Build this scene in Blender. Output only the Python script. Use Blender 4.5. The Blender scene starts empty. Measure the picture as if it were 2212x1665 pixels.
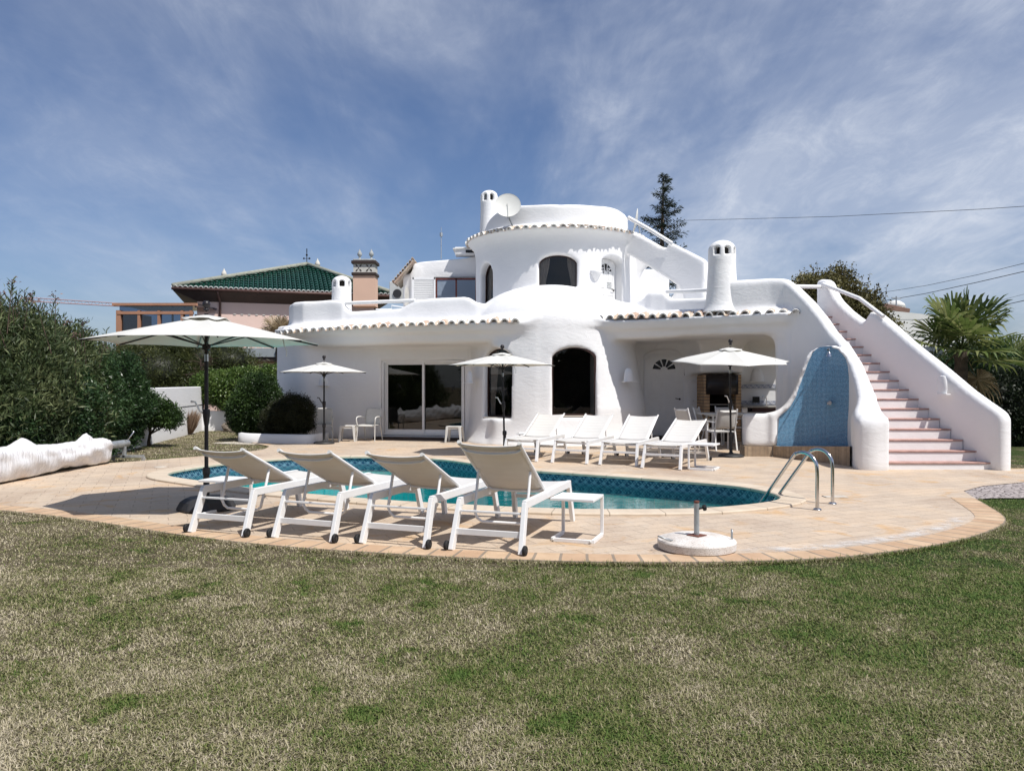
import bpy, bmesh, math, random
import numpy as np
from mathutils import Vector, Matrix, geometry as mgeo
R=math.radians
rnd=random.Random(7); nr=np.random.RandomState(11)
SC=bpy.context.scene; COL=SC.collection
F0=1661.0; CX=1106.0; CY=832.5; CAMH=1.5
def P(x,y,d): return Vector(((x-CX)/F0*d, d, CAMH-(y-CY)/F0*d))
def G(x,y):
    d=CAMH*F0/(y-CY); return ((x-CX)/F0*d, d)
def ZV(y,d): return CAMH-(y-CY)/F0*d
def XV(x,d): return (x-CX)/F0*d

# ---------------------------------------------------------------- materials
MATS={}
def newmat(name):
    m=bpy.data.materials.new(name); m.use_nodes=True; nt=m.node_tree
    for n in list(nt.nodes): nt.nodes.remove(n)
    out=nt.nodes.new('ShaderNodeOutputMaterial'); MATS[name]=m
    return m,nt,out
def N(nt,t,**kw):
    n=nt.nodes.new('ShaderNode'+t)
    for k,v in kw.items():
        if k.startswith('i_'):
            key=k[2:]; key=int(key) if key.isdigit() else key.replace('_',' ')
            n.inputs[key].default_value=v
        else: setattr(n,k,v)
    return n
def L(nt,a,b): nt.links.new(a,b)
def ramp(nt,fac,stops,interp='LINEAR'):
    r=N(nt,'ValToRGB'); r.color_ramp.interpolation=interp
    el=r.color_ramp.elements
    while len(el)<len(stops): el.new(0.5)
    for e,(p,c) in zip(el,stops):
        e.position=p; e.color=(c[0],c[1],c[2],1) if not isinstance(c,(int,float)) else (c,c,c,1)
    L(nt,fac,r.inputs[0]); return r
def mix(nt,fac,a,b,mode='MIX'):
    m=N(nt,'Mix',data_type='RGBA',blend_type=mode)
    for s,v in ((m.inputs[0],fac),(m.inputs[6],a),(m.inputs[7],b)):
        if hasattr(v,'default_value') or hasattr(v,'is_linked'): L(nt,v,s)
        elif isinstance(v,(int,float)): s.default_value=v
        else: s.default_value=(v[0],v[1],v[2],1)
    return m.outputs[2]
def noise(nt,vec,scale,detail=4,rough=.55,dist=0):
    n=N(nt,'TexNoise'); n.inputs['Scale'].default_value=scale; n.inputs['Detail'].default_value=detail
    n.inputs['Roughness'].default_value=rough; n.inputs['Distortion'].default_value=dist
    if vec is not None: L(nt,vec,n.inputs['Vector'])
    return n.outputs[0]
def pos(nt): return N(nt,'NewGeometry').outputs['Position']
def objc(nt): return N(nt,'TexCoord').outputs['Object']
def bump(nt,h,strength,dist=.02,prev=None):
    b=N(nt,'Bump'); b.inputs['Strength'].default_value=strength; b.inputs['Distance'].default_value=dist
    L(nt,h,b.inputs['Height'])
    if prev is not None: L(nt,prev,b.inputs['Normal'])
    return b.outputs[0]
def pm(name,col,rough=.6,metal=0,var=.12,vs=2.5,bmp=0,bs=30,col2=None,spec=.4,coord='obj',trans=0,bd=.01,det=5):
    """plain procedural surface: base colour broken up by noise, optional bump"""
    m,nt,out=newmat(name); b=N(nt,'BsdfPrincipled'); v=objc(nt) if coord=='obj' else pos(nt)
    c2=col2 if col2 else tuple(max(0,c*(1-var)) for c in col); 
    n1=noise(nt,v,vs,det,.6); r=ramp(nt,n1,[(.32,c2),(.68,col)])
    L(nt,r.outputs[0],b.inputs['Base Color'])
    b.inputs['Roughness'].default_value=rough; b.inputs['Metallic'].default_value=metal
    b.inputs['Specular IOR Level'].default_value=spec
    if bmp: L(nt,bump(nt,noise(nt,v,bs,4),bmp,bd),b.inputs['Normal'])
    sh=b.outputs[0]
    if trans:
        t=N(nt,'BsdfTranslucent'); L(nt,r.outputs[0],t.inputs[0]); mx=N(nt,'MixShader'); mx.inputs[0].default_value=trans
        L(nt,b.outputs[0],mx.inputs[1]); L(nt,t.outputs[0],mx.inputs[2]); sh=mx.outputs[0]
    L(nt,sh,out.inputs[0]); return m

def m_plaster(name='plaster',col=(.80,.80,.805),b1=.15):
    m,nt,out=newmat(name); b=N(nt,'BsdfPrincipled'); v=pos(nt)
    n=noise(nt,v,1.1,5,.6); r=ramp(nt,n,[(.3,tuple(c*.955 for c in col)),(.7,col)])
    n2=noise(nt,v,.55,6,.7,.6); st=ramp(nt,n2,[(.60,(1,1,1)),(.86,(.93,.915,.89))])
    # grime just above the ground
    sx=N(nt,'SeparateXYZ'); L(nt,v,sx.inputs[0]); mr=N(nt,'MapRange'); mr.inputs[1].default_value=0; mr.inputs[2].default_value=.16
    mr.inputs[3].default_value=.16; mr.inputs[4].default_value=0; L(nt,sx.outputs[2],mr.inputs[0])
    c=mix(nt,1.0,r.outputs[0],st.outputs[0],'MULTIPLY'); c=mix(nt,mr.outputs[0],c,(.45,.38,.30))
    L(nt,c,b.inputs['Base Color']); b.inputs['Roughness'].default_value=.85; b.inputs['Specular IOR Level'].default_value=.2
    # trowel strokes + lumps
    mp=N(nt,'Mapping'); mp.inputs['Scale'].default_value=(1,1,2.2); mp.inputs['Rotation'].default_value=(.3,.5,.2); L(nt,v,mp.inputs[0])
    a=noise(nt,mp.outputs[0],3.2,6,.62,1.6)
    f=noise(nt,v,45,3,.6)
    nb=bump(nt,a,b1,.07); nb=bump(nt,f,.10,.01,nb)
    L(nt,nb,b.inputs['Normal']); L(nt,b.outputs[0],out.inputs[0]); return m
m_plaster()
m_plaster('plaster_chimney',(.80,.80,.80),.22)
pm('white_paint',(.80,.80,.795),.35,var=.05,vs=6,spec=.5)
pm('white_powdercoat',(.80,.80,.80),.38,var=.06,vs=9,spec=.5,bmp=.05,bs=160)
pm('white_plastic',(.62,.615,.59),.45,var=.14,vs=5,bmp=.05,bs=60)
pm('rail_white',(.80,.80,.80),.5,var=.07,vs=6,bmp=.15,bs=20)
pm('dark_frame',(.045,.022,.018),.4,var=.3)
pm('redwood_frame',(.14,.035,.025),.45,var=.35,vs=8)
pm('black_metal',(.018,.015,.017),.38,var=.3,vs=6)
pm('dark_plastic',(.03,.03,.033),.55,var=.3,vs=5,bmp=.2,bs=90)
pm('rubber',(.012,.012,.013),.7,var=.2)
pm('steel',(.62,.62,.63),.16,metal=1,var=.25,vs=7,spec=.5)
pm('galvanised',(.50,.53,.55),.42,metal=.6,var=.3,vs=12)
pm('rust',(.20,.07,.045),.85,var=.5,vs=30)
pm('interior_dark',(.035,.030,.026),.9,var=.5,vs=1.5)  # near-black stands in for the shade of unlit rooms
pm('curtain',(.62,.56,.50),.9,var=.2,vs=6)
pm('tv_black',(.004,.004,.005),.25)
pm('soffit_brown',(.055,.036,.030),.6,var=.3,vs=1)
pm('pink_wall',(.74,.55,.48),.85,var=.07,vs=.7,coord='pos',bmp=.2,bs=14)
pm('salmon_wall',(.74,.50,.38),.85,var=.08,vs=.7,coord='pos',bmp=.2,bs=14)
pm('cream_trim',(.62,.60,.55),.8,var=.15,vs=5)
pm('grey_stone',(.42,.44,.44),.8,var=.3,vs=6,bmp=.3)
pm('tan_frame',(.46,.24,.15),.6,var=.2,vs=2)
pm('brown_metal',(.12,.065,.055),.5,var=.3)
pm('green_tile',(.012,.075,.055),.22,var=.55,vs=2.2,spec=.6,coord='pos')
pm('hip_mortar',(.34,.35,.29),.9,var=.35,vs=6,coord='pos')
pm('white_mortar',(.72,.71,.68),.85,var=.22,vs=9,coord='pos',bmp=.4,bs=30)
pm('zinc',(.42,.46,.47),.45,metal=.3,var=.15)
pm('sill_stone',(.55,.50,.43),.7,var=.15,vs=6)
pm('bark',(.10,.075,.055),.95,var=.5,vs=6,bmp=.9,bs=25,bd=.03)
pm('twig',(.09,.06,.045),.95,var=.5,vs=10)
pm('dish_grey',(.66,.66,.63),.5,var=.08)
pm('terrazzo_grey',(.30,.29,.27),.4,var=.2)
pm('counter_dark',(.035,.012,.018),.35,var=.2)
pm('sign_white',(.70,.70,.70),.5,var=.04)
pm('sign_ink',(.035,.03,.03),.6)
pm('ac_unit',(.50,.51,.50),.6,var=.08)
pm('far_wall',(.66,.66,.63),.9,var=.1,vs=.6,coord='pos')
pm('far_roof',(.20,.12,.09),.85,var=.3,vs=2,coord='pos')
pm('crane_red',(.42,.30,.32),.6)
pm('cable',(.02,.02,.02),.6)
pm('soil',(.07,.05,.035),1,var=.5,vs=8,bmp=.8,bs=20)
pm('rock',(.30,.25,.20),.95,var=.55,vs=4,bmp=1,bs=9,bd=.05)
pm('cushion_white',(.74,.74,.74),.8,var=.05)
pm('tread_tile',(.50,.31,.27),.75,var=.35,vs=7,coord='pos',bmp=.3,bs=30)
pm('step_white',(.78,.765,.765),.8,var=.07,vs=3,coord='pos',bmp=.4,bs=12)
pm('plinth_stone',(.42,.32,.23),.8,col2=(.30,.22,.15),vs=5,coord='pos',bmp=.4,bs=14)
pm('rope_white',(.7,.7,.68),.9)

def m_terracotta():
    m,nt,out=newmat('terracotta'); b=N(nt,'BsdfPrincipled'); v=pos(nt)
    a=noise(nt,v,2.6,2,.5); r=ramp(nt,a,[(.3,(.58,.46,.35)),(.42,(.52,.37,.29)),(.52,(.60,.50,.39)),(.66,(.62,.55,.48)),(.75,(.53,.38,.30))])
    g=noise(nt,v,22,4,.7); r2=ramp(nt,g,[(.35,(.62,.60,.57)),(.6,(1,1,1))])
    L(nt,mix(nt,1,r.outputs[0],r2.outputs[0],'MULTIPLY'),b.inputs['Base Color']); b.inputs['Roughness'].default_value=.85
    L(nt,bump(nt,g,.5,.01),b.inputs['Normal']); L(nt,b.outputs[0],out.inputs[0])
m_terracotta()

def m_sling(name,col,tr,bc=None):
    m,nt,out=newmat(name); v=objc(nt); b=N(nt,'BsdfPrincipled'); b.inputs['Roughness'].default_value=.75
    n=noise(nt,v,3,4); r=ramp(nt,n,[(.3,tuple(c*.93 for c in col)),(.7,col)])
    L(nt,r.outputs[0],b.inputs['Base Color'])
    w=N(nt,'TexChecker'); w.inputs['Scale'].default_value=420; L(nt,v,w.inputs[0])
    L(nt,bump(nt,w.outputs[1],.15,.001),b.inputs['Normal'])
    t=N(nt,'BsdfTranslucent'); t.inputs[0].default_value=(*(bc or col),1); mx=N(nt,'MixShader'); mx.inputs[0].default_value=tr
    L(nt,b.outputs[0],mx.inputs[1]); L(nt,t.outputs[0],mx.inputs[2]); L(nt,mx.outputs[0],out.inputs[0])
m_sling('sling_fabric',(.76,.75,.73),.22,(.62,.52,.38))
m_sling('canopy_fabric',(.74,.735,.70),.20,(.68,.64,.54))
def m_cover():
    m,nt,out=newmat('cover_plastic'); b=N(nt,'BsdfPrincipled'); b.inputs['Base Color'].default_value=(.78,.78,.80,1); b.inputs['Roughness'].default_value=.38
    v=pos(nt); mp=N(nt,'Mapping'); mp.inputs['Scale'].default_value=(1.6,9,1.1); mp.inputs['Rotation'].default_value=(.25,0,.12); L(nt,v,mp.inputs[0])
    a=noise(nt,mp.outputs[0],1.0,5,.6,1.2); f=noise(nt,mp.outputs[0],3.2,4,.6,.8)
    L(nt,bump(nt,f,.4,.03,bump(nt,a,.65,.10)),b.inputs['Normal']); L(nt,b.outputs[0],out.inputs[0])
m_cover()

def m_glass(name,tint=(.25,.25,.25),rough=0.0,boost=1.0):
    m,nt,out=newmat(name); t=N(nt,'BsdfTransparent'); t.inputs[0].default_value=(*tint,1)
    g=N(nt,'BsdfGlossy'); g.inputs['Roughness'].default_value=rough; lw=N(nt,'LayerWeight'); lw.inputs[0].default_value=.5; pw_=N(nt,'Math',operation='POWER'); pw_.inputs[1].default_value=5; L(nt,lw.outputs['Facing'],pw_.inputs[0]); ma=N(nt,'Math',operation='MULTIPLY_ADD'); ma.inputs[1].default_value=.95; ma.inputs[2].default_value=.05; L(nt,pw_.outputs[0],ma.inputs[0])
    mul=N(nt,'Math',operation='MULTIPLY'); mul.inputs[1].default_value=boost; mul.use_clamp=True; L(nt,ma.outputs[0],mul.inputs[0])
    nb=bump(nt,noise(nt,pos(nt),1.2,2),.02,.02); L(nt,nb,g.inputs['Normal'])
    mx=N(nt,'MixShader'); L(nt,mul.outputs[0],mx.inputs[0]); L(nt,t.outputs[0],mx.inputs[1]); L(nt,g.outputs[0],mx.inputs[2]); L(nt,mx.outputs[0],out.inputs[0])
m_glass('window_glass',(.48,.48,.48),0,1.0)
m_glass('door_glass',(.22,.23,.22),0,1.5)
m_glass('blue_glass',(.35,.42,.52),.03,2.2)

def m_water():
    m,nt,out=newmat('pool_water'); v=pos(nt)
    mp=N(nt,'Mapping'); mp.inputs['Scale'].default_value=(1,1.6,1); L(nt,v,mp.inputs[0])
    a=noise(nt,mp.outputs[0],2.2,3,.5,.4); f=noise(nt,mp.outputs[0],9,3,.55,.3)
    nb=bump(nt,a,.10,.08); nb=bump(nt,f,.06,.02,nb)
    t=N(nt,'BsdfTransparent'); t.inputs[0].default_value=(.62,.97,.96,1)
    g=N(nt,'BsdfGlossy'); g.inputs['Roughness'].default_value=.0; L(nt,nb,g.inputs['Normal'])
    fr=N(nt,'Fresnel'); fr.inputs[0].default_value=1.33; L(nt,nb,fr.inputs['Normal'])
    mx=N(nt,'MixShader'); L(nt,fr.outputs[0],mx.inputs[0]); L(nt,t.outputs[0],mx.inputs[1]); L(nt,g.outputs[0],mx.inputs[2]); L(nt,mx.outputs[0],out.inputs[0])
m_water()
def m_poolliner():
    m,nt,out=newmat('pool_mosaic'); b=N(nt,'BsdfPrincipled'); v=pos(nt)
    br=N(nt,'TexBrick'); br.offset=0; br.inputs['Scale'].default_value=1; br.inputs['Brick Width'].default_value=.05; br.inputs['Row Height'].default_value=.05
    br.inputs['Mortar Size'].default_value=.003; br.inputs['Color1'].default_value=(.03,.50,.54,1); br.inputs['Color2'].default_value=(.06,.60,.62,1); br.inputs['Mortar'].default_value=(.3,.5,.55,1)
    L(nt,v,br.inputs[0]); L(nt,br.outputs[0],b.inputs['Base Color']); b.inputs['Roughness'].default_value=.35; L(nt,b.outputs[0],out.inputs[0])
m_poolliner()
def m_uvtiles(name,w,h,c1,c2,mort,ms,rough=.2,deco=None,sc=1,var=None):
    m,nt,out=newmat(name); b=N(nt,'BsdfPrincipled'); uv=N(nt,'UVMap').outputs[0]
    br=N(nt,'TexBrick'); br.offset=0; br.inputs['Scale'].default_value=sc; br.inputs['Brick Width'].default_value=w; br.inputs['Row Height'].default_value=h
    br.inputs['Mortar Size'].default_value=ms; br.inputs['Mortar Smooth'].default_value=.1
    br.inputs['Color1'].default_value=(*c1,1); br.inputs['Color2'].default_value=(*c2,1); br.inputs['Mortar'].default_value=(*mort,1)
    L(nt,uv,br.inputs[0]); c=br.outputs[0]
    if deco:   # arabesque figure inside every tile: two crossed waves and a ring
        dv=N(nt,'VectorMath',operation='DIVIDE'); dv.inputs[1].default_value=(w,h,1); L(nt,uv,dv.inputs[0])
        fr=N(nt,'VectorMath',operation='FRACTION'); L(nt,dv.outputs[0],fr.inputs[0])
        sb=N(nt,'VectorMath',operation='SUBTRACT'); sb.inputs[1].default_value=(.5,.5,0); L(nt,fr.outputs[0],sb.inputs[0])
        ln=N(nt,'VectorMath',operation='LENGTH'); L(nt,sb.outputs[0],ln.inputs[0])
        s1=N(nt,'Math',operation='MULTIPLY'); s1.inputs[1].default_value=26; L(nt,ln.outputs['Value'],s1.inputs[0])
        s2=N(nt,'Math',operation='SINE'); L(nt,s1.outputs[0],s2.inputs[0])
        sx=N(nt,'SeparateXYZ'); L(nt,sb.outputs[0],sx.inputs[0]); pr=N(nt,'Math',operation='MULTIPLY'); L(nt,sx.outputs[0],pr.inputs[0]); L(nt,sx.outputs[1],pr.inputs[1])
        p2=N(nt,'Math',operation='MULTIPLY'); p2.inputs[1].default_value=60; L(nt,pr.outputs[0],p2.inputs[0]); p3=N(nt,'Math',operation='SINE'); L(nt,p2.outputs[0],p3.inputs[0])
        ad=N(nt,'Math',operation='MULTIPLY'); L(nt,s2.outputs[0],ad.inputs[0]); L(nt,p3.outputs[0],ad.inputs[1])
        gt=N(nt,'Math',operation='GREATER_THAN'); gt.inputs[1].default_value=.12; L(nt,ad.outputs[0],gt.inputs[0])
        inv=N(nt,'Math',operation='SUBTRACT'); inv.inputs[0].default_value=1; L(nt,br.outputs['Fac'],inv.inputs[1])
        m2=N(nt,'Math',operation='MULTIPLY'); L(nt,gt.outputs[0],m2.inputs[0]); L(nt,inv.outputs[0],m2.inputs[1])
        c=mix(nt,m2.outputs[0],c,deco)
    if var:
        wn=noise(nt,uv,var[0],3,.6); rr=ramp(nt,wn,[(.3,var[1]),(.7,(1,1,1))]); c=mix(nt,1,c,rr.outputs[0],'MULTIPLY')
    L(nt,c,b.inputs['Base Color']); b.inputs['Roughness'].default_value=rough
    iv=N(nt,'Math',operation='SUBTRACT'); iv.inputs[0].default_value=1; L(nt,br.outputs['Fac'],iv.inputs[1])
    L(nt,bump(nt,iv.outputs[0],.4,.004),b.inputs['Normal']); L(nt,b.outputs[0],out.inputs[0])
m_uvtiles('waterline_tile',.17,.15,(.012,.045,.10),(.015,.06,.12),(.10,.17,.24),.006,deco=(.20,.34,.42))
m_uvtiles('shower_mosaic',.0255,.0255,(.010,.10,.26),(.06,.28,.50),(.34,.56,.72),.0042,rough=.25,var=(38,(.55,.6,.68)))
m_uvtiles('kitchen_band',.15,.10,(.62,.63,.66),(.58,.60,.64),(.35,.38,.46),.012,deco=(.10,.12,.22))
m_uvtiles('brick',.22,.085,(.56,.38,.22),(.46,.28,.15),(.22,.17,.13),.013,rough=.9,var=(6,(.7,.7,.7)))
m_uvtiles('sooty_brick',.22,.075,(.05,.028,.018),(.03,.02,.015),(.02,.016,.014),.008,rough=.9)
m_uvtiles('plinth_tile',.085,1.2,(.42,.32,.22),(.30,.22,.15),(.22,.18,.14),.004,rough=.7,var=(9,(.7,.68,.66)))
m_uvtiles('coping_stone',.62,2,(.62,.53,.42),(.57,.47,.36),(.30,.24,.18),.006,rough=.75,var=(5,(.84,.82,.80)))
m_uvtiles('edge_brick',.235,2,(.57,.42,.28),(.50,.34,.22),(.27,.22,.17),.014,rough=.85,var=(4,(.78,.74,.70)))

def m_paving():
    m,nt,out=newmat('paving'); b=N(nt,'BsdfPrincipled'); v=pos(nt)
    mp=N(nt,'Mapping'); mp.inputs['Rotation'].default_value=(0,0,R(-24)); L(nt,v,mp.inputs[0])
    nz=N(nt,'TexNoise'); nz.inputs['Scale'].default_value=2.5; L(nt,v,nz.inputs['Vector'])
    sc=N(nt,'VectorMath',operation='SCALE'); sc.inputs['Scale'].default_value=.035; L(nt,nz.outputs['Color'],sc.inputs[0])
    ad=N(nt,'VectorMath',operation='ADD'); L(nt,mp.outputs[0],ad.inputs[0]); L(nt,sc.outputs[0],ad.inputs[1])
    br=N(nt,'TexBrick'); br.inputs['Scale'].default_value=1; br.inputs['Brick Width'].default_value=.40; br.inputs['Row Height'].default_value=.20
    br.inputs['Mortar Size'].default_value=.006; br.inputs['Mortar Smooth'].default_value=.6; br.inputs['Bias'].default_value=-.1
    br.inputs['Color1'].default_value=(.52,.425,.33,1); br.inputs['Color2'].default_value=(.46,.375,.295,1); br.inputs['Mortar'].default_value=(.36,.29,.23,1)
    L(nt,ad.outputs[0],br.inputs[0])
    # whole-stone colour lots, weather stains, pale scale
    a=noise(nt,v,.55,6,.62,.6); r1=ramp(nt,a,[(.3,(.78,.73,.71)),(.48,(1,1,1)),(.68,(1.14,1.08,1.0))])
    o=noise(nt,v,1.6,4,.6,.8); r2=ramp(nt,o,[(.56,(1,1,1)),(.68,(1.0,.84,.64))])
    s=noise(nt,v,28,5,.7); r3=ramp(nt,s,[(.33,(.70,.68,.66)),(.46,(1,1,1))])
    w=noise(nt,v,3.2,6,.7,.3); r4=ramp(nt,w,[(.56,0.0),(.80,.40)])
    c=mix(nt,1,br.outputs[0],r1.outputs[0],'MULTIPLY'); c=mix(nt,1,c,r2.outputs[0],'MULTIPLY'); c=mix(nt,.8,c,r3.outputs[0],'MULTIPLY')
    c=mix(nt,r4.outputs[0],c,(.58,.53,.48))
    L(nt,c,b.inputs['Base Color']); b.inputs['Roughness'].default_value=.8; b.inputs['Specular IOR Level'].default_value=.3
    iv=N(nt,'Math',operation='SUBTRACT'); iv.inputs[0].default_value=1; L(nt,br.outputs['Fac'],iv.inputs[1])
    nb=bump(nt,iv.outputs[0],.6,.012); nb=bump(nt,s,.35,.008,nb); nb=bump(nt,noise(nt,v,5,4,.6),.3,.02,nb)
    L(nt,nb,b.inputs['Normal']); L(nt,b.outputs[0],out.inputs[0])
m_paving()
def m_cobble():
    m,nt,out=newmat('cobble'); b=N(nt,'BsdfPrincipled'); v=pos(nt)
    vo=N(nt,'TexVoronoi',feature='DISTANCE_TO_EDGE'); vo.inputs['Scale'].default_value=11; L(nt,v,vo.inputs['Vector'])
    r=ramp(nt,vo.outputs[0],[(.03,(.13,.11,.10)),(.12,(.46,.41,.39))]); g=noise(nt,v,7,4,.6); r2=ramp(nt,g,[(.3,(.72,.70,.72)),(.7,(1,1,1))])
    L(nt,mix(nt,1,r.outputs[0],r2.outputs[0],'MULTIPLY'),b.inputs['Base Color']); b.inputs['Roughness'].default_value=.85
    L(nt,bump(nt,vo.outputs[0],.8,.05),b.inputs['Normal']); L(nt,b.outputs[0],out.inputs[0])
m_cobble()

# lawn: straw and green share one world-space patchiness between soil sheet and blades
def lawn_mask(nt,v):
    sx=N(nt,'SeparateXYZ'); L(nt,v,sx.inputs[0])
    a0=noise(nt,v,1.7,6,.66,.5); b0=noise(nt,v,.45,3,.5); q0=N(nt,'Math',operation='MULTIPLY_ADD'); q0.inputs[1].default_value=.35; L(nt,b0,q0.inputs[0]); q1=N(nt,'Math',operation='MULTIPLY'); q1.inputs[1].default_value=.65; L(nt,a0,q1.inputs[0]); L(nt,q1.outputs[0],q0.inputs[2]); 
    ct=N(nt,'Math',operation='MULTIPLY_ADD'); ct.inputs[1].default_value=1.45; ct.inputs[2].default_value=-.262; L(nt,q0.outputs[0],ct.inputs[0])
    g1=noise(nt,v,2.3,4,.55,.3); sp=N(nt,'MapRange',interpolation_type='SMOOTHSTEP'); sp.inputs[1].default_value=.57; sp.inputs[2].default_value=.70; sp.inputs[3].default_value=0; sp.inputs[4].default_value=.24; L(nt,g1,sp.inputs[0])
    md=N(nt,'Math',operation='MULTIPLY_ADD'); md.inputs[1].default_value=.34; L(nt,noise(nt,v,7.5,4,.7,.6),md.inputs[0]); L(nt,ct.outputs[0],md.inputs[2]); s0=N(nt,'Math',operation='SUBTRACT'); s0.inputs[1].default_value=.17; L(nt,md.outputs[0],s0.inputs[0]); s9=N(nt,'Math',operation='ADD'); L(nt,s0.outputs[0],s9.inputs[0]); L(nt,sp.outputs[0],s9.inputs[1]); a=s9.outputs[0]
    # greener to the right and in damp spots
    g=N(nt,'Math',operation='MULTIPLY_ADD'); g.inputs[1].default_value=.030; g.inputs[2].default_value=.012; L(nt,sx.outputs[0],g.inputs[0])
    cl=N(nt,'Clamp'); cl.inputs[1].default_value=-.09; cl.inputs[2].default_value=.13; L(nt,g.outputs[0],cl.inputs[0])
    s=N(nt,'Math',operation='ADD'); L(nt,a,s.inputs[0]); L(nt,cl.outputs[0],s.inputs[1]); return s.outputs[0]
def m_lawn():
    m,nt,out=newmat('lawn_soil'); b=N(nt,'BsdfPrincipled'); v=pos(nt); k=lawn_mask(nt,v)
    r=ramp(nt,k,[(.40,(.15,.125,.085)),(.52,(.10,.095,.05)),(.64,(.045,.07,.022))])
    f=noise(nt,v,55,5,.75); r2=ramp(nt,f,[(.32,(.35,.34,.33)),(.5,(1,1,1)),(.7,(1.5,1.45,1.35))])
    L(nt,mix(nt,1,r.outputs[0],r2.outputs[0],'MULTIPLY'),b.inputs['Base Color']); b.inputs['Roughness'].default_value=1; b.inputs['Specular IOR Level'].default_value=.1
    L(nt,bump(nt,f,1,.03),b.inputs['Normal']); L(nt,b.outputs[0],out.inputs[0])
m_lawn()
def m_blade():
    m,nt,out=newmat('grass_blade'); v=pos(nt); k=lawn_mask(nt,v)
    at=N(nt,'Attribute'); at.attribute_name='tint'
    ad=N(nt,'Math',operation='MULTIPLY_ADD'); ad.inputs[1].default_value=.46; L(nt,at.outputs['Fac'],ad.inputs[0]); L(nt,k,ad.inputs[2])
    r=ramp(nt,ad.outputs[0],[(.36,(.50,.44,.325)),(.52,(.35,.31,.195)),(.66,(.215,.205,.095)),(.77,(.14,.165,.045)),(.92,(.08,.135,.026))])
    d=N(nt,'BsdfPrincipled'); d.inputs['Roughness'].default_value=.7; d.inputs['Specular IOR Level'].default_value=.25; L(nt,r.outputs[0],d.inputs['Base Color'])
    t=N(nt,'BsdfTranslucent'); L(nt,r.outputs[0],t.inputs[0]); mx=N(nt,'MixShader'); mx.inputs[0].default_value=.16
    L(nt,d.outputs[0],mx.inputs[1]); L(nt,t.outputs[0],mx.inputs[2]); L(nt,mx.outputs[0],out.inputs[0])
m_blade()
def m_leaf(name,dark,mid,light,vs=2.0,rough=.5,trans=.25):
    m,nt,out=newmat(name); v=pos(nt); at=N(nt,'Attribute'); at.attribute_name='tint'
    n=noise(nt,v,vs,3,.6); ad=N(nt,'Math',operation='MULTIPLY_ADD'); ad.inputs[1].default_value=.55; L(nt,at.outputs['Fac'],ad.inputs[0]); L(nt,n,ad.inputs[2])
    r=ramp(nt,ad.outputs[0],[(.35,dark),(.78,mid),(1.0,light)])
    d=N(nt,'BsdfPrincipled'); d.inputs['Roughness'].default_value=rough; d.inputs['Specular IOR Level'].default_value=.35; L(nt,r.outputs[0],d.inputs['Base Color'])
    t=N(nt,'BsdfTranslucent'); L(nt,r.outputs[0],t.inputs[0]); mx=N(nt,'MixShader'); mx.inputs[0].default_value=trans
    L(nt,d.outputs[0],mx.inputs[1]); L(nt,t.outputs[0],mx.inputs[2]); L(nt,mx.outputs[0],out.inputs[0])
m_leaf('leaf_oleander',(.018,.028,.011),(.052,.078,.028),(.19,.22,.10))
m_leaf('leaf_pittosporum',(.012,.028,.012),(.03,.065,.022),(.075,.13,.05),rough=.35)
m_leaf('leaf_boxhedge',(.035,.065,.016),(.085,.145,.03),(.20,.27,.08),rough=.4)
m_leaf('leaf_ball',(.010,.024,.007),(.024,.050,.012),(.08,.14,.035))
m_leaf('leaf_dark',(.010,.012,.005),(.022,.028,.010),(.045,.05,.02))  # near-black tones; on the clipped bush they stand in for eave shade
m_leaf('leaf_pine',(.020,.030,.010),(.05,.065,.018),(.10,.11,.03))
m_leaf('leaf_conifer',(.010,.018,.012),(.022,.035,.022),(.05,.07,.045))
m_leaf('leaf_bougainvillea',(.040,.034,.014),(.11,.10,.035),(.24,.22,.09),vs=1.3)
m_leaf('leaf_palm',(.045,.07,.018),(.11,.155,.04),(.26,.28,.11),rough=.4,trans=.3)
m_leaf('leaf_palm_dry',(.16,.11,.06),(.28,.21,.12),(.4,.32,.2))
m_leaf('leaf_darkhedge',(.006,.010,.005),(.012,.022,.009),(.03,.045,.02))
m_leaf('dry_stem',(.12,.075,.05),(.26,.17,.11),(.42,.31,.22))
m_leaf('dry_flower',(.10,.05,.045),(.18,.10,.09),(.26,.16,.14))
m_leaf('flower_pink',(.35,.03,.08),(.5,.05,.12),(.6,.1,.2))

# ---------------------------------------------------------------- object helpers
def tag(o,label=None,cat=None,group=None,kind=None):
    if label: o['label']=label
    if cat: o['category']=cat
    if group: o['group']=group
    if kind: o['kind']=kind
    return o
def thing(name,label,cat,loc=(0,0,0),rz=0,group=None,kind=None,rx=0,ry=0):
    o=bpy.data.objects.new(name,None); COL.objects.link(o); o.location=loc; o.rotation_euler=(rx,ry,rz); o.empty_display_size=.2
    return tag(o,label,cat,group,kind)
def link(name,me,mat,parent=None,world=False):
    o=bpy.data.objects.new(name,me); COL.objects.link(o)
    if isinstance(mat,(list,tuple)):
        for m in mat: me.materials.append(MATS[m])
    elif mat: me.materials.append(MATS[mat])
    if parent is not None:
        o.parent=parent
        if world:
            q=parent; mw=q.matrix_basis.copy()
            while q.parent is not None:
                mw=q.parent.matrix_basis @ q.matrix_parent_inverse @ mw; q=q.parent
            o.matrix_parent_inverse=mw.inverted()
    return o
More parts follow.
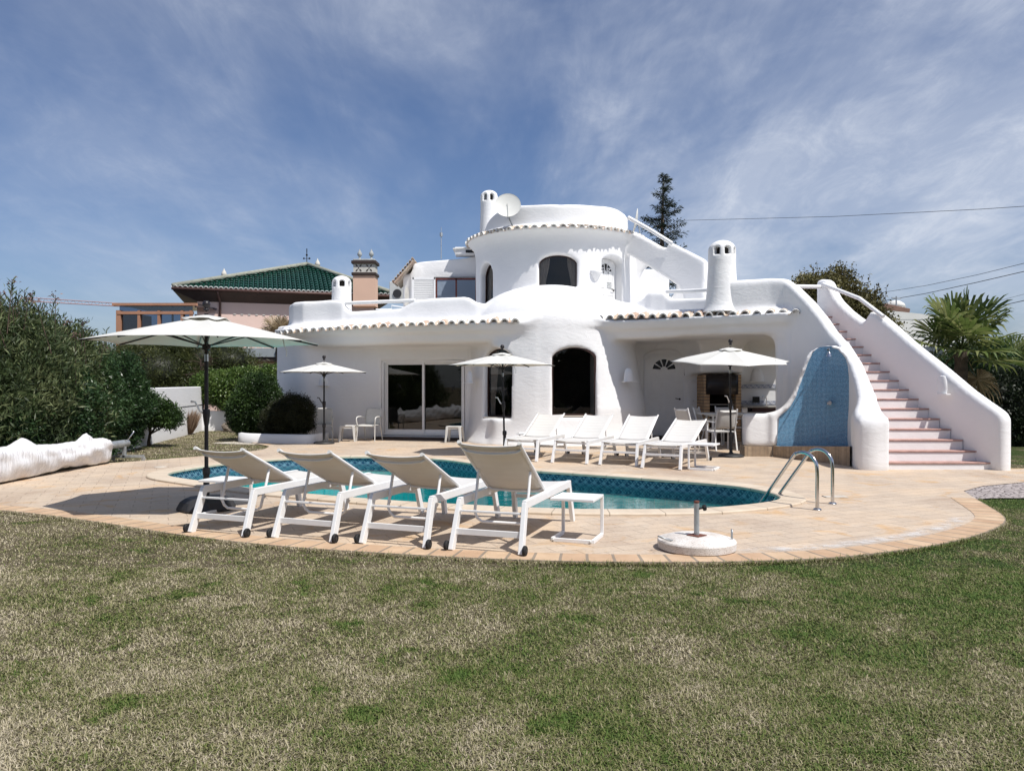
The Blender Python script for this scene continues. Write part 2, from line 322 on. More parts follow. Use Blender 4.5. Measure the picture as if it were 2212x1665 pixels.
def npmesh(name,v,f,smooth=False,mi=None,uv=None,tint=None,quads=True):
    me=bpy.data.meshes.new(name); v=np.asarray(v,np.float32); 
    if isinstance(f,np.ndarray):
        n=f.shape[1]; me.vertices.add(len(v)); me.vertices.foreach_set('co',v.ravel())
        me.loops.add(f.size); me.loops.foreach_set('vertex_index',f.astype(np.int32).ravel())
        me.polygons.add(len(f)); me.polygons.foreach_set('loop_start',np.arange(0,f.size,n,dtype=np.int32))
    else: me.from_pydata([tuple(x) for x in v],[],f)
    if mi is not None: me.polygons.foreach_set('material_index',np.asarray(mi,np.int32))
    me.update(calc_edges=True)
    if smooth: me.polygons.foreach_set('use_smooth',[True]*len(me.polygons))
    if uv is not None:
        l=me.uv_layers.new(name='UVMap'); idx=np.zeros(len(me.loops),np.int32); me.loops.foreach_get('vertex_index',idx)
        l.data.foreach_set('uv',np.asarray(uv,np.float32)[idx].ravel())
    if tint is not None:
        a=me.attributes.new('tint','FLOAT','POINT'); a.data.foreach_set('value',np.asarray(tint,np.float32))
    return me
class MB:
    def __init__(s): s.v=[]; s.f=[]; s.m=[]; s.uv=[]; s.cm=0
    def add(s,vs,fs,uv=None):
        o=len(s.v); s.v+= [tuple(p) for p in vs]; s.uv+= list(uv) if uv else [(p[0],p[1]) for p in vs]
        for f in fs: s.f.append(tuple(i+o for i in f)); s.m.append(s.cm)
        return s
    def box(s,c,sz,rot=None,tx=None):
        hx,hy,hz=sz[0]/2,sz[1]/2,sz[2]/2; c=Vector(c)
        ps=[Vector((a*hx,b*hy,d*hz)) for d in(-1,1) for b in(-1,1) for a in(-1,1)]
        if rot is not None: ps=[rot@p for p in ps]
        ps=[p+c for p in ps]
        return s.add(ps,[(0,2,3,1),(4,5,7,6),(0,1,5,4),(2,6,7,3),(0,4,6,2),(1,3,7,5)])
    def bar(s,a,b,w,h,up=(0,0,1)):
        """rectangular bar from a to b, w across, h along 'up'"""
        a=Vector(a);b=Vector(b);d=(b-a); ln=d.length; z=d.normalized(); u=Vector(up); x=u.cross(z)
        if x.length<1e-4: x=Vector((1,0,0)).cross(z)
        x.normalize(); y=z.cross(x); m=Matrix((x,y,z)).transposed()
        return s.box((a+b)/2,(w,h,ln),m)
    def tube(s,pts,r,seg=8,cap=True,closed=False):
        pts=[Vector(p) for p in pts]; n=len(pts); rs=r if isinstance(r,(list,tuple)) else [r]*n
        vs=[];ref=None
        for i,p in enumerate(pts):
            if closed: t=(pts[(i+1)%n]-pts[i-1]).normalized()
            else: t=(pts[min(i+1,n-1)]-pts[max(i-1,0)]).normalized()
            if ref is None:
                ref=Vector((0,0,1)) if abs(t.z)<.9 else Vector((1,0,0))
            x=ref.cross(t); 
            if x.length<1e-5: x=Vector((0,1,0)).cross(t)
            x.normalize(); y=t.cross(x); ref=y
            for k in range(seg):
                a=2*math.pi*k/seg; vs.append(p+(x*math.cos(a)+y*math.sin(a))*rs[i])
        fs=[]
        for i in range(n if closed else n-1):
            j=(i+1)%n
            for k in range(seg): fs.append((i*seg+k,i*seg+(k+1)%seg,j*seg+(k+1)%seg,j*seg+k))
        if cap and not closed: fs.append(tuple(range(seg-1,-1,-1))); fs.append(tuple((n-1)*seg+k for k in range(seg)))
        return s.add(vs,fs)
    def lathe(s,prof,c=(0,0,0),seg=24,a0=0,a1=2*math.pi,sx=1,sy=1):
        full=abs(a1-a0-2*math.pi)<1e-6; m=seg if full else seg+1; vs=[]
        for r,z in prof:
            for k in range(m):
                a=a0+(a1-a0)*k/seg; vs.append((c[0]+math.cos(a)*r*sx,c[1]+math.sin(a)*r*sy,c[2]+z))
        fs=[]
        for i in range(len(prof)-1):
            for k in range(seg):
                k2=(k+1)%m; fs.append((i*m+k,i*m+k2,(i+1)*m+k2,(i+1)*m+k))
        if full:
            fs.append(tuple(range(m-1,-1,-1))); fs.append(tuple((len(prof)-1)*m+k for k in range(m)))
        return s.add(vs,fs)
    def prism(s,poly,z0,z1):
        n=len(poly); vs=[(p[0],p[1],z0) for p in poly]+[(p[0],p[1],z1) for p in poly]
        return s.add(vs,[tuple(range(n-1,-1,-1)),tuple(range(n,2*n))]+[(i,(i+1)%n,n+(i+1)%n,n+i) for i in range(n)])
    def xf(s,m):
        s.v=[tuple(m@Vector(p)) for p in s.v]; return s
    def build(s,name,mat,parent=None,smooth=False,bevel=0,world=False,uv=False,ang=None,seg=2,solid=0):
        me=bpy.data.meshes.new(name); me.from_pydata(s.v,[],s.f); me.polygons.foreach_set('material_index',s.m); me.update()
        if uv:
            l=me.uv_layers.new(name='UVMap'); idx=np.zeros(len(me.loops),np.int32); me.loops.foreach_get('vertex_index',idx)
            l.data.foreach_set('uv',np.asarray(s.uv,np.float32)[idx].ravel())
        bm=bmesh.new(); bm.from_mesh(me); bmesh.ops.recalc_face_normals(bm,faces=bm.faces); bm.to_mesh(me); bm.free()
        if smooth: 
            me.polygons.foreach_set('use_smooth',[True]*len(me.polygons))
            if ang is not None:
                bm=bmesh.new(); bm.from_mesh(me)
                for e in bm.edges:
                    if len(e.link_faces)==2 and e.calc_face_angle(0)>R(ang): e.smooth=False
                bm.to_mesh(me); bm.free()
        o=link(name,me,mat,parent,world)
        if solid: 
            md=o.modifiers.new('thick','SOLIDIFY'); md.thickness=solid; md.offset=0
        if bevel:
            b=o.modifiers.new('bevel','BEVEL'); b.width=bevel; b.segments=seg; b.limit_method='ANGLE'; b.angle_limit=R(35)
        return o
def catmull(pts,n=8,closed=True):
    out=[];m=len(pts); pts=[np.array(p,float) for p in pts]
    rng=range(m) if closed else range(m-1)
    for i in rng:
        g=(lambda k: pts[k%m]) if closed else (lambda k: pts[min(max(k,0),m-1)])
        p0,p1,p2,p3=g(i-1),g(i),g(i+1),g(i+2)
        for k in range(n):
            t=k/n; out.append(tuple(.5*((2*p1)+(-p0+p2)*t+(2*p0-5*p1+4*p2-p3)*t*t+(-p0+3*p1-3*p2+p3)*t**3)))
    if not closed: out.append(tuple(pts[-1]))
    return out
def offset(poly,d,closed=True):
    n=len(poly); out=[]
    for i in range(n):
        a=poly[(i-1)%n] if closed or i>0 else poly[i]; b=poly[(i+1)%n] if closed or i<n-1 else poly[i]
        t=np.array([b[0]-a[0],b[1]-a[1]]); t/= (np.linalg.norm(t)+1e-9); out.append((poly[i][0]+t[1]*d,poly[i][1]-t[0]*d))
    return out
def inpoly(x,y,poly):
    x=np.asarray(x);y=np.asarray(y); r=np.zeros(np.broadcast(x,y).shape,bool); n=len(poly)
    for i in range(n):
        x1,y1=poly[i][:2]; x2,y2=poly[(i+1)%n][:2]
        if y1==y2: continue
        c=((y1>y)!=(y2>y))&(x<(x2-x1)*(y-y1)/(y2-y1)+x1); r^=c
    return r
def sheet(name,outer,holes,z,mat,kind=None,parent=None,extra=()):
    loops=[outer]+holes; vs=[];ed=[]
    for l in loops:
        o=len(vs); vs+= [Vector((p[0],p[1])) for p in l]; ed+= [(o+i,o+(i+1)%len(l)) for i in range(len(l))]
    vs+= [Vector(p) for p in extra]
    ov,oe,of,_,_,_=mgeo.delaunay_2d_cdt(vs,ed,[],0,1e-5)
    c=np.array([[sum(ov[i].x for i in f)/len(f),sum(ov[i].y for i in f)/len(f)] for f in of])
    keep=inpoly(c[:,0],c[:,1],outer)
    for h in holes: keep&=~inpoly(c[:,0],c[:,1],h)
    me=bpy.data.meshes.new(name); me.from_pydata([(p.x,p.y,z) for p in ov],[],[tuple(f) for f,k in zip(of,keep) if k]); me.update()
    bm=bmesh.new(); bm.from_mesh(me)
    for f in bm.faces:
        if f.normal.z<0: f.normal_flip()
    bm.to_mesh(me); bm.free()
    o=link(name,me,mat,parent)
    if kind: o['kind']=kind
    return o
def copy_tree(o,parent=None):
    c=o.copy(); COL.objects.link(c); c.parent=parent
    for ch in list(o.children): copy_tree(ch,c)
    return c
def m_terr():
    m,nt,out=newmat('terrazzo_white'); b=N(nt,'BsdfPrincipled'); v=objc(nt)
    a=noise(nt,v,90,3,.7); r=ramp(nt,a,[(.36,(.40,.36,.33)),(.45,(.66,.63,.60)),(.7,(.74,.72,.70))]); s=noise(nt,v,4,5,.6); r2=ramp(nt,s,[(.35,(.80,.76,.72)),(.6,(1,1,1))])
    L(nt,mix(nt,1,r.outputs[0],r2.outputs[0],'MULTIPLY'),b.inputs['Base Color']); b.inputs['Roughness'].default_value=.85; L(nt,bump(nt,a,.5,.006),b.inputs['Normal']); L(nt,b.outputs[0],out.inputs[0])
m_terr()

def m_lime():
    m,nt,out=newmat('limescale'); b=N(nt,'BsdfPrincipled'); b.inputs['Base Color'].default_value=(.66,.64,.62,1); b.inputs['Roughness'].default_value=.9
    uv=N(nt,'UVMap').outputs[0]; sx=N(nt,'SeparateXYZ'); L(nt,uv,sx.inputs[0]); v=pos(nt)
    a=N(nt,'Math',operation='ABSOLUTE'); sb=N(nt,'Math',operation='SUBTRACT'); sb.inputs[1].default_value=.5; L(nt,sx.outputs[1],sb.inputs[0]); L(nt,sb.outputs[0],a.inputs[0])
    mr=N(nt,'MapRange',interpolation_type='SMOOTHSTEP'); mr.inputs[1].default_value=0; mr.inputs[2].default_value=.5; mr.inputs[3].default_value=1; mr.inputs[4].default_value=0; L(nt,a.outputs[0],mr.inputs[0])
    n=noise(nt,v,5,6,.7,.5); r=ramp(nt,n,[(.38,0.0),(.66,.85)]); mu=N(nt,'Math',operation='MULTIPLY'); L(nt,mr.outputs[0],mu.inputs[0]); L(nt,r.outputs[0],mu.inputs[1])
    e=N(nt,'Math',operation='ABSOLUTE'); s2=N(nt,'Math',operation='SUBTRACT'); s2.inputs[1].default_value=.5; L(nt,sx.outputs[0],s2.inputs[0]); L(nt,s2.outputs[0],e.inputs[0])
    m2=N(nt,'MapRange',interpolation_type='SMOOTHSTEP'); m2.inputs[1].default_value=.30; m2.inputs[2].default_value=.5; m2.inputs[3].default_value=1; m2.inputs[4].default_value=0; L(nt,e.outputs[0],m2.inputs[0])
    m3=N(nt,'Math',operation='MULTIPLY'); L(nt,mu.outputs[0],m3.inputs[0]); L(nt,m2.outputs[0],m3.inputs[1])
    t=N(nt,'BsdfTransparent'); mx=N(nt,'MixShader'); L(nt,m3.outputs[0],mx.inputs[0]); L(nt,t.outputs[0],mx.inputs[1]); L(nt,b.outputs[0],mx.inputs[2]); L(nt,mx.outputs[0],out.inputs[0])
m_lime()
# ---------------------------------------------------------------- setting: lawn, paving, pool
pool_pts=[(-5.80,12.95),(-5.80,13.5),(-5.5,14.5),(-4.9,15.3),(-4.08,15.84),(-3.1,16.0),(-2.13,15.8),(-1.32,15.3),(-.6,14.4),(.14,13.55),(1.03,12.95),(2.03,12.3),(2.75,11.8),(3.27,11.34),(3.52,10.85),(3.59,10.35),(3.45,9.92),(3.0,9.54),(2.22,9.2),(1.21,9.13),(.36,9.22),(-.82,9.57),(-1.79,9.95),(-3.46,10.83),(-4.83,11.86),(-5.54,12.45)]
POOL=catmull(pool_pts,6)[::-1]   # counter-clockwise check below
def area(p): return sum(p[i][0]*p[(i+1)%len(p)][1]-p[(i+1)%len(p)][0]*p[i][1] for i in range(len(p)))/2
if area(POOL)<0: POOL=POOL[::-1]
near=[(-9.2,9.85)]+catmull([(-7.2,9.5),(-6.2,9.25),(-5.3,8.85),(-4.31,8.3),(-3.23,7.66),(-2.17,7.18),(-1.27,6.91),(-.43,6.70),(.37,6.57),(1.16,6.52),(1.95,6.55),(2.80,6.7),(3.57,7.01),(4.18,7.35),(4.85,7.86),(5.35,8.36),(5.66,8.85),(5.95,9.62),(6.15,10.19)],4,False)
PATIO=near+[(6.43,10.95),(7.04,11.5),(7.96,11.95),(9.8,12.5),(13,13.0),(14,13.9),(8.9,13.95),(8.6,16),(8.2,24),(-6.4,24),(-6.9,21),(-6.9,20.3)]+catmull([(-6.0,19.0),(-5.86,18.0),(-6.25,16.9),(-7.1,15.75),(-7.7,15.0),(-8.6,14.4),(-9.6,13.9)],4,False)
if area(PATIO)<0: PATIO=PATIO[::-1]
COP=offset(POOL,.30)   # CCW: right-hand offset is outwards
ext=[]
for ring,stp in ((12,2.0),(30,4.0),(60,10.0)):
    for a in np.arange(-ring,ring+.1,stp):
        for b in np.arange(0,ring*1.2+.1,stp): ext.append((float(a)+.013,float(b)+.017))
sheet('lawn',[(-500,-500),(500,-500),(500,700),(-500,700)],[POOL],-.022,'lawn_soil','structure',extra=[])
sheet('patio',PATIO,[COP],0,'paving','structure')
COB=[(6.15,10.19),(6.43,10.95),(7.04,11.5),(7.96,11.95),(9.8,12.5),(13,13.0),(13,11.4),(9.0,10.75),(6.9,10.30),(6.45,10.30)]
sheet('path',COB,[],-.006,'cobble','structure')
# stones edging the patio towards the lawn
def ribbon(name,line,w,z,mat,kind=None,parent=None,th=0):
    inn=offset(line,-w,False); vs=[];uv=[];s=0
    for i,(a,b) in enumerate(zip(line,inn)):
        if i: s+=math.dist(line[i],line[i-1])
        vs+= [(a[0],a[1],z),(b[0],b[1],z),(a[0]+(a[0]-b[0])*.02,a[1]+(a[1]-b[1])*.02,z-.045)]; uv+= [(s,0),(s,w),(s,-.045)]
    fs=[(3*i,3*i+3,3*i+4,3*i+1) for i in range(len(line)-1)]+[(3*i,3*i+2,3*i+5,3*i+3) for i in range(len(line)-1)]
    b=MB(); b.add(vs,fs,uv); 
    o=b.build(name,mat,parent,uv=True)
    if kind: o['kind']=kind
    return o
nl=near[1:]
_o=ribbon('patio_edging',nl,.30,.004,'edge_brick','structure')

_l=[p for p in near if p[0]>1.7 and p[1]<8.9]; _a=offset(_l,-.24,False); _b=offset(_l,-.56,False); _v=[];_u=[]
for i,(p,q) in enumerate(zip(_a,_b)): _v+=[(p[0],p[1],.008),(q[0],q[1],.008)]; _u+=[(i/(len(_l)-1),0),(i/(len(_l)-1),1)]
_o=MB().add(_v,[(2*i,2*i+2,2*i+3,2*i+1) for i in range(len(_l)-1)],_u).build('limescale_band','limescale',None,uv=True); _o['kind']='structure'
# pool: shell, waterline tiles, coping, water
pool=thing('swimming_pool','kidney shaped swimming pool with teal water and patterned blue waterline tiles','swimming pool',(-1.2,12.2,0))
n=len(POOL); vs=[];uv=[];s=0; fs=[]
for i in range(n+1):
    p=POOL[i%n]; 
    if i: s+=math.dist(POOL[i%n],POOL[i-1])
    vs+= [(p[0],p[1],.012),(p[0],p[1],-.288)]; uv+= [(s,.30),(s,0)]
for i in range(n): fs.append((2*i,2*i+1,2*i+3,2*i+2))
MB().add(vs,fs,uv).build('waterline_tiles','waterline_tile',pool,world=True,uv=True)
vs=[];fs=[]
inner=offset(POOL,-.5)
prof=[(POOL,-.286),(POOL,-1.0),(inner,-1.35)]
for pl,z in prof: vs+= [(p[0],p[1],z) for p in pl]
for k in range(2):
    for i in range(n): fs.append((k*n+i,k*n+(i+1)%n,(k+1)*n+(i+1)%n,(k+1)*n+i))
fs.append(tuple(2*n+i for i in range(n)))
MB().add(vs,fs).build('pool_shell','pool_mosaic',pool,world=True)
vs=[];uv=[];fs=[];s=0
CI=offset(POOL,-.025)
CP=[(CI,-.012),(CI,.022),(offset(POOL,-.012),.034),(offset(POOL,.285),.034),(COP,.022),(COP,-.02)]
acc=0; ss=[0]
for i in range(1,n+1): acc+=math.dist(POOL[i%n],POOL[i-1]); ss.append(acc)
kk=len(CP)
for i in range(n+1):
    for j,(pl,z) in enumerate(CP):
        p=pl[i%n]; vs.append((p[0],p[1],z)); uv.append((ss[i],j*.06))
for i in range(n):
    for j in range(kk-1): fs.append((i*kk+j,(i+1)*kk+j,(i+1)*kk+j+1,i*kk+j+1))
MB().add(vs,fs,uv).build('coping','coping_stone',pool,world=True,uv=True)
wt=sheet('water',POOL,[],-.15,'pool_water','structure')
# skimmer slot and lid seen in the far wall
# drain cover set in the coping by the ladder
_c=MB().box((4.35,10.35,.006),(.30,.16,.012)).build('skimmer_lid','sill_stone',None,bevel=.004); tag(_c,'small rectangular skimmer lid set in the paving beside the pool ladder','lid')
_c=MB().lathe([(.11,0),(.11,.01),(.10,.014),(0.001,.014)],(-6.45,14.1,0),20).build('drain_cover','sill_stone',None,smooth=True,ang=40); tag(_c,'flat pale round cover in the paving left of the pool','cover')

# ---------------------------------------------------------------- grass blades
def blades(n,xr,yr,ln,wd,seed,lod):
    r=np.random.RandomState(seed)
    y=yr[0]+(yr[1]-yr[0])*r.rand(n); x=xr[0]+(xr[1]-xr[0])*r.rand(n)
    k=(np.abs(x)<.70*y+2.0)
    k&=~inpoly(x,y,PATIO)&~inpoly(x,y,COB)
    x=x[k];y=y[k];n=len(x); yaw=r.rand(n)*6.283; l=ln*(.55+.75*r.rand(n)); w=wd*(.7+.6*r.rand(n))
    lean=.35+1.0*r.rand(n); bend=.3+.9*r.rand(n); dx=np.cos(yaw);dy=np.sin(yaw); px=-dy;py=dx
    z0=-.024; 
    h1=l*.5*np.cos(lean);o1=l*.5*np.sin(lean); h2=h1+l*.5*np.cos(np.minimum(lean+bend,1.75)); o2=o1+l*.5*np.sin(lean+bend)
    v=np.zeros((n,5,3),np.float32)
    for i,(o,h,s) in enumerate(((0,0,-.5),(0,0,.5),(o1,h1,-.42),(o1,h1,.42),(o2,h2,0))):
        v[:,i,0]=x+dx*o+px*w*s; v[:,i,1]=y+dy*o+py*w*s; v[:,i,2]=z0+h
    b=(np.arange(n)*5)[:,None]
    f=np.concatenate([b+np.array([[0,1,3]]),b+np.array([[0,3,2]]),b+np.array([[2,3,4]])])
    t=np.repeat(np.clip(r.normal(.45,.27,n),0,1),5)
    return v.reshape(-1,3),f,t
packs=[blades(400000,(-4.8,4.8),(2.1,4.2),.030,.0043,1,0),blades(290000,(-6.3,6.3),(4.2,6.4),.030,.0054,2,0),
       blades(200000,(-8.4,8.2),(6.4,10.2),.030,.0070,3,0),blades(60000,(-12,11),(10.2,16),.036,.010,4,0),blades(60000,(-14,-5),(15,26),.038,.013,5,0)]
def edgeblades(line,per,seed):
    r=np.random.RandomState(seed); P_=np.array(line); seg=np.linalg.norm(np.diff(P_,axis=0),axis=1); n=int(seg.sum()*per)
    k=r.choice(len(seg),n,p=seg/seg.sum()); t=r.rand(n)[:,None]; q=P_[k]*(1-t)+P_[k+1]*t; d=(P_[k+1]-P_[k])/seg[k][:,None]; nn=np.stack([d[:,1],-d[:,0]],1)
    q=q+nn*(.004+.05*r.rand(n)**1.5)[:,None]; return q
_q=edgeblades(near[1:],900,77)
def blades_at(q,ln,wd,seed):
    r=np.random.RandomState(seed); x,y=q[:,0],q[:,1]; n=len(x); yaw=r.rand(n)*6.283; l=ln*(.5+.9*r.rand(n)); w=wd*(.7+.6*r.rand(n)); lean=.3+1.0*r.rand(n); bend=.3+.9*r.rand(n); dx=np.cos(yaw);dy=np.sin(yaw)
    h1=l*.5*np.cos(lean);o1=l*.5*np.sin(lean); h2=h1+l*.5*np.cos(np.minimum(lean+bend,1.75)); o2=o1+l*.5*np.sin(lean+bend); v=np.zeros((n,5,3),np.float32)
    for i,(o,h,s) in enumerate(((0,0,-.5),(0,0,.5),(o1,h1,-.42),(o1,h1,.42),(o2,h2,0))):
        v[:,i,0]=x+dx*o-dy*w*s; v[:,i,1]=y+dy*o+dx*w*s; v[:,i,2]=-.024+h
    b=(np.arange(n)*5)[:,None]; f=np.concatenate([b+np.array([[0,1,3]]),b+np.array([[0,3,2]]),b+np.array([[2,3,4]])]); return v.reshape(-1,3),f,np.repeat(np.clip(r.normal(.25,.25,n),0,1),5)
packs.append(blades_at(_q,.055,.006,6))
vv=[];ff=[];tt=[];o=0
for v,f,t in packs: vv.append(v);ff.append(f+o);tt.append(t);o+=len(v)
me=npmesh('grass',np.concatenate(vv),np.concatenate(ff),tint=np.concatenate(tt))
g=link('grass',me,'grass_blade'); tag(g,'patchy straw and green lawn grass around the patio','grass',kind='stuff')
# ---------------------------------------------------------------- the plaster house as one hand-moulded body
class Field:
    def __init__(s,lo,hi,h):
        s.lo=np.array(lo,float); s.h=h; s.n=np.ceil((np.array(hi)-s.lo)/h).astype(int)+1
        s.F=np.full(tuple(s.n),1.0,np.float32)
        s.ax=[(s.lo[i]+h*np.arange(s.n[i])).astype(np.float32) for i in range(3)]
    def op(s,lo,hi,fn,sub=False,k=.08):
        i0=np.maximum(0,np.floor((np.array(lo)-s.lo)/s.h).astype(int)); i1=np.minimum(s.n,np.ceil((np.array(hi)-s.lo)/s.h).astype(int)+1)
        if (i1<=i0).any(): return
        X=s.ax[0][i0[0]:i1[0]][:,None,None]; Y=s.ax[1][i0[1]:i1[1]][None,:,None]; Z=s.ax[2][i0[2]:i1[2]][None,None,:]
        d=fn(X,Y,Z); sl=tuple(slice(a,b) for a,b in zip(i0,i1)); A=s.F[sl]; d=np.broadcast_to(d,A.shape)
        s.F[sl]= smax(A,-d,k) if sub else smin(A,d,k)
    def mesh(s,noise=0):
        F=s.F
        if noise:
            X,Y,Z=s.ax[0][:,None,None],s.ax[1][None,:,None],s.ax[2][None,None,:]
            F=F+noise*(np.sin(2.3*X+1.7*Z+np.sin(1.3*Y))*np.sin(2.9*Y-1.1*X)+.6*np.sin(5.1*X+2.2*Y+1)*np.sin(4.7*Z+1.9*X)).astype(np.float32)
        ins=F<0
        c=[F[a:F.shape[0]-1+a,b:F.shape[1]-1+b,d:F.shape[2]-1+d] for a in(0,1) for b in(0,1) for d in(0,1)]
        ci=[ins[a:F.shape[0]-1+a,b:F.shape[1]-1+b,d:F.shape[2]-1+d] for a in(0,1) for b in(0,1) for d in(0,1)]
        alls=np.logical_and.reduce(ci); anys=np.logical_or.reduce(ci); act=anys&~alls
        I=np.argwhere(act); idx=-np.ones(act.shape,np.int32); idx[act]=np.arange(len(I))
        V=np.stack([q[act] for q in c],1); off=np.array([(a,b,d) for a in(0,1) for b in(0,1) for d in(0,1)],float)
        acc=np.zeros((len(I),3));cnt=np.zeros(len(I))
        for i in range(8):
            for j in range(i+1,8):
                if np.abs(off[i]-off[j]).sum()!=1: continue
                a=V[:,i];b=V[:,j]; m=(a<0)!=(b<0); t=np.where(m,a/(a-b+1e-12),0)
                acc+=np.where(m[:,None],off[i]+(off[j]-off[i])*t[:,None],0); cnt+=m
        P3=s.lo+(I+acc/cnt[:,None])*s.h
        Q=[]
        for ax in range(3):
            a=[slice(1,-1)]*3; a[ax]=slice(0,-1); b=list(a); b[ax]=slice(1,None)
            # edges interior in the other two axes
            A=ins[tuple(a)];B=ins[tuple(b)]; E=np.argwhere(A!=B); fl=A[A!=B]
            o=[0,0,0]
            for q in range(3): 
                if q!=ax: o[q]=1
            E=E+np.array(o); u=(ax+1)%3; v=(ax+2)%3
            def cell(du,dv):
                e=E.copy(); e[:,u]-=du; e[:,v]-=dv; return idx[e[:,0],e[:,1],e[:,2]]
            q=np.stack([cell(0,0),cell(1,0),cell(1,1),cell(0,1)],1); ok=(q>=0).all(1)
            q[~fl]=q[~fl][:,::-1]; Q.append(q[ok])
        return P3.astype(np.float32),np.concatenate(Q)
def smin(a,b,k): 
    h=np.maximum(k-np.abs(a-b),0)/k; return np.minimum(a,b)-h*h*k*.25
def smax(a,b,k):
    h=np.maximum(k-np.abs(a-b),0)/k; return np.maximum(a,b)+h*h*k*.25
def poly2(X,Y,poly):
    d=None; ins=np.zeros(np.broadcast(X,Y).shape,bool); n=len(poly)
    for i in range(n):
        x1,y1=poly[i];x2,y2=poly[(i+1)%n]; ex,ey=x2-x1,y2-y1
        wx,wy=X-x1,Y-y1; t=np.clip((wx*ex+wy*ey)/(ex*ex+ey*ey+1e-9),0,1); q=(wx-ex*t)**2+(wy-ey*t)**2
        d=q if d is None else np.minimum(d,q)
        if y1!=y2: ins^=((y1>Y)!=(y2>Y))&(X<(x2-x1)*(Y-y1)/(y2-y1)+x1)
    return (np.sqrt(d)*np.where(ins,-1,1)).astype(np.float32)
def nearest(X,Y,pts,vals):
    """distance to a polyline, arclength, and interpolated values (X,Y broadcast 2-D)"""
    best=None;s0=0; n=len(pts)
    for i in range(n-1):
        x1,y1=pts[i];x2,y2=pts[i+1];ex,ey=x2-x1,y2-y1;ln=math.hypot(ex,ey)
        t=np.clip(((X-x1)*ex+(Y-y1)*ey)/(ln*ln),0,1); q=np.sqrt((X-x1-ex*t)**2+(Y-y1-ey*t)**2)
        vs=[a[i]+(a[i+1]-a[i])*t for a in vals]+[s0+ln*t]
        if best is None: best=q;bv=vs
        else:
            m=q<best; best=np.where(m,q,best); bv=[np.where(m,a,b) for a,b in zip(vs,bv)]
        s0+=ln
    return best,bv
def pathwall(fd,pts,base,k=.08,rk=.10,tfix=None,pad=.35,cap=True):
    """pts: (x,y,top,thickness)"""
    xs=[p[0] for p in pts];ys=[p[1] for p in pts]
    def fn(X,Y,Z):
        x=X[:,:,0];y=Y[:,:,0]
        d,(tp,th,_)=nearest(x,y,[(p[0],p[1]) for p in pts],[[p[2] for p in pts],[p[3] for p in pts]])
        return smax((d-th/2)[:,:,None], smax(Z-tp[:,:,None], base-Z,.02), rk)
    fd.op((min(xs)-pad,min(ys)-pad,base-.1),(max(xs)+pad,max(ys)+pad,max(p[2] for p in pts)+.2),fn,k=k)
def slab(fd,poly,z0,z1,k=.08,rk=.08,sub=False,pad=.2):
    xs=[p[0] for p in poly];ys=[p[1] for p in poly]
    def fn(X,Y,Z):
        d=poly2(X[:,:,0],Y[:,:,0],poly)[:,:,None]; return smax(d,np.maximum(Z-z1,z0-Z),rk)
    fd.op((min(xs)-pad,min(ys)-pad,z0-pad),(max(xs)+pad,max(ys)+pad,z1+pad),fn,sub,k)
def rayhit(path,vx):
    t=(vx-CX)/F0; s0=0; best=None
    for i in range(len(path)-1):
        (x1,y1),(x2,y2)=path[i],path[i+1]; ex,ey=x2-x1,y2-y1; ln=math.hypot(ex,ey)
        den=ex-t*ey; u=(t*y1-x1)/den if abs(den)>1e-9 else 9
        lo=-1e9 if i==0 else -1e-6; hi=1e9 if i==len(path)-2 else 1+1e-6
        if lo<=u<=hi: return s0+u*ln, y1+ey*u
        s0+=ln
    raise ValueError(vx)
def sz(path,vp):
    out=[]
    for x,y in vp:
        s,d=rayhit(path,x); out.append((s,ZV(y,d)))
    return out
def panel(fd,path,poly,th,k=.05,rk=.06,sub=False,pad=.3):
    """polygon given in (arclength, z) standing on a plan path"""
    d0=Vector(path[0])-Vector(path[1]); d0.normalize(); d1=Vector(path[-1])-Vector(path[-2]); d1.normalize()
    e=1.0; pp=[tuple(Vector(path[0])+d0*e)]+list(path[1:-1])+[tuple(Vector(path[-1])+d1*e)]
    poly=[(s+e,z) for s,z in poly]
    xs=[p[0] for p in path];ys=[p[1] for p in path]; zs=[p[1] for p in poly]
    def fn(X,Y,Z):
        d,(s,)=nearest(X[:,:,0],Y[:,:,0],pp,[])
        return smax(poly2(s[:,:,None],Z,poly),(d-th/2)[:,:,None],rk)
    fd.op((min(xs)-pad,min(ys)-pad,min(zs)-pad),(max(xs)+pad,max(ys)+pad,max(zs)+pad),fn,sub,k)
def opening(fd,c,ang,w,z0,z1,arch,depth,k=.07,back=.4):
    """arched opening: centre c (x,y) on the wall face, outward normal angle (0 = towards -y, + turns to +x)"""
    nx,ny=math.sin(ang),-math.cos(ang); ux,uy=math.cos(ang),math.sin(ang)
    def fn(X,Y,Z):
        u=(X-c[0])*ux+(Y-c[1])*uy; v=(X-c[0])*nx+(Y-c[1])*ny
        q=np.clip(np.abs(u)/(w/2),0,1); zt=z1-arch*(1-np.sqrt(np.maximum(1-q*q,0)*.92+.08)) if arch else z1+0*u
        d=np.maximum(np.maximum(np.abs(u)-w/2,z0-Z),(Z-zt)*.8)
        return np.maximum(d,np.maximum(v-back,-depth-v))
    r=w/2+max(depth,back)+.2
    fd.op((c[0]-r,c[1]-r,z0-.2),(c[0]+r,c[1]+r,z1+.2),fn,True,k)

house=thing('villa','white hand plastered villa with round tower, dome, tiled eaves and outside stairs','villa',(1,21,0))
H=.045
fd=Field((-7.7,13.2,-.12),(9.2,26.0,7.0),H)
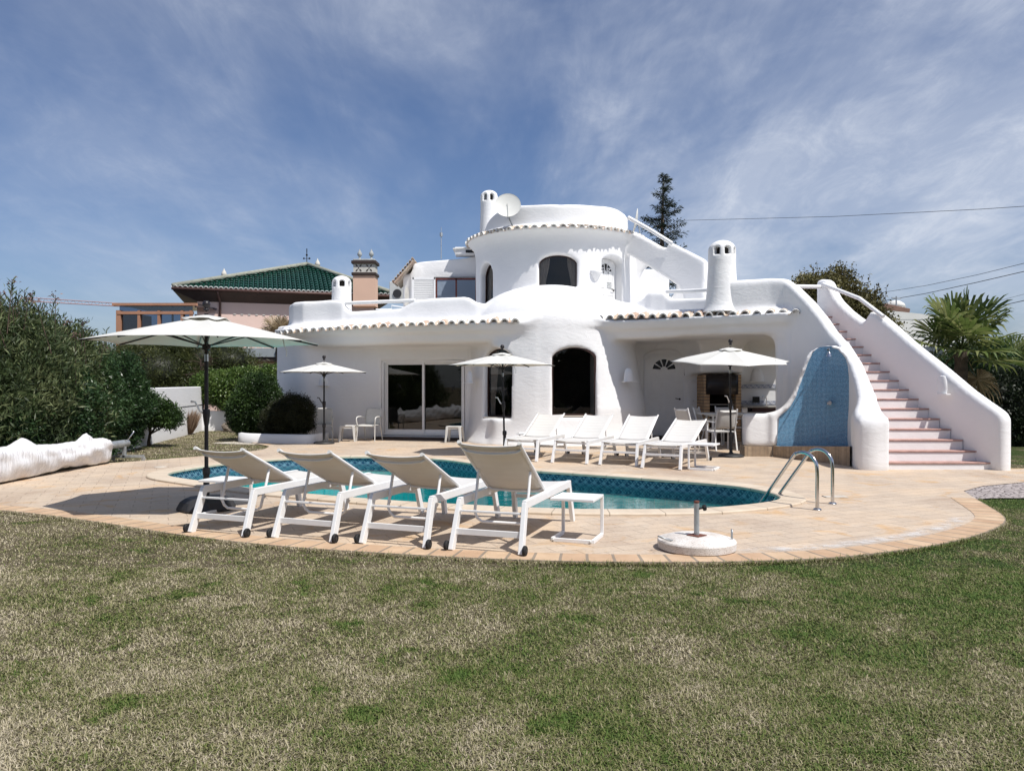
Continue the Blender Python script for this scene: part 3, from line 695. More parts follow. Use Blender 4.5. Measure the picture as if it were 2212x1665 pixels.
# --- wings
LB=[(0.6,19.35),(-.9,19.62),(-2.9,20.30),(-4.7,20.98),(-5.6,21.46),(-6.25,21.98),(-6.9,22.65),(-7.15,23.4),(-7.15,25.8),(2.5,25.8),(2.5,20)]
slab(fd,LB,-.1,3.24,rk=.12)
LR=[(-6.2,19.6),(-6.05,21.75),(-5.3,21.90),(-3.67,21.62),(-1.25,21.12),(-.6,21.0),(-.45,18.5)]
slab(fd,LR,-.3,2.585,k=.22,rk=.12,sub=True)
RB=[(1.2,20.3),(2.05,19.98),(4.1,18.68),(5.6,17.72),(6.2,17.28),(6.6,17.6),(7.6,18.2),(7.8,25.8),(1.2,25.8)]
slab(fd,RB,-.1,3.24,rk=.12)
RR=[(1.0,16),(1.0,21.35),(5.15,21.35),(7.7,20.95),(7.6,18.1),(6.18,17.7),(6.17,16)]
def porch(X,Y,Z):
    d=poly2(X[:,:,0],Y[:,:,0],RR)[:,:,None]; return smax(d,np.maximum(Z-(2.66+.004*X),-.3-Z),.34)
fd.op((.7,15.8,-.2),(8,21.7,3),porch,True,.12)
# cove under the eaves
def eavecove(path,z):
    pts=[(p[0],p[1],z,.30) for p in path]
    xs=[p[0] for p in path];ys=[p[1] for p in path]
    def fn(X,Y,Z):
        d,(a,)=nearest(X[:,:,0],Y[:,:,0],path,[])
        dd=d[:,:,None]; return smax(dd-.16-.55*(Z-(z-.12)),np.abs(Z-(z-.03))-.11,.06)
    fd.op((min(xs)-.4,min(ys)-.4,z-.4),(max(xs)+.4,max(ys)+.4,z+.3),fn,k=.22)
eavecove([(0.3,19.5),(-.9,19.62),(-2.9,20.30),(-4.7,20.98),(-6.0,21.62),(-6.55,22.0)],3.02)
eavecove([(2.05,19.98),(4.1,18.68),(5.6,17.72),(6.15,17.33)],3.05)
# --- lower tower and dome
def tower(X,Y,Z):
    r=2.19+.24*np.exp(-np.maximum(Z,0)/.32)+.02*np.maximum(2-Z,0)
    q=np.sqrt((X-1.05)**2+(Y-21.45)**2); body=np.maximum((q-r)*.95,np.maximum(Z-3.1,-.1-Z))
    e=(np.sqrt((q/2.19)**2+(np.maximum(Z-3.1,0)/1.17)**2)-1)*1.3; dome=np.maximum(e,3.0-Z)
    qb=np.sqrt((X-2.0)**2+(Y-20.93)**2); rb=1.60+.08*np.exp(-np.maximum(Z,0)/.3)-.19*np.maximum(Z-.9,0); bb=np.maximum((qb-rb)*.95,np.maximum(Z-3.12,-.1-Z))
    return smin(np.minimum(body,dome),bb,.35)
fd.op((-1.7,18.6,-.12),(3.8,24.2,4.5),tower,k=.14)
def hump(X,Y,Z): return (np.sqrt(((X-2.5)/1.7)**2+((Y-21.6)/1.8)**2+((Z-3.1)/.72)**2)-1)*.7
fd.op((.5,19.4,3.0),(4.6,23.8,4.2),hump,k=.3)
# --- upper drum
DC=(1.36,24.0)
def drum(X,Y,Z):
    q=np.sqrt((X-DC[0])**2+(Y-DC[1])**2); r=2.48+.26*np.exp(-np.maximum(5.86-Z,0)/.16)
    return np.maximum((q-r)*.9,np.maximum(Z-5.93,3.1-Z))
fd.op((-1.8,21.1,3.0),(4.6,26,6.1),drum,k=.12)
def roofring(X,Y,Z):
    dx,dy=X-DC[0],Y-DC[1]; q=np.sqrt(dx*dx+dy*dy); th=np.arctan2(dx,-dy)   # 0 = front, + right
    top=6.62+.08*np.clip(np.abs(th)/.8,0,1)-.38*np.clip((-th-.80)/.6,0,1)**1.3-.06*np.clip((th-.9)/.35,0,1)-.2*np.clip((th-1.5)/.5,0,1)-.3*np.clip((-th-1.5)/.5,0,1)
    return smax(np.abs(q-2.12)-.11,np.maximum(Z-top,5.8-Z),.09)
fd.op((-1.2,21.5,5.7),(3.9,26,6.8),roofring,k=.06)
# drum openings
opening(fd,(DC[0]-.07,DC[1]-2.46),R(-2),1.06,4.26,5.17,.30,.34)
a=R(-61); opening(fd,(DC[0]+2.46*math.sin(a),DC[1]-2.46*math.cos(a)),a,.80,3.96,5.12,.45,.34)
a=R(39); opening(fd,(DC[0]+2.46*math.sin(a),DC[1]-2.46*math.cos(a)),a,.84,3.25,5.20,.20,.36)
# lower tower openings
TC=(1.05,21.45)
W1C=(1.575,19.20); opening(fd,W1C,R(4),1.10,.72,2.46,.34,.36,back=.3)
a=R(-41); opening(fd,(TC[0]+2.25*math.sin(a),TC[1]-2.25*math.cos(a)),a,.98,.66,2.46,.34,.36,back=.3)
# sliding door and porch door openings
wd=Vector((-3.67+1.25,21.62-21.12)); wang=math.atan2(-(-3.67+1.25)*0+(21.12-21.62),(-1.25+3.67))
SD_C=((-3.66-1.34)/2,(21.615+21.14)/2); opening(fd,SD_C,wang,2.42,.10,2.20,0,.34,k=.03)
PD_C=(XV(1436,21.35),21.35); opening(fd,PD_C,0,1.17,.0,2.50,.30,.12,k=.05)
def void(c,ang,w,z0,z1,d0,d1):
    M_=frame0(c,ang); ps=[M_@Vector(p) for p in ((-w/2,d0,0),(w/2,d0,0),(w/2,d1,0),(-w/2,d1,0))]; slab(fd,[(p.x,p.y) for p in ps],z0,z1,k=.02,rk=.01,sub=True)
def frame0(c,ang): return Matrix.Translation((c[0],c[1],0))@Matrix.Rotation(ang,4,'Z')
void((DC[0]-.07,DC[1]-2.46),R(-2),1.5,4.0,5.4,.29,1.75)
a=R(-61); void((DC[0]+2.46*math.sin(a),DC[1]-2.46*math.cos(a)),a,1.0,3.7,5.4,.31,1.5)
a=R(-41); void((TC[0]+2.25*math.sin(a),TC[1]-2.25*math.cos(a)),a,1.2,.4,2.7,.33,1.6)
void(W1C,R(4),1.22,.5,2.52,.31,1.5); void(SD_C,wang,2.7,.02,2.35,.24,3.9); void((-1.82,25.0),0,1.6,3.1,5.2,.26,1.15)
# --- left terrace parapet
LP=[(632,657,22.5),(640,653,22.15),(660,651,21.9),(716,648,21.65),(742,650,21.5),(748,663,21.5),(760,672.5,21.45),(820,669,21.25),(868,666,21.1),(882,657,21.05),(898,647,21.0),(955,643,20.8),(1004,640,20.6),(1016,643,20.55),(1030,652,20.5),(1048,655.5,20.5),(1085,657,20.6)]
pts=[(-6.35,24.6,3.85,.24),(-6.55,23.4,3.86,.24)]+[(XV(x,d),d+.05,ZV(y,d),.24) for x,y,d in LP]
pathwall(fd,pts,3.1,rk=.12)
# --- right terrace parapet
RP=[(1335,656,20.9),(1372,653,20.6),(1390,646,20.4),(1402,633,20.3),(1410,630,20.2),(1436,630,20.0),(1444,637,19.95),(1454,645.5,19.85),(1490,645,19.5),(1535,643.5,19.0)]
pathwall(fd,[(XV(x,d+.35),d+.4,ZV(y,d+.35),.22) for x,y,d in RP],3.1,rk=.11)
# --- stair wall on the left with buttress, running into the roof parapet
SW=[(6.43,13.82,.86,.46),(6.50,14.02,1.04,.42),(6.64,14.4,1.38,.34),(6.77,14.9,1.70,.29),(6.87,15.4,2.03,.27),(6.87,15.9,2.42,.28),(6.78,16.2,2.68,.30),(6.70,16.5,3.00,.30),(6.57,16.9,3.38,.30),(6.40,17.3,3.74,.30),(6.28,17.52,3.92,.28),(6.0,17.72,3.97,.28),(5.2,18.12,3.97,.28),(4.9,18.6,3.95,.28)]
pathwall(fd,SW,-.1,rk=.15,k=.12)
slab(fd,[(6.22,13.72),(6.66,13.6),(6.74,14.5),(6.4,14.5)],-.1,.98,k=.2,rk=.18)
# keep the corner under the roof parapet closed but the porch open
slab(fd,[(4.0,17.2),(4.0,21.35),(5.15,21.35),(7.4,20.95),(7.3,18.3),(6.17,18.0),(5.9,17.2)],-.3,2.685,k=.1,rk=.3,sub=True)
# --- right stair wall
RWp=[(8.70,13.66),(8.60,13.9),(8.44,14.4),(8.26,15.0),(7.86,16.4),(7.52,17.7),(7.40,18.3),(7.36,18.8)]
RWi=[(p[0]-.14,p[1]) for p in RWp]
RV=[(2160,1040),(2161,905),(2154,891),(2138,879),(2089,844),(2040,804),(1974,748),(1925,706),(1889,678),(1874,674),(1867,686),(1859,695),(1843,684),(1826,670),(1807,651),(1797,638),(1790,624),(1785,611),(1778,604.5),(1764,604),(1761,610),(1757,1000)]
poly=sz(RWi,RV); s1=poly[0][0]; poly[0]=(poly[0][0],-.1); poly[-1]=(poly[-1][0],-.1)
panel(fd,RWp,poly,.28,rk=.13,k=.06)
# --- outside stair up to the tower roof
UPp=[(3.1,22.75),(5.45,21.0)]
UV=[(1338,545),(1340,490),(1358,497),(1386,508),(1430,533),(1443,536),(1449,524),(1456,526),(1521,560.5),(1527,567),(1527,668),(1482,668),(1478,640),(1470,620),(1444,601),(1408,579),(1345,541)]
panel(fd,UPp,sz(UPp,UV),.30,rk=.08,k=.10)
U2=[(2.9,23.5),(5.6,22.7)]
UW=[(1338,690),(1338,530),(1400,560),(1500,625),(1500,690)]
panel(fd,U2,sz(U2,UW),.2,rk=.04,k=.03)
cs,cd_=rayhit(U2,1421); cc=(cs,ZV(612,cd_)); 
panel(fd,U2,[(cc[0]+.56*math.cos(t),cc[1]+.62*math.sin(t)) for t in np.linspace(0,2*math.pi,20,endpoint=False)],.6,sub=True,k=.06,rk=.01)
slab(fd,[(XV(1368,24.6),24.4),(XV(1443,24.6),24.4),(XV(1443,25.4),25.4),(XV(1368,25.4),25.4)],3.1,5.2,k=.02)
# --- stepped-back upper room on the left
panel(fd,[(-3.28,25.65),(-.6,25.65)],[(0,3.0),(0,5.50),(.25,5.56),(1.4,5.66),(2.68,5.82),(2.68,3.0)],1.3,rk=.06,k=.03)
slab(fd,[(-3.62,25.5),(-3.2,25.35),(-3.2,26.3),(-3.62,26.3)],3.1,5.2,k=.2,rk=.08)
opening(fd,(-1.82,25.0),0,1.3,3.2,4.99,0,.3,k=.02)
slab(fd,[(XV(1512,20.6),20.55),(XV(1606,20.6),20.55),(XV(1606,20.6)+.1,21.5),(XV(1512,20.6)-.2,21.5)],1.82,2.7,k=.35,rk=.12)
# --- front low wall and the arch frame round the shower
pathwall(fd,[(5.03,16.42,.90,.22),(5.6,16.38,.90,.22),(5.85,16.35,.92,.22)],.2,rk=.09)
MP=[(5.0,16.25),(5.57,16.20),(6.05,16.08),(6.45,15.80),(6.68,15.45),(6.80,15.2)]
def z6(x,y): return ((2800+x/1.753)*.57604,(850+y/1.753)*.57604)
OUT=[z6(*p) for p in [(150,1440),(150,1225),(190,1217),(232,1195),(270,1160),(305,1105),(330,1055),(360,980),(385,915),(410,850),(440,812),(480,786),(540,774),(590,777),(635,795),(675,830),(700,880),(720,950),(735,1050),(740,1440)]]
INN=[z6(*p) for p in [(210,1441),(212,1268),(235,1240),(290,1195),(335,1120),(360,1040),(395,960),(420,890),(455,826),(500,798),(560,793),(620,812),(660,850),(688,910),(703,1000),(702,1100),(697,1200),(688,1290),(684,1441)]]
oz=sz(MP,OUT); iz=sz(MP,INN)
MPb=offset(MP,-.13,False)
panel(fd,MPb,oz,.26,rk=.10,k=.05)
panel(fd,MPb,iz,.50,rk=.01,k=.07,sub=True)
V3,Q3=fd.mesh(.007)
me=npmesh('plaster_body',V3,Q3,smooth=True); ob=link('wall',me,'plaster',house,True)
md=ob.modifiers.new('sm','SMOOTH'); md.factor=.5; md.iterations=2

# ---- mosaic wall of the shower, following the same plan path
def pathpt(path,s):
    for i in range(len(path)-1):
        ln=math.dist(path[i],path[i+1])
        if s<=ln or i==len(path)-2:
            t=s/ln; return (path[i][0]+(path[i+1][0]-path[i][0])*t,path[i][1]+(path[i+1][1]-path[i][1])*t)
        s-=ln
def ruled(name,path,poly,mat,parent,off=0.0,step=.06,inset=0):
    pth=offset(path,off,False) if off else path
    smin_,smax_=min(p[0] for p in poly),max(p[0] for p in poly)
    ns=int((smax_-smin_)/step)+1; vs=[];uv=[];fs=[]
    cols=[]
    for i in range(ns+1):
        s=smin_+(smax_-smin_)*(.001+.998*i/ns); zs=[]
        for j in range(len(poly)):
            (a,b),(c,d)=poly[j],poly[(j+1)%len(poly)]
            if (a>s)!=(c>s): zs.append(b+(d-b)*(s-a)/(c-a))
        zs.sort(); x,y=pathpt(pth,s); cols.append((s,x,y,zs[0],zs[-1]))
    for s,x,y,a,b in cols: vs+=[(x,y,a),(x,y,b)]; uv+=[(s,a),(s,b)]
    for i in range(ns): fs.append((2*i,2*i+2,2*i+3,2*i+1))
    return MB().add(vs,fs,uv).build(name,mat,parent,world=True,uv=True)
big=[(s,z) for s,z in iz]; cx_=sum(p[0] for p in big)/len(big)
big=[(s+(.02 if s>cx_ else -.03),z+(.03 if z>.8 else -.2)) for s,z in big]
mos=ruled('mosaic_wall',MP,big,'shower_mosaic',house,off=-.075)
# plinth courses below
def plinth(path,z1,th,parent,name='plinth'):
    top=[(a,b,z) for (a,b),z in zip(path,z1)]; vs=[];uv=[];s=0
    inn=offset(path,-th,False)
    for i,(p,q,z) in enumerate(zip(path,inn,z1)):
        if i: s+=math.dist(path[i],path[i-1])
        vs+=[(p[0],p[1],-.02),(p[0],p[1],z),(q[0],q[1],z)]; uv+=[(s,0),(s,z),(s,z+th)]
    fs=[]
    for i in range(len(path)-1):
        a=3*i; fs+= [(a,a+3,a+4,a+1),(a+1,a+4,a+5,a+2)]
    fs+= [(0,1,2)] 
    MB().add(vs,fs,uv).build(name,'plinth_tile',parent,world=True,uv=True)
plinth([(4.92,16.62),(4.92,16.26),(5.5,16.24)],[.215]*3,.12,house)
plinth([(5.51,16.24),(5.56,16.08),(5.72,15.65),(5.98,15.15),(6.20,14.6),(6.26,14.25)],[.225,.228,.262,.302,.345,.372],.06,house)
MB().add([(5.56,16.08,.222),(5.72,15.65,.258),(5.98,15.15,.298),(6.20,14.6,.341),(6.3,14.3,.368),(6.75,15.2,.30),(6.5,15.8,.252),(6.05,16.12,.232)],[(0,7,6,1),(1,6,5,2),(2,5,4,3)]).build('shower_tray','plinth_stone',house,world=True)
# shower fittings
sh=MB(); hx,hz_=z6(540,806); s_,d_=rayhit(MP,hx); x_,y_=pathpt(MP,s_); zz=ZV(hz_,d_)
sh.lathe([(.03,0),(.03,.012),(.012,.016)],(0,0,0),12); sh.xf(Matrix.Translation((x_,y_+.03,zz))@Matrix.Rotation(R(90),4,'X'))
sh.tube([(x_,y_+.05,zz),(x_-.03,y_-.10,zz+.01),(x_-.07,y_-.20,zz-.02),(x_-.09,y_-.24,zz-.07)],.011,8)
sh.v+=[]; q=MB().lathe([(.012,.0),(.035,-.03),(.05,-.09),(.052,-.10),(0.001,-.10)],(x_-.10,y_-.25,zz-.06),14); sh.add(q.v,q.f)
sh.build('shower_head','steel',house,smooth=True,ang=40,world=True)
hx,hz_=z6(543,1158); s_,d_=rayhit(MP,hx); x_,y_=pathpt(MP,s_); zz=ZV(hz_,d_)
sh=MB(); sh.tube([(x_,y_+.05,zz),(x_-.01,y_-.03,zz)],[.045,.045],14); sh.tube([(x_-.01,y_-.03,zz),(x_-.02,y_-.09,zz)],[.022,.028],10); sh.tube([(x_-.02,y_-.07,zz-.045),(x_-.02,y_-.07,zz+.045)],.008,6)
sh.build('shower_valve','steel',house,smooth=True,ang=40,world=True)

# ---- tiled eaves: whitewashed cover tiles with terracotta channels between
def half(b,p,d,side,r,ln,up,th=.018,arch=True,seg=7,flare=1.0,slope=.16,m=0):
    """half-barrel tile from p outwards along d"""
    b.cm=m; ring=[]
    for k in range(2):
        o=p+d*(ln*k)+Vector((0,0,-slope*ln*k)); rr=r*(1 if k==0 else flare)
        for q in (rr,rr-th):
            for j in range(seg+1):
                a=math.pi*j/seg; z=math.sin(a)*q*(1 if arch else -1); ring.append(o+side*(math.cos(a)*q)+Vector((0,0,z)))
    n=seg+1; f=[]
    for j in range(seg):
        f+= [(j,j+1,2*n+j+1,2*n+j),(n+j,n+j+1,3*n+j+1,3*n+j),(j,j+1,n+j+1,n+j),(2*n+j,2*n+j+1,3*n+j+1,3*n+j)]
    for e in (0,seg): f.append((e,n+e,3*n+e,2*n+e))
    b.add(ring,f); b.cm=0
def eave(name,path,z,parent,spc=.275,r=.092,ln=.40,out=1,tz=None,seed=1):
    rr=random.Random(seed); tot=sum(math.dist(path[i],path[i+1]) for i in range(len(path)-1)); n=max(2,int(round(tot/spc)))
    b=MB()
    for i in range(2*n+1):
        s=tot*i/(2*n); x,y=pathpt(path,min(s,tot-1e-4)); x2,y2=pathpt(path,min(s+.05,tot)); x1,y1=pathpt(path,max(s-.05,0))
        t=Vector((x2-x1,y2-y1,0)).normalized(); nrm=Vector((t.y,-t.x,0))*out
        zz=z(s/tot) if callable(z) else z
        jj=rr.uniform(-.02,.02); t2=(t+nrm*rr.uniform(-.05,.05)).normalized(); n2=Vector((t2.y,-t2.x,0))*out
        if i%2==0:   # cover tile: terracotta body, whitewashed nose and mortar
            m=1 if rr.random()<.45 else 0
            base=Vector((x,y,zz+.015+rr.uniform(-.006,.006)))
            half(b,base-n2*(ln-.05)+Vector((0,0,.35*(ln-.05)-.012)),n2,t2,r*.94,ln*.66,0,m=m,slope=.35)
            half(b,base-n2*(ln*.36)+Vector((0,0,.35*ln*.36)),n2,t2,r*rr.uniform(1.03,1.12),ln*.37+jj,0,m=m,th=.02,slope=.35)
            half(b,base-n2*(ln*.11)+Vector((0,0,.35*ln*.11+.004)),n2,t2,r*1.10,ln*.12+jj,0,m=1,th=.030,slope=.35)
        else:        # channel tile below, open upwards
            half(b,Vector((x,y,zz+.070+.35*ln))-n2*ln,n2,t2,r*.78,ln*.97+jj,0,arch=False,m=0,slope=.35)
    return b.build(name,['terracotta','white_mortar'],parent,smooth=True,ang=45,world=True)
EL=catmull([(.08,19.15),(-1.5,19.50),(-3.1,20.02),(-4.7,20.64),(-5.9,21.22),(-6.5,21.68),(-6.85,22.25),(-7.05,23.0)],4,False)
eave('tile_eave',EL[::-1],lambda t: 2.93+.13*max(0,(t-.18)/.82),house,seed=3)
EL2=catmull([(-5.2,21.30),(-6.1,21.75),(-6.55,22.2),(-6.8,22.9)],4,False)
eave('tile_row',EL2[::-1],3.03,house,seed=8,ln=.34)
ER=catmull([(1.99,19.68),(3.0,19.06),(4.2,18.33),(5.4,17.56),(6.28,17.02)],4,False)
eave('tile_eave',ER,lambda t: 3.17-.10*t,house,seed=5)
DR=[(DC[0]+2.80*math.sin(a),DC[1]-2.80*math.cos(a)) for a in np.linspace(R(-118),R(66),60)]
eave('tile_eave',DR,lambda t: 5.84,house,seed=6,spc=.262,r=.088)
# plaster apron closing the tiles from behind (roof edge)
def apron(path,w,zf,z1,name):
    inn=offset(path,-w,False); n=len(path); vs=[(p[0],p[1],zf(i/(n-1))+.05) for i,p in enumerate(offset(path,-.27,False))]+[(p[0],p[1],zf(i/(n-1))+.225) for i,p in enumerate(offset(path,-.33,False))]+[(p[0],p[1],z1) for p in inn]
    MB().add(vs,[(k*n+i,k*n+i+1,(k+1)*n+i+1,(k+1)*n+i) for k in range(2) for i in range(n-1)]).build(name,'plaster',house,smooth=True,world=True)
apron(EL[::-1],1.15,lambda t: 2.93+.13*max(0,(t-.18)/.82),3.31,'roof_apron'); apron(ER,.95,lambda t: 3.17-.10*t,3.36,'roof_apron'); apron(DR,.75,lambda t: 5.84,6.10,'roof_apron')
# verge tiles on the stepped-back room
b=MB()
for i in range(9):
    t=i/8; x=-3.22-.62*t; z=5.60-.72*t
    for k in range(3): half(b,Vector((x-.02,24.88+.42*k,z)),Vector((0,1,0)),Vector((.68,0,.73)),.045,.42,0,slope=0,m=0)
b.box((-3.52,25.7,5.20),(.95,1.5,.05),Matrix.Rotation(R(-49),3,'Y'))
b.build('tile_verge','terracotta',house,smooth=True,ang=45,world=True)

# ---- chimneys: pierced pepper-pot shafts
def chimney(name,cx,cy,z0,z1,r0,r1,holes,hz,hw,hh,capz=.12,lab=None):
    f=Field((cx-r0-.12,cy-r0-.12,z0-.1),(cx+r0+.12,cy+r0+.12,z1+.12),.022)
    def body(X,Y,Z):
        t=np.clip((Z-z0)/(z1-z0),0,1); r=r0+(r1-r0)*np.minimum(t*1.6,1)+.06*np.exp(-(Z-z0)/.12)
        q=np.sqrt((X-cx)**2+(Y-cy)**2); zc=z1-r1*.75
        dome=(np.sqrt((q/r1)**2+(np.maximum(Z-zc,0)/(r1*.75))**2)-1)*r1*.8
        return np.maximum(np.maximum(q-r,z0-.05-Z),np.where(Z>zc,dome,-1))
    f.op(f.lo,f.lo+f.n*.022,body,k=.02)
    for a in holes:
        opening(f,(cx+r1*math.sin(a),cy-r1*math.cos(a)),a,hw,hz,hz+hh,hh*.3,r1*.62,k=.05,back=.1)
    v,q=f.mesh(.004); o=link(name,npmesh(name,v,q,smooth=True),'plaster_chimney',house,True)
    m=MB().lathe([(r1*.5,0),(r1*.5,hh+.1)],(cx,cy,hz-.04),12).build('flue','interior_dark',o,world=True)
    return o
def chimg(xc,ytop,ybase,d,w): pass
chimney('chimney',XV(1562,18.25),18.35,3.28,ZV(518,18.25),.385,.325,[R(-38),R(10),R(58),R(120)],ZV(551,18.25),.13,.18)
chimney('chimney',XV(1057,24.2),24.2,5.9,ZV(412,24.2),.32,.275,[R(-32),R(22),R(80)],ZV(436,24.2),.12,.22)
chimney('chimney',XV(738,24.0),24.0,3.2,ZV(596,24),.32,.30,[R(-45),R(15),R(75)],ZV(621,24),.16,.20)

# ---- steps
inn=[(8.62,13.6),(8.56,13.7),(8.28,14.2),(8.13,14.7),(7.93,15.45),(7.67,16.45),(7.46,17.2),(7.36,17.8),(7.3,18.4)]
def xin(d):
    for (a,b),(c,e) in zip(inn,inn[1:]):
        if b<=d<=e: return a+(c-a)*(d-b)/(e-b)
    return inn[-1][0]
def xl(d):
    for a,b in zip(SW,SW[1:]):
        if a[1]<=d<=b[1]: return a[0]+(b[0]-a[0])*(d-a[1])/(b[1]-a[1])
    return 6.45
for k in range(17):
    d=13.72+.25*k; z=.13+.185*k; l=xl(d+.1)-.02 if k else 6.60; r=xin(d)+.06; dp=.36
    wob=rnd.uniform(-.012,.012)
    zb=-.05 if k<11 else (z-.6 if k<14 else z-.2)
    st=MB().prism([(l,d+wob),(r,d-wob),(r-.02,d+dp),(l,d+dp)],zb,z-.028).build('step','step_white',house,bevel=.012,world=True)
    MB().prism([(l,d-.018+wob),(r-.003,d-.018-wob),(r-.02,d+.30),(l,d+.30)],z-.026,z).build('tread','tread_tile',st,bevel=.006,world=True)
# ---- handrails of plastered tube
MB().tube([(7.28,18.0,ZV(614,18.0)),(7.62,16.85,ZV(645,16.85)),(7.80,16.15,ZV(684,16.15))],.045,8).build('handrail','rail_white',house,smooth=True,ang=60,world=True)
MB().tube([(6.35,17.5,ZV(620,17.6)),(7.42,18.25,ZV(619,18.2))],.045,8).build('handrail','rail_white',house,smooth=True,ang=60,world=True)
MB().tube([P(1357,470,22.2),P(1400,494,21.85),P(1452,526,21.45)],.055,8).build('handrail','rail_white',house,smooth=True,ang=60,world=True)
MB().tube([P(1440,630,19.95),P(1484,629,19.5),P(1534,626,19.0)],.05,8).build('handrail','rail_white',house,smooth=True,ang=60,world=True)
MB().tube([P(746,655,21.5),P(820,652,21.25),P(897,649,21.0)],.05,8).build('handrail','rail_white',house,smooth=True,ang=60,world=True)

# ---- windows and doors
def frame_to(c,ang): return Matrix.Translation((c[0],c[1],0))@Matrix.Rotation(ang,4,'Z')
def archpts(w,z0,z1,arch,n=12,e=0):
    out=[(-w/2+e,z0+e),(w/2-e,z0+e)]
    for i in range(n+1):
        u=math.cos(math.pi*i/n); out.append((u*(w/2-e),z1-e-arch*(1-math.sqrt(max(1-u*u,0)*.92+.08))))
    return out
def window(c,ang,w,z0,z1,arch,depth,fm='dark_frame',gm='window_glass',curt='both',sill=True,name='window',fw=.045,mull=0,room=1.2,rf=.37):
    M=frame_to(c,ang)
    if arch: o=archpts(w,z0,z1,arch); i=archpts(w,z0,z1,arch,e=fw)
    else: o=[(-w/2,z0),(w/2,z0),(w/2,z1),(-w/2,z1)]; i=[(-w/2+fw,z0+fw),(w/2-fw,z0+fw),(w/2-fw,z1-fw),(-w/2+fw,z1-fw)]
    n=len(o); b=MB(); y0,y1=depth-.05,depth
    vs=[(p[0],y0,p[1]) for p in o]+[(p[0],y0,p[1]) for p in i]+[(p[0],y1,p[1]) for p in o]+[(p[0],y1,p[1]) for p in i]
    fs=[]
    for k in range(n):
        j=(k+1)%n; fs+= [(k,j,n+j,n+k),(2*n+k,2*n+j,3*n+j,3*n+k),(k,j,2*n+j,2*n+k),(n+k,n+j,3*n+j,3*n+k)]
    b.add(vs,fs)
    if mull: b.box((0,(y0+y1)/2,(z0+z1)/2),(fw*.9,.05,z1-z0-.02))
    wo=b.xf(M).build(name,fm,house,world=True)
    g=MB().add([(p[0],y0+.03,p[1]) for p in i],[tuple(range(n))]).xf(M).build('pane',gm,wo,world=True)
    # open-fronted room box: near-black walls put the indoor shade into colour
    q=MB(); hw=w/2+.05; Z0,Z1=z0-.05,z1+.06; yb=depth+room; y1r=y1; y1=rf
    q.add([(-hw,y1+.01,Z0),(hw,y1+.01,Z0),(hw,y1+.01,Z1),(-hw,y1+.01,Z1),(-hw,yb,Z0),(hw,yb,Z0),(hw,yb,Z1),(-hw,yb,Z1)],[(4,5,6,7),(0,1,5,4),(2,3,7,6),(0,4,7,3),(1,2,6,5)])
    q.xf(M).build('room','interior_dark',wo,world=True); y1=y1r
    def cur(x0,x1,zb,zt,gather=1):
        cb=MB(); n=26; rows=6; vs=[]
        for r in range(rows+1):
            f=r/rows
            pinch=1-.42*math.sin(f*math.pi*.5+.0)**2 if gather else 1
            for k in range(n+1):
                u=k/n; x=x0+(x1-x0)*u*pinch; vs.append((x,y1+.07+.022*math.sin(u*34+f),zt-(zt-zb)*f))
        for r in range(rows):
            for k in range(n): a=r*(n+1)+k; cb.add([],[]) if False else None
        fs=[(r*(n+1)+k,r*(n+1)+k+1,(r+1)*(n+1)+k+1,(r+1)*(n+1)+k) for r in range(rows) for k in range(n)]
        cb.add(vs,fs).xf(M).build('curtain','curtain',wo,smooth=True,world=True)
    if curt in('both','left'): cur(-w/2+.03,-w/2+.30*w,z0+.03,z1-.08)
    if curt in('both','right'): cur(w/2-.03,w/2-.26*w,z0+.03,z1-.08)
    if sill: MB().box((0,depth-.13,z0-.012),(w-.01,.17,.03)).xf(M).build('sill','sill_stone',wo,world=True,bevel=.006)
    return wo
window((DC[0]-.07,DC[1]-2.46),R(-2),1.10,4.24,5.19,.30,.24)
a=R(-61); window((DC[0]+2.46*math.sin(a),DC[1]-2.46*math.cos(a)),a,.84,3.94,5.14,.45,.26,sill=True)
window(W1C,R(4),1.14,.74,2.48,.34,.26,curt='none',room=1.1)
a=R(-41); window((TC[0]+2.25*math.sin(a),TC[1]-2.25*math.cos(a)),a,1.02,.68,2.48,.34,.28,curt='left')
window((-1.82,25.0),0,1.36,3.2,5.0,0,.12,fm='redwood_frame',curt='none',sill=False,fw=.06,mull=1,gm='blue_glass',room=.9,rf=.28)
# louvred shutter beside it
b=MB(); M=Matrix.Translation((-2.86,24.97,0))
b.box((0,0,4.97),(.74,.05,.06)); b.box((0,0,4.1),(.74,.05,.06)); b.box((-.35,0,4.3),(.05,.05,1.4)); b.box((.35,0,4.3),(.05,.05,1.4))
b.xf(M); sh_=b.build('shutter','white_paint',house,world=True)
b=MB()
for i in range(21): b.box((0,.0,3.75+.058*i),(.66,.012,.05),Matrix.Rotation(R(35),3,'X'))
b.xf(M).build('louvre','white_paint',sh_,world=True)
# pointed blind niche on the small shaded face
MB().add([(p[0],0,p[1]) for p in archpts(.14,3.5,4.75,.25)],[tuple(range(15))]).xf(Matrix.Translation((-3.47,25.36,0))).build('niche','cream_trim',house,world=True)

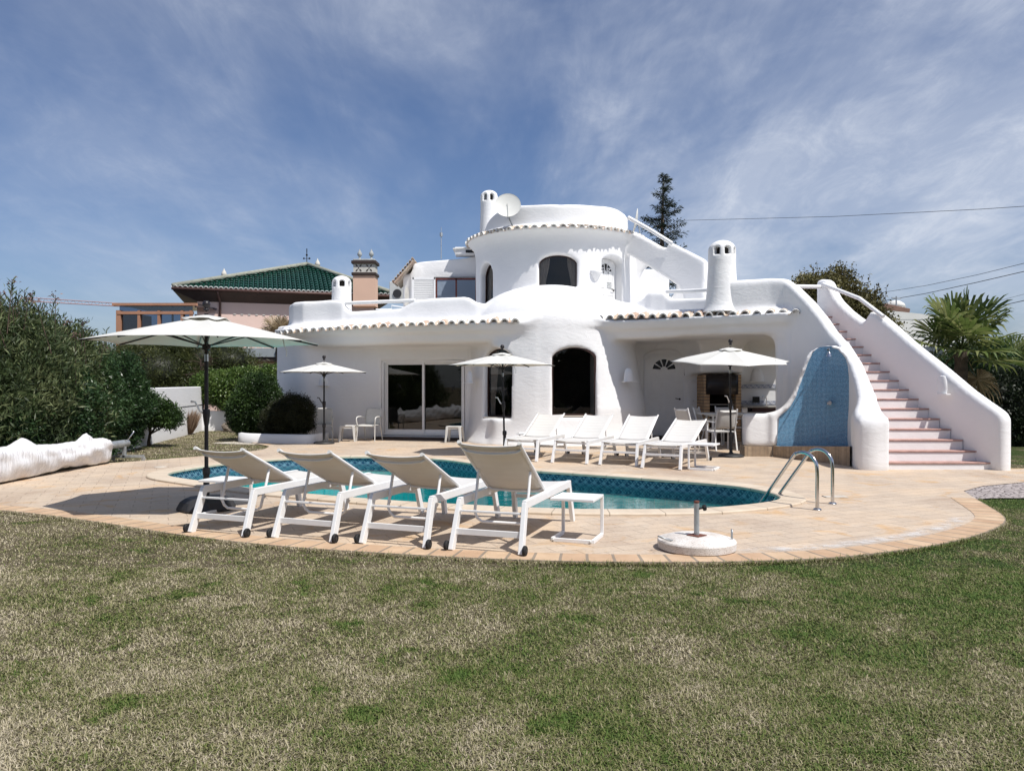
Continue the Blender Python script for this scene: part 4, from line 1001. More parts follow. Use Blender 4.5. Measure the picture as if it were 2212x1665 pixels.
# sliding patio door
M=frame_to(SD_C,wang); D=.14
b=MB(); w=2.40; z0,z1=.11,2.20
b.box((-w/2+.03,D-.03,(z0+z1)/2),(.06,.14,z1-z0)).box((w/2-.03,D-.03,(z0+z1)/2),(.06,.14,z1-z0)).box((0,D-.03,z1-.03),(w,.14,.06)).box((0,D-.03,z0+.03),(w,.14,.06))
b.box((-w/2+.10,D-.085,(z0+z1)/2),(.03,.05,z1-z0))
b.xf(M); sd=b.build('sliding_door','white_paint',house,world=True,bevel=.004)
for sgn,y in ((-1,D-.03),(1,D+.02)):
    x0,x1=(-w/2+.10,.03) if sgn<0 else (-.03,w/2-.05)
    b=MB(); cx=(x0+x1)/2; ww=x1-x0
    b.box((x0+.03,y,(z0+z1)/2),(.06,.04,z1-z0-.12)).box((x1-.03,y,(z0+z1)/2),(.06,.04,z1-z0-.12)).box((cx,y,z1-.09),(ww-.12,.04,.06)).box((cx,y,z0+.11),(ww-.12,.04,.10))
    lf=b.xf(M).build('door_leaf','white_paint',sd,world=True,bevel=.003)
    MB().add([(x0+.055,y,z0+.15),(x1-.055,y,z0+.15),(x1-.055,y,z1-.11),(x0+.055,y,z1-.11)],[(0,1,2,3)]).xf(M).build('pane','door_glass',lf,world=True)
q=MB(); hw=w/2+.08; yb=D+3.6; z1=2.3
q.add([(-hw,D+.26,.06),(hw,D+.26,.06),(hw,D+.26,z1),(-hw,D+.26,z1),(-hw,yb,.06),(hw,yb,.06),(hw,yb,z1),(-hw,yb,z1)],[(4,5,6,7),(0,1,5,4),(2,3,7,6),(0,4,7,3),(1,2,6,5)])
q.xf(M).build('room','interior_dark',sd,world=True)  # room walls coloured near-black in place of indoor shade
MB().box((.1,D+3.2,.80),(1.9,.4,.5)).xf(M).build('sideboard','dark_plastic',sd,world=True); MB().box((-.1,D+3.0,1.35),(1.1,.06,.62)).xf(M).build('television','tv_black',sd,world=True)
MB().box((0,-.16,.035),(2.62,.40,.07)).xf(M).build('doorstep','soffit_brown',sd,world=True,bevel=.01)
# swallow decals on the glass
def bird(cx,cz,s,rot,y):
    pts=[(0,.55),(.12,.25),(.65,.35),(1.0,.05),(.55,.10),(.15,-.02),(.22,-.6),(.02,-.25),(-.1,-.6),(-.08,0),(-.5,.0),(-1.0,-.35),(-.55,.22),(-.12,.28)]
    b=MB(); n=len(pts); ps=[(cx+(p[0]*math.cos(rot)-p[1]*math.sin(rot))*s,y,cz+(p[0]*math.sin(rot)+p[1]*math.cos(rot))*s) for p in pts]
    ps2=[(a,y-.002,c) for a,_,c in ps]
    b.add(ps+ps2,[tuple(range(n)),tuple(range(2*n-1,n-1,-1))]+[(i,(i+1)%n,n+(i+1)%n,n+i) for i in range(n)]).xf(M).build('bird_decal','tv_black',sd,world=True)
bird(-.70,1.48,.13,-.9,D-.035); bird(.86,1.42,.10,1.0,D+.012)

# panelled doors with fanlight
def paneldoor(M,w,z0,z1,arch,handle=True,side=1):
    o=archpts(w,z0,z1,arch); n=len(o)
    b=MB(); b.add([(p[0],0,p[1]) for p in o]+[(p[0],.05,p[1]) for p in o],[tuple(range(n))]+[(k,(k+1)%n,n+(k+1)%n,n+k) for k in range(n)])
    dr=b.xf(M).build('door','white_paint',house,world=True)
    b=MB()
    for px in(-.21,.21):
        for (a,c) in ((.12,.42),(.50,.86),(1.06,1.62)):
            zc=z0+(a+c)/2; hh=(c-a); ww=.27*w/.95
            for dz in(-1,1): b.box((px*w/.95,-.006,zc+dz*hh/2),(ww,.012,.025))
            for dx in(-1,1): b.box((px*w/.95+dx*ww/2,-.006,zc),(.025,.012,hh))
            b.box((px*w/.95,-.004,zc),(ww*.62,.010,hh*.72))
    b.xf(M).build('panel_moulding','white_paint',dr,world=True)
    b=MB(); zf=z1-.42; r0,r1=.09,.29
    for k in range(5):
        a0=math.pi*(k+.12)/5; a1=math.pi*(k+.88)/5; ps=[]
        for t in range(4): a=a0+(a1-a0)*t/3; ps.append((math.cos(a)*r1*w/.95,-.004,zf+math.sin(a)*r1))
        for t in range(3): a=a1-(a1-a0)*t/2; ps.append((math.cos(a)*r0*w/.95,-.004,zf+math.sin(a)*r0))
        b.add(ps,[tuple(range(7))])
    b.xf(M).build('fanlight','tv_black',dr,world=True)
    if handle:
        b=MB(); b.lathe([(.028,0),(.028,.012),(.012,.016),(.012,.05)],(0,0,0),12); b.xf(Matrix.Translation((side*(w/2-.09),0,z0+1.0))@Matrix.Rotation(R(90),4,'X'))
        b.tube([(side*(w/2-.09),-.05,z0+1.0),(side*(w/2-.15),-.055,z0+1.005),(side*(w/2-.22),-.05,z0+1.02)],.011,6)
        b.xf(M).build('handle','black_metal',dr,smooth=True,ang=40,world=True)
    return dr
paneldoor(frame_to((PD_C[0],21.35+.10),0),1.05,.12,2.36,.26)
MB().box((PD_C[0],21.18,.055),(1.35,.32,.11)).build('doorstep','soffit_brown',house,world=True,bevel=.01)
a=R(39); paneldoor(Matrix.Translation((0,0,0))@frame_to((DC[0]+2.46*math.sin(a)-math.sin(a)*.30,DC[1]-2.46*math.cos(a)+math.cos(a)*.30),a),.82,3.28,5.16,.20,handle=True)

# bowl lamps of plaster on the walls
def walllamp(M,r=.16,h=.17):
    b=MB(); b.lathe([(.02,-h),(.06,-h*.8),(r*.72,-h*.42),(r*.95,-.02),(r,.02),(r*.96,.025),(r*.90,.0),(r*.7,-h*.3),(.03,-h*.6)],(0,0,0),16)
    return b.xf(M).build('wall_lamp','plaster_chimney',house,smooth=True,world=True)
p=P(1281,582,22.0); a=R(24); walllamp(Matrix.Translation((DC[0]+2.46*math.sin(a),DC[1]-2.46*math.cos(a),ZV(588,21.8))),.19,.28)
# shell lamps: half dome with flat shelf, open below
def shelllamp(M,w=.15,h=.30):
    b=MB(); prof=[(.02,h),(w*.45,h*.96),(w*.72,h*.75),(w*.9,h*.4),(w*.98,0),(w*.90,0),(w*.7,h*.55),(.02,h*.9)]
    b.lathe(prof,(0,0,0),16,math.pi,2*math.pi,sy=.75); b.box((0,-.05,-.008),(w*2.5,.13,.016))
    return b.xf(M).build('wall_lamp','plaster_chimney',house,smooth=True,ang=50,world=True)
a=R(36); shelllamp(frame_to((2.0+1.64*math.sin(a),20.93-1.64*math.cos(a)),a)@Matrix.Translation((0,0,ZV(824,20.2))),.17,.34)
shelllamp(frame_to((XV(699,22.0),21.93),wang)@Matrix.Translation((0,0,ZV(832,21.9))),.15,.28)
shelllamp(frame_to((XV(1017,20.6),20.35),R(-62))@Matrix.Translation((0,0,ZV(826,20.3))),.15,.30)
shelllamp(frame_to((XV(1636,21.1),21.12),R(-8))@Matrix.Translation((0,0,ZV(824,21.0))),.19,.36)
# lamp niche on the inner face of the stair wall
b=MB().lathe([(.02,.34),(.07,.33),(.11,.24),(.12,.10),(.11,.0)],(0,0,0),14,math.pi,2*math.pi,sy=.5)
b.box((0,-.03,-.01),(.34,.10,.02))
b.xf(Matrix.Translation((xin(14.55)-.03,14.55,ZV(850,14.5)))@Matrix.Rotation(R(-75),4,'Z')).build('wall_lamp','plaster_chimney',house,smooth=True,ang=50,world=True)

# notices by the two doors: rows of small illegible dark lettering in a dark border
def notice(M,w,h,ink):
    s=MB().box((0,0,0),(w,.008,h)).xf(M).build('notice','sign_white',house,world=True)
    b=MB(); r=random.Random(4)
    for dz in(-1,1): b.box((0,-.006,dz*(h/2-.008)),(w,.005,.014))
    for dx in(-1,1): b.box((dx*(w/2-.008),-.006,0),(.014,.005,h))
    for row,(z,x0,x1) in enumerate(((.34,-.46,.44),(.14,-.28,.32),(0.02,-.38,.38),(-.13,-.42,.42),(-.33,-.34,.36))):
        x=x0*w*.92; hh=(.012 if row!=2 else .006)*h/.21
        while x<x1*w*.92:
            l=r.uniform(.008,.016)*w/.3; b.box((x+l/2,-.0062,z*h*.95),(l,.004,hh*1.6)); x+=l+(.006 if r.random()<.8 else .016)*w/.3
    b.xf(M).build('lettering',ink,s,world=True)
notice(Matrix.Translation((XV(1487,21.3),21.32,ZV(804,21.3))),.225,.165,'sign_ink')
a=R(34.5); notice(frame_to((DC[0]+2.49*math.sin(a),DC[1]-2.49*math.cos(a)),a)@Matrix.Translation((0,0,ZV(617,22))),.17,.17,'grey_stone')
# shelf ledge and coat rail right of the door
b=MB().box((XV(1511,21.3),21.3,ZV(823.5,21.3)),(.50,.05,.02)); b.build('ledge','plaster',house,world=True)
rl=MB().box((XV(1511,21.3),21.33,ZV(866,21.3)),(.50,.02,.05)).build('coat_rail','white_paint',house,world=True)
for i in range(4): MB().tube([(XV(1511,21.3)-.18+.12*i,21.31,ZV(866,21.3)),(XV(1511,21.3)-.18+.12*i,21.27,ZV(866,21.3)),(XV(1511,21.3)-.18+.12*i,21.265,ZV(864.5,21.3))],.006,5).build('hook','steel',rl,world=True)
MB().box((XV(1518,21.25),21.30,.10),(.8,.05,.2)).build('skirting','white_paint',house,world=True)

# barbecue: brick jambs, black hood, sooty recess, plaster breast above
BX=(XV(1519,20.6),XV(1600,20.6)); BY=20.55
def brickbox(name,x0,x1,y0,y1,z0,z1,mat,par):
    b=MB(); 
    for (p,q) in (((x0,y0),(x1,y0)),((x1,y0),(x1,y1)),((x0,y1),(x0,y0))):
        ln=math.dist(p,q); b.add([(p[0],p[1],z0),(q[0],q[1],z0),(q[0],q[1],z1),(p[0],p[1],z1)],[(0,1,2,3)],[(0,z0),(ln,z0),(ln,z1),(0,z1)])
    b.add([(x0,y0,z1),(x1,y0,z1),(x1,y1,z1),(x0,y1,z1)],[(0,1,2,3)],[(0,0),(x1-x0,0),(x1-x0,y1-y0),(0,y1-y0)])
    return b.build(name,mat,par,world=True,uv=True)
bb=MB().box(((BX[0]+BX[1])/2,21.25,.9),(BX[1]-BX[0]-.02,.02,1.78)).build('barbecue','sooty_brick',house,world=True)
brickbox('brick_jamb',BX[0],BX[0]+.16,BY,21.3,0,1.79,'brick',bb); brickbox('brick_jamb',BX[1]-.15,BX[1],BY,21.3,0,1.79,'brick',bb)
brickbox('brick_base',BX[0]+.16,BX[1]-.15,BY+.06,21.3,0,.80,'sooty_brick',bb)
b=MB(); n=12; x0,x1=BX[0]+.06,BX[1]-.09; vs=[]
for i in range(n+1):
    u=i/n; y=BY-.02-.10*math.sin(math.pi*u); vs+= [(x0+(x1-x0)*u,y,1.26),(x0+(x1-x0)*u,y+.0,1.78)]
b.add(vs,[(2*i,2*i+2,2*i+3,2*i+1) for i in range(n)]); b.build('hood','black_metal',bb,smooth=True,world=True,solid=.01)
MB().box(((BX[0]+BX[1])/2,BY+.2,.99),(BX[1]-BX[0]-.36,.34,.02)).build('grill','steel',bb,world=True)
# kitchen counter along the back
K0,K1=XV(1601,20.6),7.55
ct=MB().box(((K0+K1)/2,20.72,.93),(K1-K0,.60,.04)).build('counter','terrazzo_grey',house,world=True,bevel=.006)
MB().box(((K0+K1)/2+.14,20.80,.45),(K1-K0-.3,.44,.90)).build('cupboard','counter_dark',ct,world=True)
MB().box((K0+.07,20.76,.45),(.14,.50,.90)).build('side_panel','plaster',ct,world=True)
def band(z,name):
    y0=lambda x: 21.35-(x-5.15)*.157-.012
    x0,x1=K0-.0,7.5
    MB().add([(x0,y0(x0),z-.05),(x1,y0(x1),z-.05),(x1,y0(x1),z+.05),(x0,y0(x0),z+.05)],[(0,1,2,3)],[(0,0),(x1-x0,0),(x1-x0,.1),(0,.1)]).build(name,'kitchen_band',ct,world=True,uv=True)
band(1.475,'tile_band'); band(1.03,'tile_band')
yk=lambda x: 21.35-(x-5.15)*.157-.02
MB().box((XV(1635,21.0),yk(XV(1635,21))-.01,ZV(863,21)),(.19,.02,.16)).build('splash_plate','tv_black',ct,world=True)
xx=XV(1651,20.9); MB().tube([(xx+.06,20.9,.95),(xx+.06,20.9,1.12),(xx+.04,20.88,1.19),(xx-.02,20.84,1.215),(xx-.08,20.80,1.20),(xx-.10,20.78,1.15)],.012,8).build('tap','steel',ct,smooth=True,world=True)
# ---------------------------------------------------------------- garden furniture
def make_lounger(ang,label,group):
    t=thing('sun_lounger',label,'sun lounger',group=group)
    pv=.90; zf=.42; ca,sa=math.cos(R(ang)),math.sin(R(ang))
    fm='white_powdercoat'
    for s in(-1,1):
        MB().bar((s*.335,0,0),(s*.318,.165,.435),.042,.074,up=(0,1,0)).build('leg',fm,t,bevel=.004)
        MB().bar((s*.335,1.83,0),(s*.318,1.70,.435),.042,.074,up=(0,1,0)).build('leg',fm,t,bevel=.004)
        b=MB(); b.bar((s*.318,.14,.425),(s*.318,1.74,.425),.042,.074).build('side_rail',fm,t,bevel=.004)
        w=MB().lathe([(.012,-.015),(.040,-.015),(.046,-.008),(.046,.008),(.040,.015),(.012,.015)],(0,0,0),18).xf(Matrix.Translation((s*.375,-.02,.047))@Matrix.Rotation(R(90),4,'Y'))
        wo=w.build('wheel','rubber',t,smooth=True,ang=40)
        MB().lathe([(.016,-.018),(.016,.018)],(0,0,0),10).xf(Matrix.Translation((s*.375,-.02,.047))@Matrix.Rotation(R(90),4,'Y')).build('hub','dark_plastic',wo)
    for y,z,h in((.062,.165,.055),(1.775,.26,.042),(.12,.345,.02),(1.70,.40,.03)):
        MB().box((0,y,z),(.62,.022,h)).build('crossbar',fm,t,bevel=.003)
    # seat sling with quilting and sag
    def quilt(w,l,n=24,m=10,sag=.018,rib=7):
        vs=[]
        for i in range(n+1):
            for j in range(m+1):
                u=i/n; v=j/m*2-1; z=-sag*(1-v*v)-.004*abs(math.sin(math.pi*rib*u))**.35*-1-.004
                vs.append((v*w/2,u*l,z))
        fs=[(i*(m+1)+j,i*(m+1)+j+1,(i+1)*(m+1)+j+1,(i+1)*(m+1)+j) for i in range(n) for j in range(m)]
        return vs,fs
    vs,fs=quilt(.60,.84,28,8,.016,6)
    MB().add([(x,y+pv,z+.452) for x,y,z in vs],fs).build('seat','sling_fabric',t,smooth=True,solid=.012)
    bl=.97; M=Matrix.Translation((0,pv-.01,zf+.03))@Matrix.Rotation(R(180-ang),4,'X')@Matrix.Rotation(R(180),4,'Y')
    # backrest in its own plane: +y runs up the back
    def bp(x,y,z=0): return Vector((x,pv-.01-y*ca+z*sa*-1*-1*0+ -z*sa, zf+.03+y*sa+z*ca)) if False else Vector((x,pv-.01-y*ca-z*(-sa),zf+.03+y*sa+z*ca))
    vs,fs=quilt(.575,bl-.04,32,10,.022,8)
    br=MB().add([bp(x,y+.02,z) for x,y,z in vs],fs).build('backrest','sling_fabric',t,smooth=True,solid=.012)
    for s in(-1,1):
        MB().tube([bp(s*.292,0),bp(s*.292,bl)],.0165,10).build('back_tube',fm,br,smooth=True,ang=50)
        MB().tube([bp(s*.292,bl-.025),bp(s*.292,bl+.012)],[.021,.019],10).build('end_cap','white_plastic',br,smooth=True,ang=50)
    MB().tube([bp(s,bl-.10,z) for s,z in((-.285,-.005),(-.24,-.035),(-.12,-.052),(0,-.056),(.12,-.052),(.24,-.035),(.285,-.005))],.012,8).build('top_brace',fm,br,smooth=True)
    MB().tube([bp(s,.07,z) for s,z in((-.285,-.005),(-.24,-.035),(0,-.045),(.24,-.035),(.285,-.005))],.011,8).build('lower_brace',fm,br,smooth=True)
    # hanging toothed U prop
    hp=.46; top=bp(.262,hp,-.02); yb=top.y-.10; z0=.205
    path=[]
    for s in(1,-1):
        q=[Vector((s*.262,top.y,top.z)),Vector((s*.262,top.y-.05,(top.z+z0)/2+.05)),Vector((s*.258,yb-.01,z0+.09)),Vector((s*.235,yb,z0+.03)),Vector((s*.19,yb,z0))]
        path+= q if s==1 else q[::-1]
    pr=MB().tube(path,.0145,8).build('prop',fm,t,smooth=True,ang=60)
    for s in(-1,1):
        b=MB()
        for k in range(5):
            f=.25+.14*k; p=Vector((s*.262,top.y-.02-.08*f,top.z+(z0+.05-top.z)*f))
            b.add([p+Vector((-.004,.012,.0)),p+Vector((.004,.012,0)),p+Vector((.004,.040,.018)),p+Vector((-.004,.040,.018)),p+Vector((-.004,.012,.032)),p+Vector((.004,.012,.032))],[(0,1,2,3),(3,2,5,4),(0,3,4),(1,5,2),(0,4,5,1)])
        b.build('tooth_rack',fm,pr)
    return t
LG='sun loungers around the pool'
def place(o,rear,front,z=0,sc=1):
    dx,dy=front[0]-rear[0],front[1]-rear[1]; o.location=(rear[0],rear[1],z); o.rotation_euler=(0,0,math.atan2(-dx,dy)); o.scale=(sc,sc,sc)
la=make_lounger(25,'leftmost near lounger, beside the dark umbrella base, back towards the lawn',LG); place(la,(-2.96,7.735),(-2.33,9.43))
lb=copy_tree(la); lb['label']='near lounger second from the left, low reclined back towards the lawn'; place(lb,(-2.026,7.46),(-1.38,9.16))
lc=copy_tree(la); lc['label']='near lounger third from the left, between the second one and the upright one'; place(lc,(-1.108,7.19),(-.49,8.86))
ld=make_lounger(33,'nearest lounger with the steepest back, next to the white side table',LG); place(ld,(-.235,6.90),(.35,8.61))
le=make_lounger(29,'x',LG); COLX=le
FL=[((.88,17.1),(.13,15.2),'lounger farthest left in the row by the tower, foot towards the pool'),((1.90,16.62),(1.02,14.62),'second lounger of the far row, in front of the tall arched window'),
    ((2.78,16.2),(1.84,14.06),'third lounger of the far row, its back half in shade'),((3.62,15.55),(2.56,13.60),'rightmost lounger of the far row, beside the side table and umbrella')]
for i,(r,f,lab) in enumerate(FL):
    o=(le if i==0 else copy_tree(le)) if i<3 else copy_tree(la); o['label']=lab; place(o,r,f); o.scale=(1.05,1.08,.95)
    # far loungers: rear anchor is the wheel end
def side_table(label,loc,rz,h=.42,w=.43,d=.42,cat_group='white side tables beside the loungers'):
    t=thing('side_table',label,'side table',(*loc,0),rz,cat_group)
    MB().box((0,0,h-.013),(w,d,.026)).build('table_top','white_powdercoat',t,bevel=.004)
    for s in(-1,1):
        MB().box((s*(w/2-.015),d/2-.014,h/2),(.03,.028,h-.03)).build('leg','white_powdercoat',t,bevel=.003)
        MB().box((s*(w/2-.015),0,.018),(.03,d-.05,.036)).build('foot_rail','white_powdercoat',t,bevel=.003)
    MB().box((0,-d/2+.014,.018),(w-.06,.028,.036)).build('front_rail','white_powdercoat',t,bevel=.003)
    for s in(-1,1): MB().lathe([(.012,0),(.014,.006),(.008,.012)],(0,0,0),10).xf(Matrix.Translation((s*(w/2-.03),-d/2,.02))@Matrix.Rotation(R(90),4,'X')).build('glide','white_plastic',t,smooth=True)
    return t
s0=side_table('white C shaped side table standing clear at the right of the nearest lounger',(.64,7.53),R(-20))
def cp(o,label,loc,rz,sc=1):
    c=copy_tree(o); c['label']=label; c.location=(*loc,0); c.rotation_euler=(0,0,rz); c.scale=(sc,sc,sc); return c
cp(s0,'white side table half hidden under the leftmost near lounger',(-3.33,8.95),R(-16))
cp(s0,'white side table behind the foot of the farthest left far lounger, by the tower',(.36,16.85),R(-8),1.1)
cp(s0,'white side table at the right end of the far lounger row',(3.44,13.78),R(62),1.1)

def umbrella(label,loc,rad,h,base='round',rz=0,lean=(0,0),group='cream parasols on black poles',pole=.019,crank=1,vr=.2,tilt=0):
    t=thing('parasol',label,'parasol',(*loc,0),rz,group); tilted=[]
    hr=h-.42*rad/1.36-.03; ha=h-.14; N8=8
    lx,ly=lean
    zt0=h*.745
    _m=Matrix.Rotation(-rz,3,'Z')@Vector((0,-1,0))
    def lp(z):
        if not tilt or z<=zt0: return Vector((lx*z,ly*z,z))
        return Vector((lx*zt0,ly*zt0,zt0))+(Vector((lx,ly,1))*math.cos(R(tilt))+_m*math.sin(R(tilt)))*(z-zt0)
    MB().tube([lp(.05),lp(zt0),lp(h-.10)],pole,12).build('pole','black_metal',t,smooth=True,ang=50)
    if base=='round':
        b=MB().lathe([(.262,0),(.265,.02),(.25,.045),(.19,.062),(.10,.075),(.045,.085),(.034,.10)],(0,0,0),36)
        bo=b.build('base','dark_plastic',t,smooth=True,ang=35)
        MB().lathe([(.034,.09),(.034,.42),(.040,.425),(.046,.44),(.046,.50),(.040,.515),(.030,.52)],(0,0,0),16).build('base_tube','dark_plastic',bo,smooth=True,ang=35)
    else:
        b=MB(); n=8
        def ring(r,z,rr=0): return [(r*math.cos(2*math.pi*(k+.5)/n)*(1.0),r*math.sin(2*math.pi*(k+.5)/n)*1.0,z) for k in range(n)]
        vs=ring(.335,0)+ring(.345,.03)+ring(.30,.11)+ring(.235,.15)+ring(.05,.155); fs=[(i*n+k,i*n+(k+1)%n,(i+1)*n+(k+1)%n,(i+1)*n+k) for i in range(4) for k in range(n)]+[tuple(range(n-1,-1,-1)),tuple(4*n+k for k in range(n))]
        bo=b.add(vs,fs).build('base','dark_plastic',t,bevel=.015)
        MB().lathe([(.036,.15),(.036,.42),(.044,.43),(.044,.50),(.034,.51)],(0,0,0),16).build('base_tube','dark_plastic',bo,smooth=True,ang=35)
    MB().tube([lp(h*.725),lp(h*.76)],pole+.0025,12).build('tilt_joint','steel',t,smooth=True,ang=50)
    c=lp(h-.075)
    MB().lathe([(.010,0),(.030,.01),(.032,.03),(.018,.04),(.040,.06),(.047,.085),(.040,.115),(.02,.13),(.001,.132)],tuple(c),16).build('finial','black_metal',t,smooth=True)
    lp0=lp
    lp=lambda z: Vector((lx*z,ly*z,z))
    # canopy: eight gores, sagging between the ribs, edge slightly scooped
    vs=[];seg=6; rows=9; m=N8*seg
    for i in range(rows+1):
        f=.045+.955*i/rows
        for k in range(m):
            a=2*math.pi*k/m+math.pi/8; q=(k%seg)/seg; s=math.sin(math.pi*q)  # 0 at the ribs
            chord=math.cos(math.pi/8)/math.cos((q-.5)*math.pi/4); r=rad*f*(chord*(1-.035*s*f))
            z=ha+(hr-ha)*(f**1.06) -.022*s*math.sin(math.pi*f)*rad +.010*s*f
            p=lp(z); vs.append((p.x+math.cos(a)*r,p.y+math.sin(a)*r,z))
    fs=[(i*m+k,i*m+(k+1)%m,(i+1)*m+(k+1)%m,(i+1)*m+k) for i in range(rows) for k in range(m)]
    cn=MB().add(vs,fs).build('canopy','canopy_fabric',t,smooth=False,solid=.003)
    me=cn.data; me.polygons.foreach_set('use_smooth',[True]*len(me.polygons))
    bm=bmesh.new(); bm.from_mesh(me)
    for e in bm.edges:
        k0,k1=e.verts[0].index%m,e.verts[1].index%m
        if k0==k1 and k0%seg==0: e.smooth=False
    bm.to_mesh(me); bm.free()
    # vent cap
    vs=[]
    for i in range(4):
        f=i/3
        for k in range(m):
            a=2*math.pi*k/m+math.pi/8; q=(k%seg)/seg; s=math.sin(math.pi*q); r=rad*(.03+(vr-.03)*f)*math.cos(math.pi/8)/math.cos((q-.5)*math.pi/4)
            z=ha+.020-.050*f-.012*s*f*(1 if i==3 else .3)+.012*math.sin(a*5+i)*f; p=lp(z); vs.append((p.x+math.cos(a)*r,p.y+math.sin(a)*r,z))
    MB().add(vs,[(i*m+k,i*m+(k+1)%m,(i+1)*m+(k+1)%m,(i+1)*m+k) for i in range(3) for k in range(m)]).build('vent_cap','canopy_fabric',cn,smooth=True,solid=.003)
    hub=lp(ha-.06); run=lp(ha-.36*rad/1.36)
    MB().lathe([(.03,-.03),(.045,-.02),(.045,.02),(.03,.03)],tuple(hub),12).build('hub','black_metal',t,smooth=True,ang=40)
    MB().lathe([(.026,-.05),(.042,-.04),(.050,.0),(.040,.03)],tuple(run),12).build('runner','black_metal',t,smooth=True,ang=40)
    for k in range(N8):
        a=2*math.pi*k/N8+math.pi/8; e=lp(hr); end=Vector((e.x+math.cos(a)*rad*.985,e.y+math.sin(a)*rad*.985,hr-.008)); st=hub+Vector((math.cos(a)*.04,math.sin(a)*.04,0))
        rb=MB().bar(st,end,.012,.018).build('rib','black_metal',t)
        mid=st+(end-st)*.46; MB().bar(run+Vector((math.cos(a)*.045,math.sin(a)*.045,.01)),mid,.010,.014).build('strut','black_metal',rb)
    if crank:
        z=h*.47
        b=MB().lathe([(.020,-.17),(.030,-.12),(.042,-.04),(.044,.03),(.040,.05),(.022,.055)],tuple(lp(z)),12); ck=b.build('crank_housing','black_metal',t,smooth=True,ang=40)
        p=lp0(z)+Vector((-.045,-.01,.01)); MB().tube([p,p+Vector((-.02,-.03,.02)),p+Vector((-.075,-.03,.13)),p+Vector((-.125,-.03,.135))],[.016,.012,.012,.014],8).build('crank_handle','rail_white' if crank==1 else 'black_metal',ck,smooth=True)
    # loose tie cord hanging from one edge
    if tilt:
        piv=Vector((lx*zt0,ly*zt0,zt0)); ax=Vector((0,0,1)).cross(_m); RM=Matrix.Translation(piv)@Matrix.Rotation(R(tilt),4,ax)@Matrix.Translation(-piv)
        def bendall(o):
            o.data.transform(RM)
            for ch in o.children: bendall(ch)
        for o in list(t.children):
            if o.name.split('.')[0] in('canopy','rib','hub','runner'): bendall(o)
    a=2*math.pi*(6 if rad<1.3 else 7)/8+math.pi/8; e=lp(hr); p=Vector((e.x+math.cos(a)*rad*.8,e.y+math.sin(a)*rad*.8,hr+.035))
    MB().tube([p+Vector((0,0,0)),p+Vector((.02,-.01,-.10)),p+Vector((.05,-.02,-.16)),p+Vector((.045,-.02,-.22))],.006,6).build('tie_cord','rope_white',t,smooth=True)
    return t
umbrella('largest cream parasol, closest to the camera at the left, on a faceted black base',(-3.70,9.31),1.355,2.47,base='oct',rz=R(4),pole=.024,vr=.21)
umbrella('small cream parasol by the plastic chairs, in front of the long white wall',(XV(700,19.8),19.8),1.16,2.22,rz=R(10),crank=2,pole=.021)
umbrella('cream parasol in front of the tower, leaning slightly left, base hidden behind loungers',(XV(1090,16.7),16.7),1.19,2.33,rz=R(-8),lean=(-.022,0),pole=.021)
umbrella('cream parasol in front of the porch kitchen on a round black base',(XV(1579,16.2),16.2),1.25,2.42,rz=R(22.5),lean=(-.014,0),pole=.021,tilt=6)

# pool ladder
t=thing('pool_ladder','curved stainless steel grab rails of the pool ladder','pool ladder',(3.85,9.5,0))
def rail(b0,e0):
    b=Vector((*b0,0)); d=(Vector((*e0,0))-b); ln=d.length; d.normalize(); pts=[]
    pts.append(b+Vector((0,0,.0))); pts.append(b+Vector((0,0,.30))); pts.append(b+Vector((0,0,.44)))
    r=.20; 
    for k in range(1,9):
        a=math.pi-math.pi*.76*k/8; pts.append(b+d*(r+r*math.cos(a))+Vector((0,0,.48+r*math.sin(a)*1.0)))
    last=pts[-1]; end=Vector((*e0,-.22)); pts.append(last+(end-last)*.5); pts.append(end-Vector((0,0,0))+(last-end)*.12); pts.append(end+d*.03); pts.append(end+d*.03+Vector((0,0,-.55)))
    q=catmull([tuple(p) for p in pts],4,False)
    o=MB().tube(q,.0215,14).build('rail','steel',t,smooth=True,ang=60,world=True)
    MB().lathe([(.052,0),(.052,.006),(.042,.018),(.024,.024)],(b0[0],b0[1],.002),20).build('flange','steel',o,smooth=True,ang=35,world=True)
rail((3.68,9.27),(3.15,10.12)); rail((4.06,9.74),(3.52,10.60))
for z in(-.30,-.55): MB().bar((3.19,10.16,z),(3.54,10.61,z),.08,.03).build('step','steel',t,world=True,bevel=.005)

# concrete parasol base in the foreground
t=thing('parasol_stand','round white terrazzo parasol base with a steel tube, empty, nearest thing at right','parasol stand',(1.70,7.08,0))
sl=MB().lathe([(.335,0),(.352,.012),(.356,.075),(.348,.088),(.30,.094),(.27,.112),(.18,.118),(.001,.120)],(0,0,0),56).build('slab','terrazzo_white' if 'terrazzo_white' in MATS else 'white_mortar',t,smooth=True,ang=28)
MB().lathe([(.338,-.0),(.345,.002),(.345,.012),(.338,.013)],(0,0,.001),56).build('rust_ring','rust',t,smooth=True)
MB().box((0,0,.124),(.13,.13,.008),Matrix.Rotation(R(40),3,'Z')).build('foot_plate','rust',t)
tb=MB(); prof=[(.0245,0),(.0245,.31),(.019,.31),(.019,.2)]; tb.lathe(prof,(0,0,.126),20).build('tube','galvanised',t,smooth=True,ang=40)
MB().lathe([(.0252,0),(.0252,.02)],(0,0,.420),20).build('tube_rim','rust',t,smooth=True)
kn=MB().lathe([(.010,-.04),(.010,0),(.026,.004),(.029,.012),(.029,.026),(.022,.034),(.001,.036)],(0,0,0),14).xf(Matrix.Translation((.052,-.01,.375))@Matrix.Rotation(R(80),4,'Y')).build('knob','rubber',t,smooth=True,ang=40)
